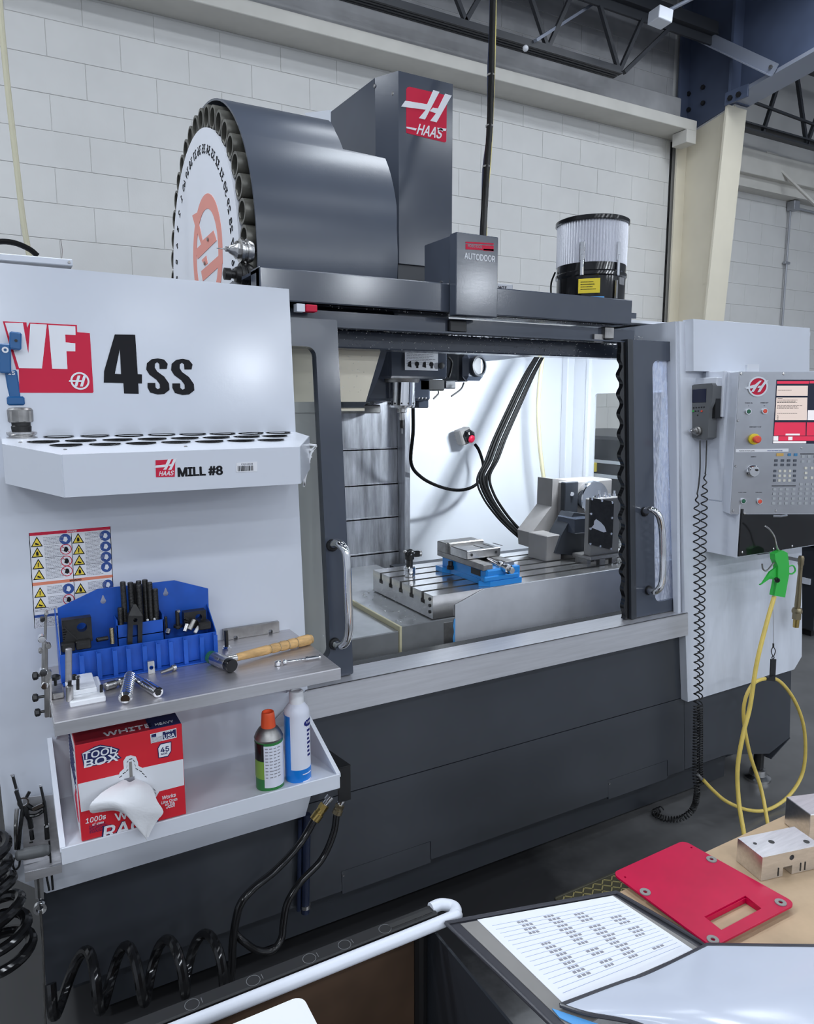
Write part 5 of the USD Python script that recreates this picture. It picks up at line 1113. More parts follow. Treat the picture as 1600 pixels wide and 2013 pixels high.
rp_('flag_field', [(1155, 325), (1298, 292), (1300, 372), (1158, 404)], 'box_navy', -.0016, .0005, us); rtext('USA', .0080, 1228, 382, 'decal_white', .0004, 0, 1.0, .0017, us)
rtext('MADE IN', .0026, 1225, 320, 'decal_white', .0004, 0, 1.0, .0017, us)
dr_ = rp_('count_patch', [(1100, 500), (1130, 450), (1250, 425), (1250, 530), (1215, 590), (1110, 608)], 'box_navy', -.0012); rp_('count_patch', [(1108, 502), (1135, 458), (1243, 434), (1243, 526), (1210, 580), (1117, 598)], 'decal_white', -.0016, .0005)
rtext('45', .0105, 1180, 535, 'box_navy', .0004, 0, 1.0, .0017, dr_); rtext('RAGS', .0035, 1172, 565, 'box_navy', .0004, 0, 1.0, .0017, dr_)
rtext('1000s', .0100, 430, 1290, 'decal_white', .0006, .15, .9, .0006); rtext('of uses', .0050, 455, 1325, 'decal_white', .0006, .15, .9, .0006)
rtext('W', .016, 715, 1272, 'decal_white', .0006, -.1, 1.1, .0006); rtext('RAGS', .0275, 805, 1412, 'box_navy', .0006, .15, 1.1, .0004); rtext('RAGS', .0258, 807, 1408, 'decal_white', .0010, .15, 1.12, .0006)
for s, h, x, y in (('Works', .0075, 1222, 1040), ('Like Cloth', .0056, 1228, 1085), ('on the', .0052, 1232, 1112), ('Job!', .0072, 1240, 1142)): rtext(s, h, x, y, 'decal_white', .0006, .15, .9, .0006)
obj('small_print', text_lines((rbx(360, 1345)[0], BFY, rbx(360, 1345)[1]), U_, Vv, N_, .036, 7, .0025, .0009, 9), 'box_navy', rg, smooth=False)
# top face print
q0 = V((RX0_+RX1_)/2, BFY, RZ1)
obj('top_panel', bx(RX0_+.001, RX1_-.001, BFY+.001, BFY+.189, RZ1, RZ1+.0006), 'box_red_dark', rg, smooth=False, label='dark red top of the box')
tn_ = obj('top_patch', bx(RX1_-.062, RX1_-.001, BFY+.002, BFY+.08, RZ1+.0006, RZ1+.0012), 'box_navy', rg, smooth=False)
obj('lettering', letters('HEAVY', .010, (RX1_-.031, BFY+.014, RZ1+.001), U_, V(0, 1, 0), V(0, 0, 1), .0007, sx=.8), 'decal_white', tn_, smooth=False)
obj('lettering', letters('WHITE', .018, (RX0_+.10, BFY+.014, RZ1+.0005), U_, V(0, 1, 0), V(0, 0, 1), .0007, sx=1.1), 'decal_white', rg, smooth=False)
obj('side_print', [ext(Polygon([(BFY+.02, RZ0+.03), (BFY+.06, RZ0+.02), (BFY+.10, RZ0+.05), (BFY+.05, RZ0+.09)]), RX0_-.0014, RX0_-.0008, fX)], 'red', rg, smooth=False)
obj('side_print', text_lines((RX0_-.0008, BFY+.17, RZ1-.02), (0, -1, 0), Vv, (-1, 0, 0), .15, 12, .008, .003, 15), 'box_navy', rg, smooth=False)
# the rag pulled out of the box: a draped sheet
G = [[(735, 842, .002), (760, 850, .012), (800, 870, .018), (845, 850, .014), (875, 832, .002)],
     [(640, 900, .012), (720, 900, .024), (800, 910, .034), (900, 880, .026), (985, 885, .006)],
     [(520, 970, .022), (660, 970, .034), (800, 980, .044), (950, 960, .036), (1050, 950, .014)],
     [(420, 1060, .030), (600, 1050, .044), (780, 1060, .052), (960, 1050, .044), (1085, 1040, .022)],
     [(370, 1120, .032), (590, 1110, .046), (760, 1130, .056), (970, 1130, .046), (1120, 1110, .024)],
     [(365, 1180, .026), (620, 1155, .040), (770, 1200, .052), (980, 1200, .044), (1165, 1190, .022)],
     [(400, 1205, .016), (680, 1165, .030), (820, 1290, .044), (980, 1280, .038), (1120, 1260, .022)],
     [(480, 1195, .010), (730, 1200, .022), (900, 1390, .036), (985, 1370, .032), (1060, 1350, .024)],
     [(540, 1185, .006), (740, 1215, .016), (965, 1470, .026), (982, 1478, .026), (1000, 1470, .024)]]
rgd = np.array([[list(aY((110+x/5.517, 1380+y/5.517), BFY-o)) for x, y, o in r] for r in G])
from scipy.ndimage import zoom as nzoom
gz = np.stack([nzoom(rgd[..., i], (6, 8), order=3, mode='nearest') for i in range(3)], -1); a_, b_ = gz.shape[:2]
gz += .00015*nrng.normal(size=gz.shape)*V(1, 1, 1)
vi_ = gz.reshape(-1, 3); fi = []
for i in range(a_-1):
    for j in range(b_-1): k = i*b_+j; fi += [(k, k+1, k+b_+1), (k, k+b_+1, k+b_)]
nv = len(vi_); vb = vi_+V(0, .0012, 0)
fi2 = fi+[(c+nv, b+nv, a+nv) for a, b, c in fi]
obj('rag', trimesh.Trimesh(np.vstack([vi_, vb]), fi2, process=False), 'rag', smooth=True, cat='rag', label='white paper rag hanging out of the red and white box')
# spray cans
cx1, cy1 = aY((529, 1480), 1.50)[0], 1.50
def cz1(py): return aY((529, py), 1.50)[2]
k1 = thing('spray_can', 'green and white spray can with an orange cap in the tray', 'spray can', (cx1, cy1, tz+.0005)); r1 = .0312
z = lambda p: cz1(p)
obj('body', lathe([(.029, tz+.0005), (r1, tz+.003), (r1, z(1450)), (r1-.001, z(1447))], (cx1, cy1, 0), (0, 0, 1), 40), 'can_green', k1)
obj('shoulder', lathe([(r1, z(1450)), (r1+.001, z(1446)), (r1-.003, z(1438)), (.022, z(1430)), (.0165, z(1427))], (cx1, cy1, 0), (0, 0, 1), 40), 'steel_dull', k1)
obj('cap', lathe([(.0165, z(1428)), (.0165, z(1426)), (.0145, z(1402)), (.0130, z(1398)), (.011, z(1398)), (.010, z(1403))], (cx1, cy1, 0), (0, 0, 1), 32), 'orange_cap', k1)
vdir = V(-cx1, -cy1, 0); vdir /= np.linalg.norm(vdir); a0_ = math.atan2(vdir[1], vdir[0])
def wrap(cx, cy, r, angs, z0, z1, t=.0006, n=16):
    A = np.radians(np.linspace(angs[0], angs[1], n)); v = []
    for q in A:
        for rr in (r, r+t):
            for zz in (z0, z1): v.append((cx+rr*math.cos(q), cy+rr*math.sin(q), zz))
    f = []
    for i in range(n-1):
        o = 4*i; p = o+4
        for (i0, i1) in ((2, 3), (1, 0), (3, 1), (0, 2)): f += [(o+i0, p+i0, p+i1), (o+i0, p+i1, o+i1)]
    f += [(0, 2, 3), (0, 3, 1)]; e = 4*(n-1); f += [(e, e+3, e+2), (e, e+1, e+3)]
    m = trimesh.Trimesh(np.array(v), f, process=False)
    if m.volume < 0: m.invert()
    return m
D1 = math.degrees(a0_)
pl1 = obj('label_panel', wrap(cx1, cy1, r1, (D1-22, D1+110), tz+.012, z(1455)), 'can_white', k1, smooth=40)
obj('dark_band', wrap(cx1, cy1, r1, (D1-110, D1-22), z(1485), z(1452)), 'gloss_black', k1, smooth=40)
obj('light_band', wrap(cx1, cy1, r1, (D1-110, D1-22), z(1520), z(1486)), 'can_green_light', k1, smooth=40)
for i in range(16):
    zz = z(1461)-i*.0075
    if zz < tz+.03: break
    for g in range(4): obj('small_print', wrap(cx1, cy1, r1+.0006, (D1-16+g*17, D1-16+g*17+rng.uniform(9, 15)), zz, zz+.0022, .0003, 5), 'print_grey', pl1, smooth=False)
cx2, cy2 = aY((585, 1470), 1.50)[0], 1.50; r2_ = .0292
def z2(py): return aY((585, py), 1.50)[2]
k2 = thing('spray_can', 'taller blue and white spray can with a white cap at the tray\'s right end', 'spray can', (cx2, cy2, tz+.0005)); D2 = math.degrees(math.atan2(-cy2, -cx2))
obj('body', lathe([(.027, tz+.0005), (r2_, tz+.004), (r2_, z2(1402)), (.0278, z2(1392)), (.021, z2(1384)), (.0165, z2(1380))], (cx2, cy2, 0), (0, 0, 1), 40), 'can_white', k2)
obj('cap', lathe([(.0165, z2(1382)), (.0165, z2(1360)), (.0150, z2(1357)), (.0115, z2(1356)), (.0105, z2(1359))], (cx2, cy2, 0), (0, 0, 1), 32), 'pin_white', k2)
obj('blue_band', wrap(cx2, cy2, r2_, (D2-180, D2+178), tz+.004, z2(1503), n=40), 'can_blue', k2, smooth=40)
obj('blue_band', wrap(cx2, cy2, r2_, (D2-120, D2-33), z2(1503), z2(1400)), 'can_blue', k2, smooth=40)
ov = []
for zz in np.linspace(-1, 1, 9): ov.append(wrap(cx2, cy2, r2_+.0002, (D2+62-30*math.sqrt(max(0, 1-zz*zz)), D2+62+30*math.sqrt(max(.0001, 1-zz*zz))), z2(1415)+zz*.0085-.0011, z2(1415)+zz*.0085+.0011, .0005, 8))
obj('oval_mark', ov, 'can_navy', k2, smooth=40)
obj('lettering', [wrap(cx2, cy2, r2_+.0003, (D2+46+i*9, D2+50+i*9), z2(1416), z2(1416)+.005, .0007, 3) for i in range(4)], 'decal_white', k2, smooth=False)
for i in range(7): obj('lettering', wrap(cx2, cy2, r2_, (D2+48, D2+62 if i % 3 else D2+70), z2(1432+i*8), z2(1432+i*8)+.005, .0006, 4), 'can_navy', k2, smooth=False)
for i in range(2): obj('blue_stroke', wrap(cx2, cy2, r2_+.0006, (D2+20, D2+70), z2(1513+i*14), z2(1513+i*14)+.0022, .0004, 8), 'can_white', k2, smooth=False)

# =====================================================================================================  LEFT END: TOOL BRACKET, HOSES
LO = -.03
def Lp(x, y, o=LO): return aF((x/6.29, 1480+y/6.29), o)
tbk = thing('tool_bracket', 'slotted stainless tool bracket at the lower left corner of the white panel', 'bracket', Lp(500, 1400))
def lpoly(s, o0, o1): return ext([(q[0], q[2]) for q in (Lp(*p) for p in s)], o0, o1, fF)
obj('back_plate', lpoly([(280, 560), (700, 520), (755, 1290), (290, 1390)], -.028, -.026), 'stainless_front', tbk, smooth=False)
obj('front_lip', lpoly([(298, 1400), (750, 1300), (757, 1395), (308, 1512)], -.058, -.055), 'stainless_front', tbk, smooth=False)
a, b = Lp(298, 1400), Lp(750, 1300); obj('slotted_shelf', bx(a[0], b[0], a[1]-.026, a[1]+.004, a[2]-.002, a[2]), 'stainless_front', tbk)
for s in ([(365, 1105), (410, 1098), (410, 1118), (365, 1125)], [(560, 1060), (615, 1050), (615, 1072), (560, 1080)], [(590, 1265), (630, 1258), (630, 1278), (590, 1285)]): obj('slot', lpoly(s, -.0285, -.0278), 'slot_dark', tbk, smooth=False)
def tool(name, lab, cat, at): return thing(name, lab, cat, at)
t = tool('combination_wrench', 'chrome ring spanner hanging down through the tool bracket', 'wrench', Lp(495, 1940))
obj('shank', slab([Lp(412, 1440, -.045), (Lp(530, 1440, -.045)), Lp(545, 1830, -.045), Lp(440, 1830, -.045)], (0, 1, 0), .006), 'chrome', t); q = Lp(495, 1930, -.045); obj('ring', ringm(q+V(0, .008, 0), (0, -1, 0), .008, .0135, .01, 20), 'chrome', t)
t = tool('t_handle_key', 'hex key with a black oval grip lying across the tool bracket', 'hex key', Lp(400, 1230))
a, b = Lp(185, 1275, -.075), Lp(630, 1190, -.075); obj('grip', tube(spline([a, a*.66+b*.34, a*.33+b*.67, b], 5), [.006]+[.011]*3+[.0125]*9+[.011]*2+[.006], 12), 'jog_grey', t)
obj('shaft', cyl(Lp(560, 1450, -.045), Lp(610, 1700, -.045), .0025, 6), 'black', t); 
t = tool('hex_key', 'straight black hex key hanging through the tool bracket beside the spanner', 'hex key', Lp(650, 1690)); obj('shaft', cyl(Lp(628, 1380, -.045), Lp(655, 1690, -.045), .0028, 6), 'black', t); obj('stem', cyl(Lp(610, 1090, -.045), Lp(628, 1380, -.045), .0022, 6), 'black', t)
t = tool('wire_loop', 'bent black wire loop hanging under the oval grip', 'wire', Lp(190, 1450)); obj('loop', tube(spline([Lp(175, 1300, -.05), Lp(160, 1390, -.05), Lp(190, 1445, -.05), Lp(235, 1400, -.05), Lp(245, 1330, -.05)], 6), .0022, 6), 'black', t)
t = tool('locking_pliers', 'steel pliers with grey handles standing in the tool bracket', 'pliers', Lp(220, 1200))
obj('handle', tube(spline([Lp(210, 690, -.045), Lp(195, 900, -.045), Lp(200, 1190, -.045)], 6), .0042, 8), 'steel', t); obj('handle', tube(spline([Lp(285, 680, -.05), Lp(255, 900, -.05), Lp(225, 1195, -.05)], 6), .0042, 8), 'gloss_black', t)
obj('jaw', [ringm(Lp(285, 600, -.05), (0, -1, 0), .0085, .0115, .005, 18)], 'steel', t); obj('jaw', bar(Lp(320, 560, -.05), Lp(365, 480, -.05), .006, .005, up=(0, 1, 0)), 'black', t)
t = tool('hex_key', 'bent black hex key sticking up at the left of the tool bracket', 'hex key', Lp(265, 680)); obj('shaft', [cyl(Lp(200, 470, -.055), Lp(268, 685, -.055), .0042, 8), cyl(Lp(155, 270, -.055), Lp(208, 470, -.055), .003, 8)], 'black', t); obj('tip', [cyl(Lp(150, 262, -.055), Lp(158, 290, -.055), .0032, 8), cyl(Lp(185, 455, -.055), Lp(232, 450, -.055), .0038, 8)], 'chrome', t)
t = tool('nut_driver', 'black stepped driver standing at the right of the tool bracket', 'driver', Lp(590, 1060)); obj('shaft', [cyl(Lp(500, 400, -.045), Lp(545, 600, -.045), .0028, 8), cyl(Lp(545, 600, -.045), Lp(575, 880, -.045), .0038, 10), cyl(Lp(573, 900, -.045), Lp(585, 1060, -.045), .005, 12)], 'black', t); obj('tip', [cyl(Lp(498, 392, -.045), Lp(503, 415, -.045), .003, 8), cyl(Lp(575, 885, -.045), Lp(577, 912, -.045), .0055, 12)], 'chrome', t)
t = tool('spring_clip', 'dark spring clip with wide jaws in the middle of the tool bracket', 'clip', Lp(400, 1060)); obj('body', [tube(spline([Lp(325, 640, -.05), Lp(420, 690, -.05), Lp(540, 640, -.05)], 5), .0055, 8), tube(spline([Lp(320, 650, -.05), Lp(330, 760, -.05), Lp(365, 830, -.05), Lp(385, 930, -.05)], 5), .0055, 8), cyl(Lp(385, 960, -.05), Lp(400, 1070, -.05), .0045, 10), tube(spline([Lp(350, 780, -.05), Lp(450, 770, -.05), Lp(530, 720, -.05)], 5), .004, 8)], 'gloss_black', t)
obj('blade', bar(Lp(400, 700, -.058), Lp(530, 640, -.058), .008, .002, up=(0, 1, 0)), 'steel', t)
# fitting block and the two black hoses
fb_ = thing('hose_bracket', 'black plate with brass hose fittings behind the right end of the tray', 'bracket', aY((678, 1540), 1.66))
q0, q1 = aY((664, 1512), 1.64), aY((690, 1572), 1.64)
obj('plate', [bx(q0[0], q1[0], 1.64, 1.644, q1[2], q0[2], .001), slab([(q0[0], 1.64, q0[2]), (q1[0], 1.64, q0[2]), (q1[0]-.02, float(F(.62))+.03, q0[2]+.03), (q0[0]-.02, float(F(.62))+.03, q0[2]+.03)], (0, 0, 1), .003)], 'gloss_black', fb_, smooth=False)
def fitting(p, q, y): 
    a, b = aY(p, y), aY(q, y); d = b-a; L = np.linalg.norm(d); d /= L
    return [lathe([(.011, 0), (.011, L*.18), (.008, L*.2), (.008, L*.35)], a, d, 14)], [hexbar(a+d*L*.35, d, .0125, L*.2)], [lathe([(.0115, L*.55), (.0115, L*.7), (.0135, L*.71), (.0135, L)], a, d, 16)]
for p, q, y in (((650, 1565), (618, 1612), 1.63), ((672, 1572), (662, 1600), 1.66)):
    s1, s2, s3 = fitting(p, q, y); obj('adapter', s1, 'chrome', fb_); obj('hexagon', s2, 'brass' if y < 1.65 else 'bronze', fb_); obj('ferrule', s3, 'brass' if y < 1.65 else 'bronze', fb_)
obj('black_hose', tube(spline([aY(p, y) for p, y in (((619, 1610), 1.63), ((590, 1658), 1.62), ((545, 1708), 1.60), ((500, 1745), 1.58), ((474, 1775), 1.57), ((463, 1812), 1.57), ((457, 1860), 1.57), ((456, 1900), 1.57), ((450, 1945), 1.57))], 8), .0095, 12), 'gloss_black', cat='hose', label='black hose curving down to the left from the brass fitting under the tray')
obj('black_hose', tube(spline([aY(p, y) for p, y in (((662, 1600), 1.66), ((655, 1640), 1.65), ((632, 1690), 1.64), ((590, 1735), 1.63), ((565, 1775), 1.62), ((557, 1815), 1.61), ((553, 1845), 1.60), ((535, 1868), 1.59), ((505, 1868), 1.585), ((478, 1850), 1.58), ((462, 1835), 1.59))], 8), .009, 12), 'gloss_black', cat='hose', label='black hose on the right of the pair, bending back up near the floor')
nb = aF((597, 1700), .005)
np_ = thing('drain_pipe', 'dark blue upright pipe with a metal clamp against the dark base of the mill', 'pipe', (nb[0], nb[1], .16))
obj('pipe', [cyl(aF((603, 1600), .012), aF((600, 1795), .012), .011, 12), cyl(aF((590, 1610), .016), aF((587, 1790), .016), .006, 10)], 'hose_navy', np_); q = aF((601, 1785), .012); obj('clamp', [ringm(q, (0, .1, 1), .011, .0135, .010, 16)], 'steel', np_)
# coiled air hoses at the bottom left
def helix(pts, R, turns, r, n=18, ph=0.0, m=8, Rv=None):
    P = spline(pts, 30); s = np.r_[0, np.cumsum(np.linalg.norm(np.diff(P, axis=0), axis=1))]; L = s[-1]; N = int(turns*n); out = []
    T = np.gradient(P, axis=0); T /= np.linalg.norm(T, axis=1, keepdims=True); u0 = V(0, 0, 1)
    if abs(T[0][2]) > .9: u0 = V(1, 0, 0)
    for i in range(N+1):
        t = i/N*L; p = V(*[np.interp(t, s, P[:, k]) for k in range(3)]); d = V(*[np.interp(t, s, T[:, k]) for k in range(3)]); d /= np.linalg.norm(d)
        u = u0-d*(u0@d); u /= np.linalg.norm(u); w = np.cross(d, u); a = ph+2*math.pi*i/n
        rv = R if Rv is None else R*np.interp(i/N, *Rv); out.append(p+rv*(math.cos(a)*u+math.sin(a)*w))
    return np.array(out)
hx_ = helix([aY((95, 1935), 1.60), aY((200, 1925), 1.59), aY((320, 1905), 1.58), aY((440, 1885), 1.575)], .058, 4.3, .012, 22, .9)
obj('coiled_hose', tube(hx_, .0115, 10), 'gloss_black', cat='hose', label='shiny black coiled air hose stretched along the floor in front of the mill')
hx2 = helix([aY((-42, 1640), 1.66), aY((-36, 1720), 1.65), aY((-8, 1800), 1.62), aY((14, 1880), 1.61)], .050, 6, .012, 24, 2.0)
obj('coiled_hose', tube(hx2, .0115, 10), 'gloss_black', cat='hose', label='bunched black coiled air hose hanging at the left picture edge')
obj('grey_cable', tube(spline([aY(p, 1.615) for p in ((80, 1790), (84, 1850), (86, 1910), (88, 1990), (92, 2040))], 6), .0025, 6), 'steel_dull', cat='cable', label='thin grey cable hanging down from the ring spanner to the floor')

# =====================================================================================================  RIGHT END: CONTROL
PL = V(2.255, 1.615, 0); cr_, ci_ = math.cos(math.radians(29)), math.sin(math.radians(29)); pr_ax = V(cr_, -ci_, 0); pn = V(-ci_, -cr_, 0)
o0 = aP((1452, 731), PL, pn); PZ1 = o0[2]; PZ0 = aP((1445, 1010), PL, pn)[2]; PL = V(o0[0], o0[1], 0)
def PP(p): q = aP(p, PL, pn); return ((q-PL)@pr_ax, q[2])
fP = lambda u, v, w: (PL[0]+u*pr_ax[0]+w*pn[0], PL[1]+u*pr_ax[1]+w*pn[1], v)
def P3(u, v, w=0): return V(*fP(u, v, w))
PW = .46
Zq = lambda x, y: PP((1400+x/5.92, 700+y/5.92))
pd = thing('control_pendant', 'stainless control panel with screen, keys and knobs in a white housing', 'control panel', P3(PW/2, PZ0))
obj('housing', ext(rrect(0, PW, PZ0-.002, PZ1+.002, .004), -.075, -.001, fP), 'white_paint', pd)
obj('rear_housing', ext(sbox(.02, PZ0+.003, PW-.02, PZ1-.003), -.12, -.075, fP), 'conduit', pd)
fp_ = obj('front_panel', ext(rrect(.002, PW-.002, PZ0, PZ1, .003), -.001, .001, fP), 'panel_steel', pd, smooth=False)
for p in ((335, 208), (830, 208), (298, 752), (272, 1280), (240, 1800), (738, 1800), (1040, 1070)):
    u, v = Zq(*p); obj('screw', lathe([(.0045, 0), (.003, .002)], P3(u, v, .001), pn, 8), 'steel', fp_)
# round emblem
u, v = Zq(525, 355); R_ = Zq(640, 355)[0]-u
em = obj('emblem', [ringm(P3(u, v, .001), pn, R_*.84, R_, .004, 28)], 'chrome', pd); obj('emblem_field', cyl(P3(u, v, .001), P3(u, v, .0025), R_*.86, 28), 'sign_red', em)
for s in ([(375, 375), (405, 355), (490, 330), (545, 285), (570, 285), (520, 345), (475, 415), (440, 420), (470, 372), (395, 385)], [(600, 290), (648, 280), (590, 350), (550, 415), (515, 422), (545, 370), (515, 372), (530, 348), (560, 345)]):
    obj('emblem_stroke', ext(Polygon([Zq(*p) for p in s]).buffer(0), .002, .0055, fP), 'chrome', em, smooth=False)
def push(x, y, m, r=.0088):
    u, v = Zq(x, y); b = obj('push_button', ringm(P3(u, v, .001), pn, r*.82, r*1.12, .006, 20), 'chrome', pd); obj('button_cap', lathe([(r*.82, 0), (r*.82, .005), (r*.6, .007)], P3(u, v, .001), pn, 20), m, b)
for x, y, m in ((415, 645, 'button_green'), (605, 640, 'button_red'), (355, 1685, 'button_green'), (545, 1690, 'button_red')): push(x, y, m)
def ptext(s, h, x, y, m='print_black', par=None, o=.001): 
    u, v = Zq(x, y); return obj('lettering', letters(s, h, P3(u, v, o), pr_ax, (0, 0, 1), pn, .0006, False), m, par or fp_, smooth=False)
ptext('POWER ON', .0034, 422, 552); ptext('POWER OFF', .0034, 605, 550); ptext('I', .004, 420, 585); ptext('O', .004, 603, 583); ptext('EMERGENCY STOP', .0032, 500, 830); ptext('HANDLE', .0034, 478, 1178)
ptext('CYCLE START', .003, 350, 1590); ptext('FEED HOLD', .003, 540, 1590)
u, v = Zq(480, 965); es_ = obj('emergency_stop', [lathe([(.0185, 0), (.0185, .008), (.016, .009)], P3(u, v, .001), pn, 32)], 'yellow', pd, label='yellow ringed red mushroom stop button')
obj('mushroom', lathe([(.009, .009), (.009, .02), (.0125, .022), (.0125, .030), (.009, .033)], P3(u, v, .001), pn, 24), 'button_red', es_)
nt = obj('note_strip', ext(Polygon([Zq(*p) for p in ((272, 1082), (885, 1075), (885, 1112), (272, 1118))]), .001, .0016, fP), 'decal_white', pd, smooth=False)
ptext('PLEASE DO NOT LEAVE', .0034, 400, 1108, 'print_black', nt, .0016); ptext('LIGHT ON WHEN DONE', .0034, 725, 1106, 'sign_blue', nt, .0016)
u, v = Zq(465, 1340); jw = obj('jog_dial', lathe([(.0215, 0), (.0215, .004), (.018, .006), (.018, .016), (.0165, .018)], P3(u, v, .001), pn, 36), 'chrome', pd, label='round chrome jog dial')
obj('finger_grip', lathe([(.004, 0), (.0035, .006)], P3(u+.006, v+.006, .019), pn, 12), 'slot_dark', jw)
# screen
def scr(s, m, o=.0015, t=.0006, par=None): return obj('screen_field', ext(Polygon([Zq(*p) for p in s]), o, o+t, fP), m, par, smooth=False)
SR = 2050
sc_ = obj('screen', ext(Polygon([Zq(*p) for p in ((745, 275), (SR, 275), (SR, 1020), (700, 1020))]), .0004, .0015, fP), 'screen_dark', pd, smooth=False)
scr([(752, 290), (1122, 290), (1120, 322), (750, 322)], 'screen_red', par=sc_); scr([(1130, 288), (SR-10, 288), (SR-10, 318), (1130, 318)], 'screen_red', par=sc_)
scr([(750, 345), (1110, 345), (1106, 462), (745, 462)], 'screen_cream', par=sc_); scr([(743, 482), (1104, 482), (1096, 745), (728, 745)], 'screen_cream', par=sc_)
scr([(1110, 630), (SR-10, 630), (SR-10, 745), (1104, 745)], 'screen_white', par=sc_)
scr([(725, 770), (1085, 770), (1082, 925), (715, 925)], 'screen_red', par=sc_); scr([(1098, 770), (SR-10, 770), (SR-10, 925), (1094, 925)], 'screen_red', par=sc_)
scr([(772, 932), (SR-10, 932), (SR-10, 985), (768, 985)], 'screen_red', par=sc_); scr([(708, 932), (766, 932), (764, 985), (706, 985)], 'screen_white', par=sc_); scr([(706, 990), (1090, 990), (1088, 1014), (704, 1014)], 'screen_white', par=sc_)
scr([(850, 902), (1015, 902), (1013, 922), (848, 922)], 'screen_white', .0021, .0004, sc_); scr([(882, 938), (930, 938), (928, 978), (880, 978)], 'screen_white', .0021, .0004, sc_)
for i, (x, y, w, r_) in enumerate(((760, 395, 190, 1), (758, 492, 70, 1), (752, 510, 240, 3), (750, 575, 330, 3), (750, 665, 240, 1), (750, 690, 20, 4))):
    u, v = Zq(x, y); k = 1/5.92*(Zq(1000, 500)[0]-Zq(900, 500)[0])/100*5.92; obj('screen_text', text_lines(P3(u, v, .0021), pr_ax, (0, 0, 1), pn, w*k, r_, 14*k, 5*k, 50+i, .0003), 'print_black', sc_, smooth=False)
# keys
kb_ = thing('keypad', '', '', ) if False else None
def key(x, y, m, w=.0052, h=.0042): u, v = Zq(x, y); obj('key', ext(rrect(u-w, u+w, v-h, v+h, .001, 2), .001, .003, fP), m, pd, smooth=False)
for r_, y in enumerate((1215, 1265)):
    for x in (740, 815, 887, 960): key(x-r_*3, y, 'key_dark')
for r_, y in enumerate((1337, 1392, 1447)):
    for c_, x in enumerate((727, 783, 840, 900, 957)): key(x-r_*3, y, 'key_dark' if c_ in (0, 4) else 'key_cream', .0042)
for r_, y in enumerate((1548, 1602, 1657, 1712)):
    for x in (722, 795, 868, 945): key(x-r_*4, y, 'key_grey')
for r_, y in enumerate((1168, 1225)):
    for x in (1052, 1124, 1196, 1268, 1340): key(x-r_*3, y, 'key_grey')
for x, y in ((1085, 1302), (1157, 1302), (1087, 1360), (1083, 1415), (1155, 1415), (1229, 1302), (1229, 1415), (1229, 1360)): key(x, y, 'key_cream', .0045)
for r_, y in enumerate((1490, 1545, 1600, 1657, 1712)):
    for x in (1030, 1102, 1174, 1246, 1318, 1390): key(x-r_*4, y, 'key_grey')
u0, v0 = Zq(712, 1150); key(785, 1147, 'key_orange', .012, .0048); key(895, 1147, 'key_blue', .005, .0045); key(968, 1147, 'key_blue', .0055, .0045)
for a, b, y in ((690, 970, 1510), (1022, 1400, 1138)):
    u, v = Zq(a, y); u2, _ = Zq(b, y); obj('legend_bar', ext(sbox(u, v-.0012, u2, v+.0012), .001, .0016, fP), 'print_black', pd, smooth=False)
obj('hinge_tab', ext(rrect(Zq(415, 100)[0], Zq(555, 100)[0], Zq(0, 185)[1], Zq(0, 95)[1], .002), -.02, -.004, fP), 'white_plain', pd)
obj('key_latch', tube([P3(*Zq(700, 1862), .004), P3(*Zq(790, 1862), .006), P3(*Zq(865, 1850), .004)], .0035, 8), 'chrome', pd)
# remote jog handle on the column
JX = 2.168
jg = thing('remote_jog_handle', 'grey hand held remote with small dark screen hanging on the white column', 'remote control', aX((1378, 860), JX))
def jp(x, y): q = aX((1180+x/3.145, 600+y/3.145), JX); return (q[1], q[2])
obj('body', ext(Polygon([jp(*p) for p in ((562, 500), (580, 490), (690, 482), (697, 500), (690, 600), (672, 640), (665, 820), (640, 832), (560, 815), (552, 640), (566, 610))]).buffer(0), JX, JX+.045, fX), 'jog_grey', jg)
obj('side_grip', ext(Polygon([jp(*p) for p in ((640, 500), (694, 495), (688, 700), (640, 700))]).buffer(0), JX+.018, JX+.052, fX), 'rubber', jg)
obj('screen', ext(Polygon([jp(*p) for p in ((572, 522), (656, 516), (653, 600), (570, 602))]), JX-.0015, JX+.001, fX), 'screen_dark', jg, smooth=False)
for i, (x, y) in enumerate(((578, 634), (594, 633), (610, 632), (626, 631), (642, 630), (590, 655), (606, 654), (602, 680))): q = jp(x, y); obj('key', cyl((JX, q[0], q[1]), (JX-.002, q[0], q[1]), .0024, 10), 'black', jg)
q = jp(576, 655); obj('green_key', cyl((JX, q[0], q[1]), (JX-.0025, q[0], q[1]), .0034, 10), 'green', jg); q = jp(628, 655); obj('red_key', cyl((JX, q[0], q[1]), (JX-.0025, q[0], q[1]), .0036, 10), 'button_red', jg)
q = jp(608, 778); obj('dial', [lathe([(.016, 0), (.016, .008), (.012, .011), (.012, .02), (.009, .022)], (JX, q[0], q[1]), (-1, 0, 0), 28)], 'steel_dull', jg); obj('crank_knob', lathe([(.003, 0), (.004, .008), (.0062, .012), (.0062, .018), (.003, .021)], (JX-.02, q[0]+.004, q[1]+.002), (-1, 0, 0), 16), 'chrome', jg)
obj('holder', [bx(JX+.02, XB-.0005, jp(690, 500)[0]-.004, jp(560, 500)[0]+.004, jp(600, 470)[1]-.02, jp(600, 470)[1]+.012, .002), bx(JX+.045, XB-.0005, 1.71, 1.79, 1.50, 1.66, .002)], 'white_plain', jg)
q = jp(600, 832)
ca = [aY((1376, 866), 1.735), aY((1376, 920), 1.71), aY((1373, 955), 1.70), aY((1370, 972), 1.695)]
cb = [aY((1389, 866), 1.735), aY((1388, 905), 1.71), aY((1387, 925), 1.70), aY((1386, 932), 1.695)]
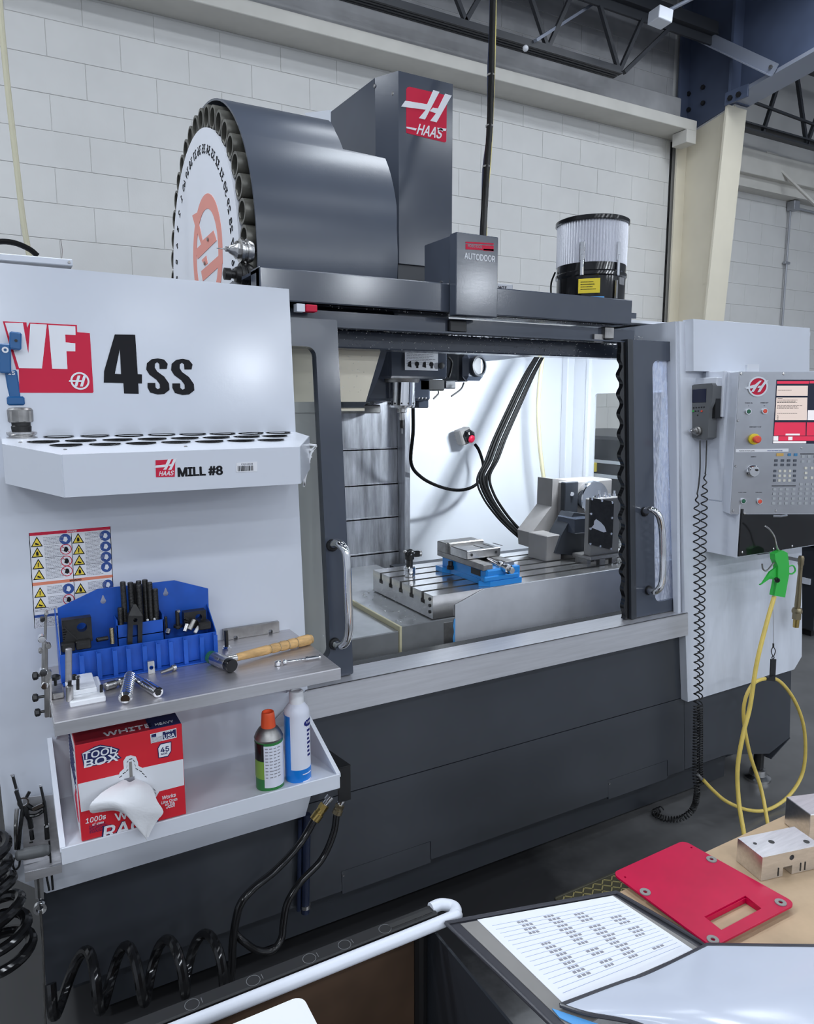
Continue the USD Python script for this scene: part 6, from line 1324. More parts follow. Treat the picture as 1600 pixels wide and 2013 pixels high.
c_dn = [(1370, 972, 1.69), (1369, 1060, 1.685), (1370, 1180, 1.68), (1370, 1300, 1.675), (1369, 1385, 1.67)]
hA = helix([aY((x, y), d) for x, y, d in c_dn], .0105, 26, .002, 12, 0, Rv=([0, .08, 1], [.2, 1, .9]))
hB = helix([aY((x, y), d) for x, y, d in ((1386, 932, 1.69), (1383, 1030, 1.685), (1380, 1170, 1.68), (1377, 1300, 1.675), (1375, 1385, 1.67))], .0105, 28, .002, 12, 1.2, Rv=([0, .08, 1], [.2, 1, .9]))
obj('coiled_cord', [tube(spline(ca, 6), .0026, 6), tube(hA, .0024, 6)], 'black', jg); obj('coiled_cord', [tube(spline(cb, 6), .0026, 6), tube(hB, .0024, 6)], 'black', jg)
hC = helix([aY((1369, 1385), 1.67), aY((1368, 1450), 1.665), aY((1367, 1520), 1.655), aY((1370, 1560), 1.64), aZ((1362, 1590), .06), aZ((1340, 1608), .03), aZ((1310, 1610), .018), aZ((1286, 1598), .016), aZ((1300, 1590), .016)], .0095, 60, .002, 9, 0)
hD = helix([aY((1376, 1385), 1.67), aY((1376, 1450), 1.665), aY((1376, 1510), 1.655), aY((1378, 1540), 1.65)], .009, 34, .002, 9, 1)
obj('coiled_cord', tube(hC, .0026, 6), 'black', jg); obj('coiled_cord', tube(hD, .0026, 6), 'black', jg)
# green air gun, yellow hose
GY = 1.575
def G_(x, y): return aY((1180+x/3.145, 600+y/3.145), GY)
def gp(s, o0, o1): return ext(Polygon([(q[0], q[2]) for q in (G_(*p) for p in s)]).buffer(.0015), GY+o0, GY+o1, fY)
gg = thing('air_gun', 'green air blow gun hanging in front of the black cover, with its yellow hose', 'air gun', G_(1090, 1800))
obj('body', [gp([(1065, 1535), (1110, 1515), (1140, 1530), (1150, 1600), (1150, 1660), (1125, 1800), (1062, 1790), (1085, 1680), (1085, 1610), (1068, 1570)], -.010, .010)], 'green', gg); obj('body', gp([(1085, 1620), (1045, 1650), (1000, 1720), (985, 1728), (1040, 1690), (1085, 1690)], -.003, .003), 'green', gg)
obj('hook', tube(spline([G_(1148, 1620), G_(1190, 1610), G_(1205, 1640), G_(1185, 1660), G_(1150, 1655)], 6), .003, 8), 'green', gg)
obj('wand', tube(spline([G_(1105, 1520), G_(1090, 1490), G_(1075, 1430), G_(1045, 1385), G_(1020, 1365)], 6), .0032, 8), 'steel', gg)
obj('trigger', tube(spline([G_(1075, 1590), G_(1030, 1640), G_(1005, 1630), G_(1000, 1600)], 5), .003, 7), 'steel_dull', gg); obj('valve', lathe([(.008, 0), (.009, .004), (.009, .012), (.006, .016)], G_(1068, 1690)-V(0, .012, 0), (-.4, -.6, -.1), 14), 'gloss_black', gg)
yh = [((1522, 1172), GY), ((1505, 1232), 1.57), ((1487, 1306), 1.565), ((1474, 1390), 1.56), ((1461, 1442), 1.555), ((1450, 1508), 1.545), ((1452, 1574), 1.52), ((1462, 1637), 1.47), ((1468, 1680), 1.42)]
obj('yellow_hose', tube(spline([aY(p, y) for p, y in yh], 8), .0078, 10), 'hose_yellow', gg)
lo_ = [((1382, 1533), 1.64), ((1403, 1555), 1.63), ((1429, 1576), 1.62), ((1469, 1592), 1.60), ((1508, 1592), 1.59), ((1547, 1568), 1.59), ((1574, 1529), 1.59), ((1583, 1482), 1.59), ((1579, 1424), 1.59), ((1560, 1374), 1.59), ((1532, 1339), 1.59), ((1508, 1334), 1.59), ((1482, 1343), 1.59), ((1465, 1374), 1.59), ((1462, 1416), 1.585), ((1474, 1482), 1.575), ((1495, 1547), 1.54), ((1508, 1613), 1.48), ((1513, 1660), 1.43)]
obj('yellow_hose', tube(spline([aY(p, y) for p, y in lo_], 8), .0066, 10), 'hose_yellow', cat='hose', label='loop of yellow air hose held up by the black strap')
q = aY((1379, 1531), 1.64); obj('hose_fitting', cyl(q, q-V(.022, 0, -.022), .006, 10, .001), 'steel', cat='fitting', label='small steel hose fitting at the start of the yellow hose loop')
hl = thing('hose_strap', 'black strap with snap hook on a thin wire, holding up the yellow hose loop', 'strap', aY((1520, 1335), 1.59))
obj('wire', tube([aY((1519, 1175), 1.60), aY((1520, 1272), 1.59)], .0009, 5), 'steel_dull', hl); obj('snap_hook', [tube(spline([aY(p, 1.59) for p in ((1520, 1272), (1516, 1280), (1520, 1290), (1524, 1280))], 4, True), .0016, 6, True), cyl(aY((1520, 1265), 1.59), aY((1520, 1273), 1.59), .003, 8), ringm(aY((1520, 1293), 1.59), (.2, 1, 0), .004, .0058, .003, 14)], 'black', hl)
obj('strap', [slab([aY(p, 1.588) for p in ((1516, 1296), (1526, 1296), (1524, 1335), (1514, 1334))], (0, 1, 0), .004), slab([aY(p, 1.58) for p in ((1524, 1328), (1524, 1340), (1508, 1338), (1510, 1332))], (0, 1, 0), .014)], 'black', hl)
# brass nozzle on the right end of the panel
nz = thing('brass_nozzle', 'old brass hose nozzle hanging at the right end of the white panel', 'nozzle', aY((1568, 1232), 1.69))
def N3(y): return aY((1568, y), 1.69)[2]
NX = aY((1570, 1160), 1.69)[0]
obj('barrel', lathe([(.009, N3(1200)), (.0115, N3(1190)), (.008, N3(1125)), (.0085, N3(1114)), (.0115, N3(1110)), (.0115, N3(1098)), (.009, N3(1094))], (NX, 1.69, 0), (0, 0, 1), 24), 'bronze', nz); obj('collar', [hexbar((NX, 1.69, N3(1216)), (0, 0, 1), .018, N3(1196)-N3(1216)), lathe([(.019, N3(1204)), (.020, N3(1200)), (.016, N3(1195))], (NX, 1.69, 0), (0, 0, 1), 24)], 'bronze', nz); obj('tail', lathe([(.011, N3(1232)), (.012, N3(1216))], (NX, 1.69, 0), (0, 0, 1), 20), 'brass', nz)
obj('hanger', bx(NX-.004, NX+.004, 1.69, float(F(1.0)), N3(1106), N3(1100)), 'steel_dull', nz)

# =====================================================================================================  BEHIND AND BEYOND
bc = thing('tool_cabinet', 'dark low tool cabinet with a pale drawer edge beyond the right end of the mill', 'cabinet', (5.1, 3.3, 0))
obj('body', bx(4.60, 5.8, 2.75, 3.7, .05, .62, .01), 'dark_paint', bc); obj('top', bx(4.58, 5.82, 2.73, 3.72, .62, .64, .004), 'black', bc); obj('drawer', bx(4.59, 4.60, 2.8, 3.65, .36, .40), 'white_plain', bc); obj('foot', bx(4.65, 5.7, 2.8, 3.65, 0, .05), 'black', bc)
om = thing('outside_machine', 'dark grey machine seen through the side window of the mill', 'machine', (4.2, 3.9, 0))
OZ = aX((1190, 858), 3.35)[2]
obj('body', bx(3.35, 4.5, 3.0, 4.6, 0, OZ, .02), 'dark_paint', om); obj('panel', bx(3.34, 3.35, 3.05, 4.5, OZ-.17, OZ-.15), 'white_plain', om); obj('panel', bx(3.34, 3.35, 3.05, 4.5, OZ-.26, OZ-.24), 'white_plain', om); obj('handle', bx(3.33, 3.35, 3.5, 3.6, OZ-.23, OZ-.17, .004), 'yellow', om)

# rotary table with a fixture block on the machine table
rt = thing('rotary_table', 'pale grey rotary indexer with chrome faceplate at the right end of the machine table', 'rotary indexer', (2.3, 2.4, TZ))
Zr = lambda x, y: (1000+x/5., 880+y/5.)
RYF = 2.25
def rp3(s, y): return [(q[0], q[2]) for q in (aY(Zr(*p), y) for p in s)]
obj('body', ext(Polygon(rp3([(435, 310), (590, 330), (580, 600), (370, 870), (365, 1020), (240, 980), (230, 840), (425, 580)], 2.42)).buffer(.002), 2.42, 2.52, fY), 'rotary_grey', rt)
bxa, bxb = aY(Zr(590, 330), 2.40)[0], aY(Zr(990, 330), 2.40)[0]
obj('body', bx(bxa-.04, bxb, 2.38, 2.52, TZ, aY(Zr(650, 325), 2.40)[2], .006), 'rotary_grey', rt)
obj('dark_side', [bx(bxa-.045, bxa+.03, 2.37, 2.40, TZ+.03, aY(Zr(600, 340), 2.37)[2], .003)], 'dark_paint', rt); obj('bolt', cyl(aY(Zr(622, 455), 2.372), aY(Zr(622, 455), 2.366), .009, 12), 'chrome', rt)
q = aY(Zr(620, 690), 2.33)
c0 = aY(Zr(830, 500), 2.36); rr = aY(Zr(830, 330), 2.36)[2]-c0[2]
obj('faceplate', [lathe([(rr*1.0, 0), (rr*1.02, .004), (rr*1.02, .03), (rr*.98, .034)], (c0[0], 2.38, c0[2]), (0, -1, 0), 48)], 'chrome', rt, label='round chrome faceplate')
obj('base', [bx(aY(Zr(372, 900), 2.30)[0], aY(Zr(520, 900), 2.30)[0], 2.30, 2.42, TZ, aY(Zr(400, 868), 2.30)[2], .003)], 'rotary_grey', rt); obj('base', [ext(Polygon(rp3([(515, 865), (640, 640), (800, 660), (800, 1000), (640, 1060), (455, 1040)], 2.29)), 2.29, 2.37, fY)], 'dark_paint', rt)
obj('bracket', [bx(aY(Zr(650, 750), 2.25)[0], aY(Zr(800, 750), 2.25)[0], 2.25, 2.36, aY(Zr(650, 850), 2.25)[2], aY(Zr(650, 700), 2.25)[2], .003)], 'grey_paint', rt)
fx = thing('fixture_block', 'tall pale fixture block with a black screwed front plate on the rotary indexer', 'fixture', (2.35, 2.2, TZ))
FYB = 2.16
f0, f1 = aY(Zr(800, 700), FYB)[0], aY(Zr(1030, 700), FYB)[0]; fz1, fz0 = aY(Zr(810, 492), FYB)[2], aY(Zr(900, 990), FYB)[2]
pt_ = obj('front_plate', ext(Polygon(rp3([(806, 492), (1036, 530), (1015, 1005), (792, 950)], FYB)), FYB, FYB+.008, fY), 'black_oxide', fx, smooth=False)
obj('torn_patch', ext(Polygon(rp3([(840, 720), (858, 702), (905, 735), (940, 775), (958, 828), (930, 832), (812, 785), (835, 760)], FYB)), FYB-.001, FYB, fY), 'decal_white', pt_, smooth=False)
for p in ((815, 505), (912, 522), (1015, 540), (805, 650), (1010, 690), (800, 795), (1003, 845), (797, 945), (895, 968), (1000, 993)): obj('screw', lathe([(.006, 0), (.005, .004)], aY(Zr(*p), FYB), (0, -1, 0), 10), 'chrome', pt_)
obj('body', bx(f0+.012, f1+.045, FYB+.008, FYB+.045, TZ+.035, fz1-.008, .003), 'cast_grey', fx)
obj('foot', [bx(f0-.0, f1+.06, FYB-.01, FYB+.10, TZ+.022, TZ+.037, .003), bx(f0+.06, f0+.09, FYB, FYB+.02, TZ, TZ+.024), bx(f1+.0, f1+.03, FYB, FYB+.02, TZ, TZ+.024), bx(f0+.01, f0+.03, FYB+.02, FYB+.09, TZ, TZ+.024)], 'steel_dull', fx)
for p, h, r in (((885, 440), .03, .008), ((945, 450), .02, .010), ((1035, 490), .025, .007), ((855, 470), .012, .012), ((985, 470), .015, .010)):
    q = aY(Zr(*p), FYB+.028); obj('clamp_part', [lathe([(r, 0), (r, h*.5), (r*.6, h*.55), (r*.6, h)], (q[0], FYB+.028, fz1-.009), (0, 0, 1), 10)], 'chrome', fx)
# vise
vz = TZ
vs = thing('mill_vise', 'blue machine vise with steel jaws and screw on the machine table', 'vise', (1.5, 2.3, TZ))
def Tz(p, h): return aZ(p, TZ+h)
Ze = lambda x, y: (680+x/4., 1000+y/4.)
b0_, b1_, b2_ = Tz(Ze(700, 460), .012), Tz(Ze(1125, 612), .012), Tz(Ze(1430, 570), .012)
vx0, vx1, vy0, vy1 = (b0_[0]+b1_[0])/2, b2_[0], (b1_[1]+b2_[1])/2, b0_[1]
vy0 = max(vy0, TY0+.004)
flg = Polygon([(vx0+.03, vy0), (vx1, vy0), (vx1, vy0+.035), (vx1-.02, vy0+.05), (vx1-.02, vy1-.09), (vx1, vy1-.08), (vx1, vy1-.03), (vx0, vy1), (vx0, vy1-.05), (vx0+.02, vy1-.07), (vx0+.02, vy0+.05), (vx0, vy0+.03)])
obj('base', [ext(flg, TZ+.0005, TZ+.020, fZ), bx(vx0+.022, vx1-.022, vy0+.012, vy1-.01, TZ+.002, TZ+.060, .006)], 'vise_blue', vs, label='blue cast vise base')
obj('base', [bx(vx0+.006, vx1-.01, vy0+.002, vy0+.03, TZ+.018, TZ+.038, .004), bx(vx1-.04, vx1+.0, vy0+.01, vy0+.045, TZ+.018, TZ+.062, .003)], 'vise_blue', vs)
obj('bed', [bx(vx0+.012, vx0+.055, vy0+.02, vy1+.01, TZ+.056, TZ+.078, .002), bx(vx1-.055, vx1-.012, vy0+.03, vy1+.01, TZ+.056, TZ+.078, .002), bx(vx0+.05, vx1-.05, vy0+.09, vy1, TZ+.05, TZ+.066)], 'steel_dull', vs)
for yy_ in (vy0+.24,): obj('bolt', [lathe([(.014, 0), (.014, .012), (.009, .014), (.009, .03)], (vx0+.014, yy_, TZ+.02), (0, 0, 1), 12)], 'black_oxide', vs)
obj('recess', bx(vx0+.0205, vx0+.024, vy0+.05, vy0+.11, TZ+.03, TZ+.052), 'slot_dark', vs)
my0, my1 = vy0+.12, vy0+.235
mj = obj('movable_jaw', [bx(vx0+.008, vx1-.008, my0, my1, TZ+.0775, TZ+.112, .003)], 'steel', vs, label='movable steel jaw')
for dx in (.04, .085, .13): obj('slot', bx(vx0+dx+.05, vx0+dx+.056, my0+.02, my0+.08, TZ+.1118, TZ+.1128), 'slot_dark', mj)
for x in (vx0+.03, vx1-.03): obj('hole', cyl((x, my0-.0006, TZ+.095), (x, my0+.001, TZ+.095), .0055, 12), 'slot_dark', mj)
obj('fixed_jaw', [bx(vx0+.004, vx1-.004, vy1-.07, vy1-.002, TZ+.0775, TZ+.118, .003), bx(vx0+.006, vx1-.006, vy1-.085, vy1-.07, TZ+.080, TZ+.122, .0015)], 'steel_dull', vs)
obj('movable_plate', bx(vx0+.006, vx1-.006, my1, my1+.014, TZ+.080, TZ+.120, .0015), 'steel_dull', vs)
sc0 = V((vx0+vx1)/2+.018, my0, TZ+.070); s1_ = sc0+V(0, -.135, -.012)
obj('screw', [cyl(sc0, s1_, .009, 16), lathe([(.016, 0), (.016, .018), (.012, .02), (.012, .04), (.017, .042), (.017, .058), (.011, .06)], sc0+(s1_-sc0)*.55, s1_-sc0, 20)], 'chrome', vs); obj('hexagon', hexbar(s1_, s1_-sc0, .012, .016), 'steel', vs)
# touch probe set on the table
tq = Tz(Ze(500, 530), 0)
tpz = thing('tool_setter', 'small round tool setter with black clamps on the left end of the machine table', 'tool setter', tq)
def tz_(y): return aY(Ze(500, y), tq[1])[2]
obj('body', [lathe([(.020, TZ+.0005), (.022, TZ+.003), (.022, tz_(460)), (.019, tz_(450))], (tq[0], tq[1], 0), (0, 0, 1), 28)]+[ringm((tq[0], tq[1], tz_(455+k)), (0, 0, 1), .021, .0235, .002, 24) for k in (20, 40)], 'chrome', tpz)
obj('neck', [lathe([(.013, tz_(452)), (.013, tz_(400)), (.018, tz_(395)), (.018, tz_(335)), (.012, tz_(322))], (tq[0], tq[1], 0), (0, 0, 1), 18)], 'black_oxide', tpz)
hz_ = (tz_(350)+tz_(380))/2
obj('clamp', [obb((tq[0]+.012, tq[1], hz_+.004), (1, -.2, 0), (.2, 1, 0), (0, 0, 1), .028, .012, .012, .003), obb((tq[0]-.008, tq[1]-.01, hz_+.012), (1, .4, .2), (-.4, 1, 0), (-.2, 0, 1), .018, .008, .009, .003)], 'gloss_black', tpz)
obj('knob', [lathe([(.010, 0), (.012, .003), (.012, .012), (.008, .014)], (tq[0]+.038, tq[1], hz_+.002), (1, -.3, 0), 16)], 'steel', tpz); obj('knob', [lathe([(.006, 0), (.006, .01)], (tq[0]-.022, tq[1]-.012, hz_+.016), (-1, 0, .4), 10)], 'steel_dull', tpz); obj('screw', [sph((tq[0]-.004, tq[1]-.021, hz_+.006), .004, 1), sph((tq[0]+.012, tq[1]-.014, hz_+.01), .004, 1)], 'chrome', tpz)

# =====================================================================================================  FOREGROUND
BZ = .80
A_, B2 = aZ((1215, 1755), BZ), aZ((1386, 1850), BZ); E0, E1 = aZ((1397, 1670), BZ), aZ((1574, 1588), BZ)
dl_ = (A_-B2)/np.linalg.norm(A_-B2); de = (E1-E0)/np.linalg.norm(E1-E0)
tt = np.linalg.solve(np.column_stack([dl_[:2], -de[:2]]), (E0-A_)[:2]); cor = A_+dl_*tt[0]
pA = cor; pB = B2-dl_*.45; pC = cor+de*1.5; pD = pB+de*1.5
bt = thing('work_table', 'worn plywood table top on a black frame in the right foreground', 'table', ((pA[0]+pC[0])/2, (pA[1]+pB[1])/2, 0))
obj('table_top', ext([(q[0], q[1]) for q in (pA, pC, pD, pB)], BZ-.022, BZ-.0003, fZ), 'plywood', bt, smooth=False)
obj('edge_band', slab([pA+V(0, 0, -.0215), pB+V(0, 0, -.0215), pB+V(0, 0, -.001), pA+V(0, 0, -.001)], np.cross(dl_, (0, 0, 1)), .0012), 'plywood_edge', bt, smooth=False)
ins = lambda q, k=.04: q+(np.mean([pA, pB, pC, pD], axis=0)-q)/np.linalg.norm(np.mean([pA, pB, pC, pD], axis=0)-q)*k
for q in (pA, pB, pC, pD): z = ins(q, .09); obj('leg', bx(z[0]-.02, z[0]+.02, z[1]-.02, z[1]+.02, 0, BZ-.022), 'dark_paint', bt)
obj('side_panel', slab([ins(pA, .06)*V(1, 1, 0)+V(0, 0, .08), ins(pB, .06)*V(1, 1, 0)+V(0, 0, .08), ins(pB, .06)*V(1, 1, 0)+V(0, 0, BZ-.023), ins(pA, .06)*V(1, 1, 0)+V(0, 0, BZ-.023)], np.cross(dl_, (0, 0, 1)), .003), 'dark_paint', bt)
# red plate with window and grommets
Zx = lambda x, y: (1000+x/2.667, 1560+y/2.667)
RZp = BZ+.008
def rdp(x, y): q = aZ(Zx(x, y), RZp+.003); return (q[0], q[1])
rc = [aZ(p, RZp+.003) for p in ((1203, 1716), (1344, 1652), (1566, 1776), (1401, 1862))]
pg = Polygon([(q[0], q[1]) for q in rc]).buffer(-.012).buffer(.012, quad_segs=5)
pg = pg.difference(Polygon([rdp(1025, 645), rdp(1240, 535), rdp(1325, 602), rdp(1115, 715)]))
gro = [(715, 518), (1063, 347), (1425, 573), (1070, 768)]
for g in gro: pg = pg.difference(Point(*rdp(*g)).buffer(.0035))
for g in ((610, 438), (958, 283)): pg = pg.difference(Point(*rdp(*g)).buffer(.0018))
rpl = thing('red_plate', 'red sheet plate with a rectangular window and four grommets lying on the table edge', 'plate', (rc[0]+rc[2])/2*V(1, 1, 0)+V(0, 0, RZp))
obj('sheet', ext(pg, RZp, RZp+.003, fZ), 'red_sheet', rpl, smooth=False)
w4 = [rdp(*g) for g in ((1025, 645), (1240, 535), (1325, 602), (1115, 715))]
obj('window_flange', [slab([(w4[a][0], w4[a][1], RZp+.0005), (w4[b][0], w4[b][1], RZp+.0005), (w4[b][0], w4[b][1], BZ+.0004), (w4[a][0], w4[a][1], BZ+.0004)], (nx, ny, 0), .0015) for a, b, nx, ny in ((0, 1, 0, -1), (1, 2, -1, 0))], 'red_sheet', rpl, smooth=False)
for g in gro: q = rdp(*g); obj('grommet', ringm((q[0], q[1], RZp+.003), (0, 0, 1), .0032, .0082, .0015, 18), 'cast_grey', rpl)
obj('foot_pad', [cyl((rdp(*g)[0], rdp(*g)[1], BZ), (rdp(*g)[0], rdp(*g)[1], RZp), .006, 10) for g in ((1063, 347), (1425, 573), (900, 600))], 'black', rpl)
# aluminium blocks
hb_ = None
bb = aZ((1500, 1734), BZ); best = min(np.linspace(.01, .06, 200), key=lambda h: np.linalg.norm((aZ((1499, 1686), BZ+h)-bb)[:2])); AH = best
c1_, c2_, c3_ = aZ((1499, 1686), BZ+AH), aZ((1448, 1648), BZ+AH), aZ((1600, 1664), BZ+AH)
u_ = (c3_-c1_)/np.linalg.norm(c3_-c1_); w_ = c2_-c1_; w_ = w_-u_*(w_@u_); WL = np.linalg.norm(w_); w_ /= WL; BLn = .115
def ab(a, b, z): return c1_+u_*a+w_*b+V(0, 0, z-(BZ+AH))
ablk = thing('aluminium_block', 'machined aluminium block with drilled holes and a slot on the plywood table', 'metal block', ab(BLn/2, WL/2, BZ))
fA = lambda u, v, w: tuple(c1_[k]+np.asarray(u)*u_[k]+np.asarray(w)*w_[k]+(np.asarray(v)-AH)*(1 if k == 2 else 0) for k in range(3))
fr_ = sbox(0, .0005, BLn, AH).difference(sbox(.042, .0, .060, .016)).difference(Point(.058, .030).buffer(.0045))
obj('body', [ext(fr_, 0, .016, fA), ext(sbox(0, .0005, BLn, AH), .016, WL, fA)], 'alu', ablk, smooth=False)
for a, b in ((.045, .03), (.10, .014), (.016, .034)): obj('hole', cyl(ab(a, b, BZ+AH-.001), ab(a, b, BZ+AH+.0004), .0048 if a > .02 else .003, 14), 'slot_dark', ablk)
for a in (.032, .076, .085): obj('groove', slab([ab(a, -.0002, BZ+.003), ab(a+.002, -.0002, BZ+.003), ab(a+.002, -.0002, BZ+.017), ab(a, -.0002, BZ+.017)], -w_, .0004), 'slot_dark', ablk, smooth=False)
d0 = aZ((1577, 1652), BZ); d1 = d0+V(.16, -.05, 0)
ab2 = thing('aluminium_block', 'second aluminium block, cut off by the right picture edge, far side of the table', 'metal block', d0+V(.07, .02, 0))
m_ = obb(d0+V(.088, -.005, .026), (1, -.32, 0), (.32, 1, 0), (0, 0, 1), .08, .03, .0255, .001); obj('body', m_, 'alu', ab2, smooth=False)
# binder: black vinyl cover, sheet, clear flap
bn_ = thing('binder', 'open black edged vinyl document sleeve with a printed table, lying on the table', 'binder', aZ((1150, 1870), BZ))
def bz3(p, z): return aZ(p, z)
cv = [bz3(p, BZ+.004) for p in ((876, 1816), (1212, 1756), (1392, 1862), (1108, 2040))]
obj('cover', slab([q*V(1, 1, 0)+V(0, 0, BZ+.0005) for q in cv], (0, 0, 1), .003), 'vinyl_edge', bn_, smooth=False)
sv = [bz3(p, BZ+.005) for p in ((905, 1815), (1206, 1759), (1378, 1866), (1130, 2030))]
obj('sleeve_page', slab([q*V(1, 1, 0)+V(0, 0, BZ+.0036) for q in sv], (0, 0, 1), .0008), 'cast_grey', bn_, smooth=False)
pp_ = [bz3(p, BZ+.005) for p in ((938, 1808), (1204, 1761), (1364, 1868), (1112, 1977))]
pc = [q*V(1, 1, 0)+V(0, 0, BZ+.0046) for q in pp_]
sheet = obj('printed_sheet', slab(pc, (0, 0, 1), .0006), 'paper', bn_, smooth=False)
def on_paper(u, v): a = pc[0]*(1-u)+pc[1]*u; b = pc[3]*(1-u)+pc[2]*u; return a*(1-v)+b*v+V(0, 0, .0006)
rows = []; lines = []
for i in range(17):
    v = .10+i*.05
    lines.append(slab([on_paper(.05, v), on_paper(.97, v), on_paper(.97, v+.004), on_paper(.05, v+.004)], (0, 0, 1), .0002))
    for u in (.22, .42, .60, .80):
        if rng.random() < (.75 if u < .75 else .4) and i < 15:
            w = rng.uniform(.07, .10); k0 = u+rng.uniform(-.01, .01)
            for s_ in range(3): rows.append(slab([on_paper(k0+s_*w/3, v+.010), on_paper(k0+s_*w/3+w/4, v+.010), on_paper(k0+s_*w/3+w/4, v+.034), on_paper(k0+s_*w/3, v+.034)], (0, 0, 1), .0002))
obj('table_rule', lines, 'paper_blue', sheet, smooth=False); obj('table_print', rows, 'print_grey', sheet, smooth=False, kind='stuff')
for a, b, n_ in ((0, 1, 0), (1, 2, 1), (0, 3, 2)): obj('edge_piping', tube([cv[a]*V(1, 1, 0)+V(0, 0, BZ+.0055), (cv[a]+cv[b])/2*V(1, 1, 0)+V(0, 0, BZ+.0065), cv[b]*V(1, 1, 0)+V(0, 0, BZ+.0055)], .0028, 8), 'vinyl_edge', bn_)
Fp = [[((1101, 1976), .810), ((1217, 1933), .813), ((1277, 1912), .815), ((1362, 1871), .816), ((1390, 1857), .816)],
      [((1150, 1992), .812), ((1250, 1955), .822), ((1320, 1935), .828), ((1420, 1890), .826), ((1440, 1858), .818)],
      [((1206, 2002), .814), ((1300, 1985), .830), ((1390, 1960), .838), ((1500, 1910), .832), ((1520, 1859), .820)],
      [((1262, 2016), .816), ((1370, 2015), .834), ((1470, 1990), .842), ((1580, 1930), .836), ((1610, 1860), .822)],
      [((1330, 2050), .816), ((1450, 2050), .834), ((1580, 2030), .842), ((1690, 1950), .836), ((1710, 1862), .822)]]
gr = np.array([[list(aZ(p, z)) for p, z in r] for r in Fp]); gz = np.stack([nzoom(gr[..., i], 6, order=2, mode='nearest') for i in range(3)], -1); a_, b_ = gz.shape[:2]
vi_ = gz.reshape(-1, 3); nv = len(vi_); fi = []
for i in range(a_-1):
    for j in range(b_-1): k = i*b_+j; fi += [(k, k+b_, k+b_+1), (k, k+b_+1, k+1)]
fl = trimesh.Trimesh(np.vstack([vi_, vi_-V(0, 0, .0012)]), fi+[(c+nv, b+nv, a+nv) for a, b, c in fi], process=False)
obj('flap_page', fl, 'vinyl', bn_, smooth=True, label='raised pale vinyl flap with its black piping')
obj('edge_piping', tube(gz[:, 0]*1+V(0, 0, 0), .0026, 8), 'vinyl_edge', bn_); obj('edge_piping', tube(gz[0], .0024, 8), 'vinyl_edge', bn_); obj('edge_piping', tube(gz[:, -1], .0026, 8), 'vinyl_edge', bn_)
ql = [aZ(p, BZ+.009) for p in ((1085, 1978), (1120, 1990), (1180, 2010), (1140, 2016), (1100, 1996))]
obj('blue_tape', slab([q*V(1, 1, 0)+V(0, 0, BZ+.0052) for q in ql], (0, 0, 1), .001), 'tape_blue', bn_, smooth=False)
# diamond tread mat on the floor behind the table
m0, m1 = aZ((1090, 1770), .012), aZ((1338, 1653), .012); MY = (m0[1]+m1[1])/2
mtg = thing('floor_mat', 'black rubber floor mat with raised diamond tread beside the plywood table', 'mat', (1.8, MY-.35, 0))
obj('sheet', bx(1.42, m1[0]+.01, MY-.75, MY, .0005, .009, .003), 'mat_rubber', mtg)
tr_ = []
for i in range(28):
    for j in range(18):
        x = m1[0]-.012-i*.0205; y = MY-.018-j*.0205; s = 1 if (i+j) % 2 else -1
        tr_.append(bar((x-.0085, y-.007*s, .0095), (x+.0085, y+.007*s, .0095), .0038, .003))
obj('tread', tr_, 'mat_edge', mtg, smooth=False, kind='stuff'); obj('rim', bx(1.42, m1[0]+.012, MY-.006, MY+.004, .0005, .0105, .003), 'mat_rubber', mtg)
# black cart with a white tube rail
CZr = .80; CYr = aZ((700, 1880), CZr)[1]+.012
sc = thing('shop_cart', 'black steel cart with a white tube handle rail and brown deck in the lower foreground', 'cart', (.2, .7, 0))
t0 = aZ((886, 1793), CZr)
obj('handle_rail', tube(spline([V(t0[0]-.022, CYr+.020, CZr), V(t0[0]-.004, CYr+.020, CZr), V(t0[0]+.010, CYr+.006, CZr), V(t0[0]+.002, CYr-.008, CZr), V(t0[0]-.03, CYr-.012, CZr), V(.2, CYr-.012, CZr), V(-.35, CYr-.012, CZr)], 10), .0088, 14), 'white_plain', sc, label='white tubular handle rail')
yR = aZ((700, 1836), CZr)[1]
obj('black_rail', [bx(-.35, t0[0]-.018, CYr+.004, yR, CZr-.025, CZr+.002, .002)], 'black', sc, label='black channel rail'); 
for x in [aZ(p, CZr)[0] for p in ((752, 1822), (676, 1858), (608, 1887), (500, 1935), (380, 1985))]: obj('ring_print', [ringm((x, (CYr+yR)/2, CZr+.002), (0, 0, 1), .0085, .0093, .0003, 18), bx(x+.012, x+.0128, CYr+.010, yR-.008, CZr+.002, CZr+.0023)], 'jog_grey', sc, smooth=False)
obj('slot', bx(t0[0]-.095, t0[0]-.025, CYr+.010, yR-.008, CZr+.0015, CZr+.0024), 'slot_dark', sc, smooth=False)
obj('deck', bx(-.35, t0[0]-.03, .42, CYr+.03, .52, .54, .003), 'brown_board', sc, label='brown board deck')
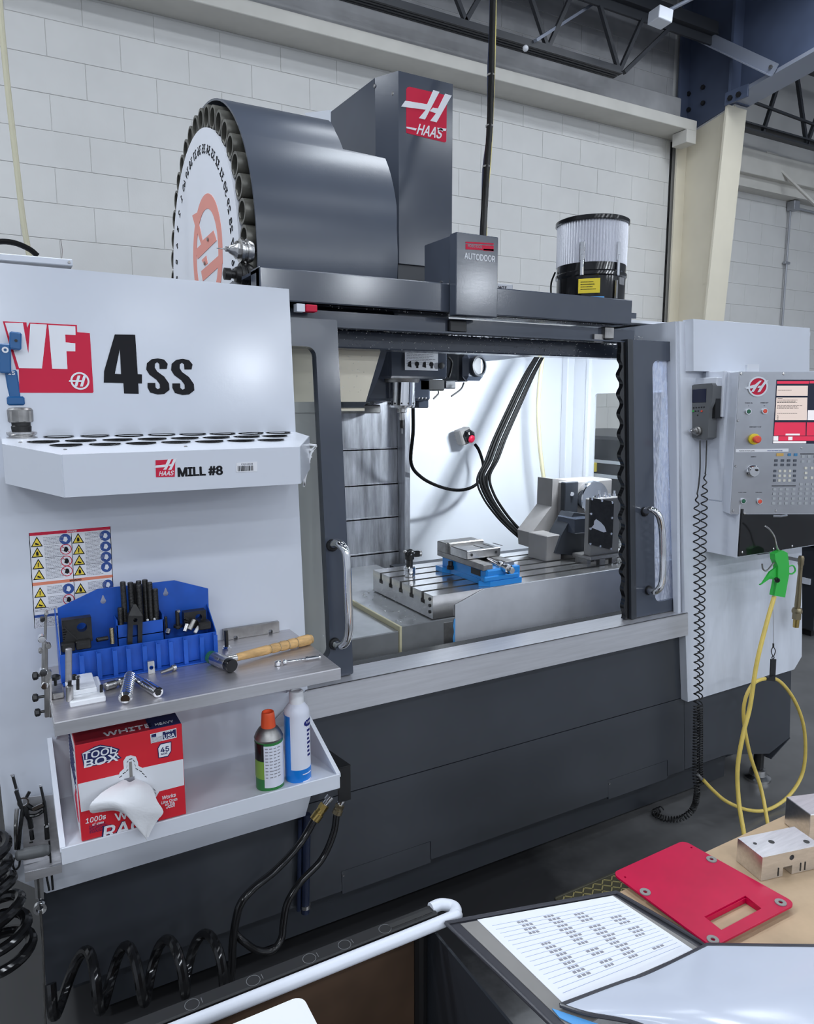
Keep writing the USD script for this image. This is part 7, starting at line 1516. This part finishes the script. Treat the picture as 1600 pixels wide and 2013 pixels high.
obj('back_panel', bx(-.35, t0[0]-.022, CYr+.03, CYr+.036, .12, CZr-.024), 'brown_board', sc); obj('end_panel', bx(t0[0]-.024, t0[0]-.020, .42, CYr+.04, .12, CZr-.03), 'dark_paint', sc)
for x in (-.33, t0[0]-.035):
    for y in (.44, CYr+.03): obj('post', cyl((x, y, .10), (x, y, CZr-.02), .011, 10), 'black', sc); obj('caster', cyl((x-.012, y, .05), (x+.012, y, .05), .05, 16), 'rubber', sc)
obj('frame', [bx(-.35, t0[0]-.02, .42, CYr+.04, .10, .13)], 'dark_paint', sc)
wz_ = .865; wa, wb_2 = aZ((594, 1956), wz_), aZ((400, 2036), wz_)
wbd = thing('white_lid', 'white plastic lid with rounded corner lying on the cart at the bottom picture edge', 'lid', (wa[0]-.15, wa[1]-.1, .80))
obj('top', ext(rrect(wa[0]-.42, wa[0], wa[1]-.16, wa[1], .012), wz_-.012, wz_, fZ), 'pin_white', wbd)
obj('skirt', ext(rrect(wa[0]-.415, wa[0]-.005, wa[1]-.155, wa[1]-.005, .01), .82, wz_-.012, fZ), 'pin_white', wbd)
cr2 = thing('plastic_crate', 'dark crate on the cart deck carrying the white lid', 'crate', (wa[0]-.2, wa[1]-.08, .541))
obj('body', bx(wa[0]-.41, wa[0]-.01, wa[1]-.15, wa[1]-.01, .5405, .8195, .006), 'dark_paint', cr2)
# repeats carry one group each
for nm_, gr_ in (('threaded_stud', 'threaded studs in the blue rack'), ('purlin', 'roof purlins'), ('clamp_block', 'clamp blocks in the blue rack'), ('step_block', 'step blocks in the blue rack'), ('spray_can', 'spray cans in the tray'),
                 ('aluminium_block', 'aluminium blocks on the plywood table'), ('loose_ball', 'small white balls on the rack box'), ('loose_fastener', 'loose fasteners in the blue rack'), ('coiled_hose', 'coiled black air hoses'), ('black_hose', 'black hoses'), ('roof_truss', 'roof joists')):
    for p_ in stage.GetPrimAtPath('/World').GetChildren():
        if p_.GetName() == nm_ or (p_.GetName().startswith(nm_+'_') and p_.GetName()[len(nm_)+1:].isdigit()): p_.SetCustomDataByKey('group', gr_)
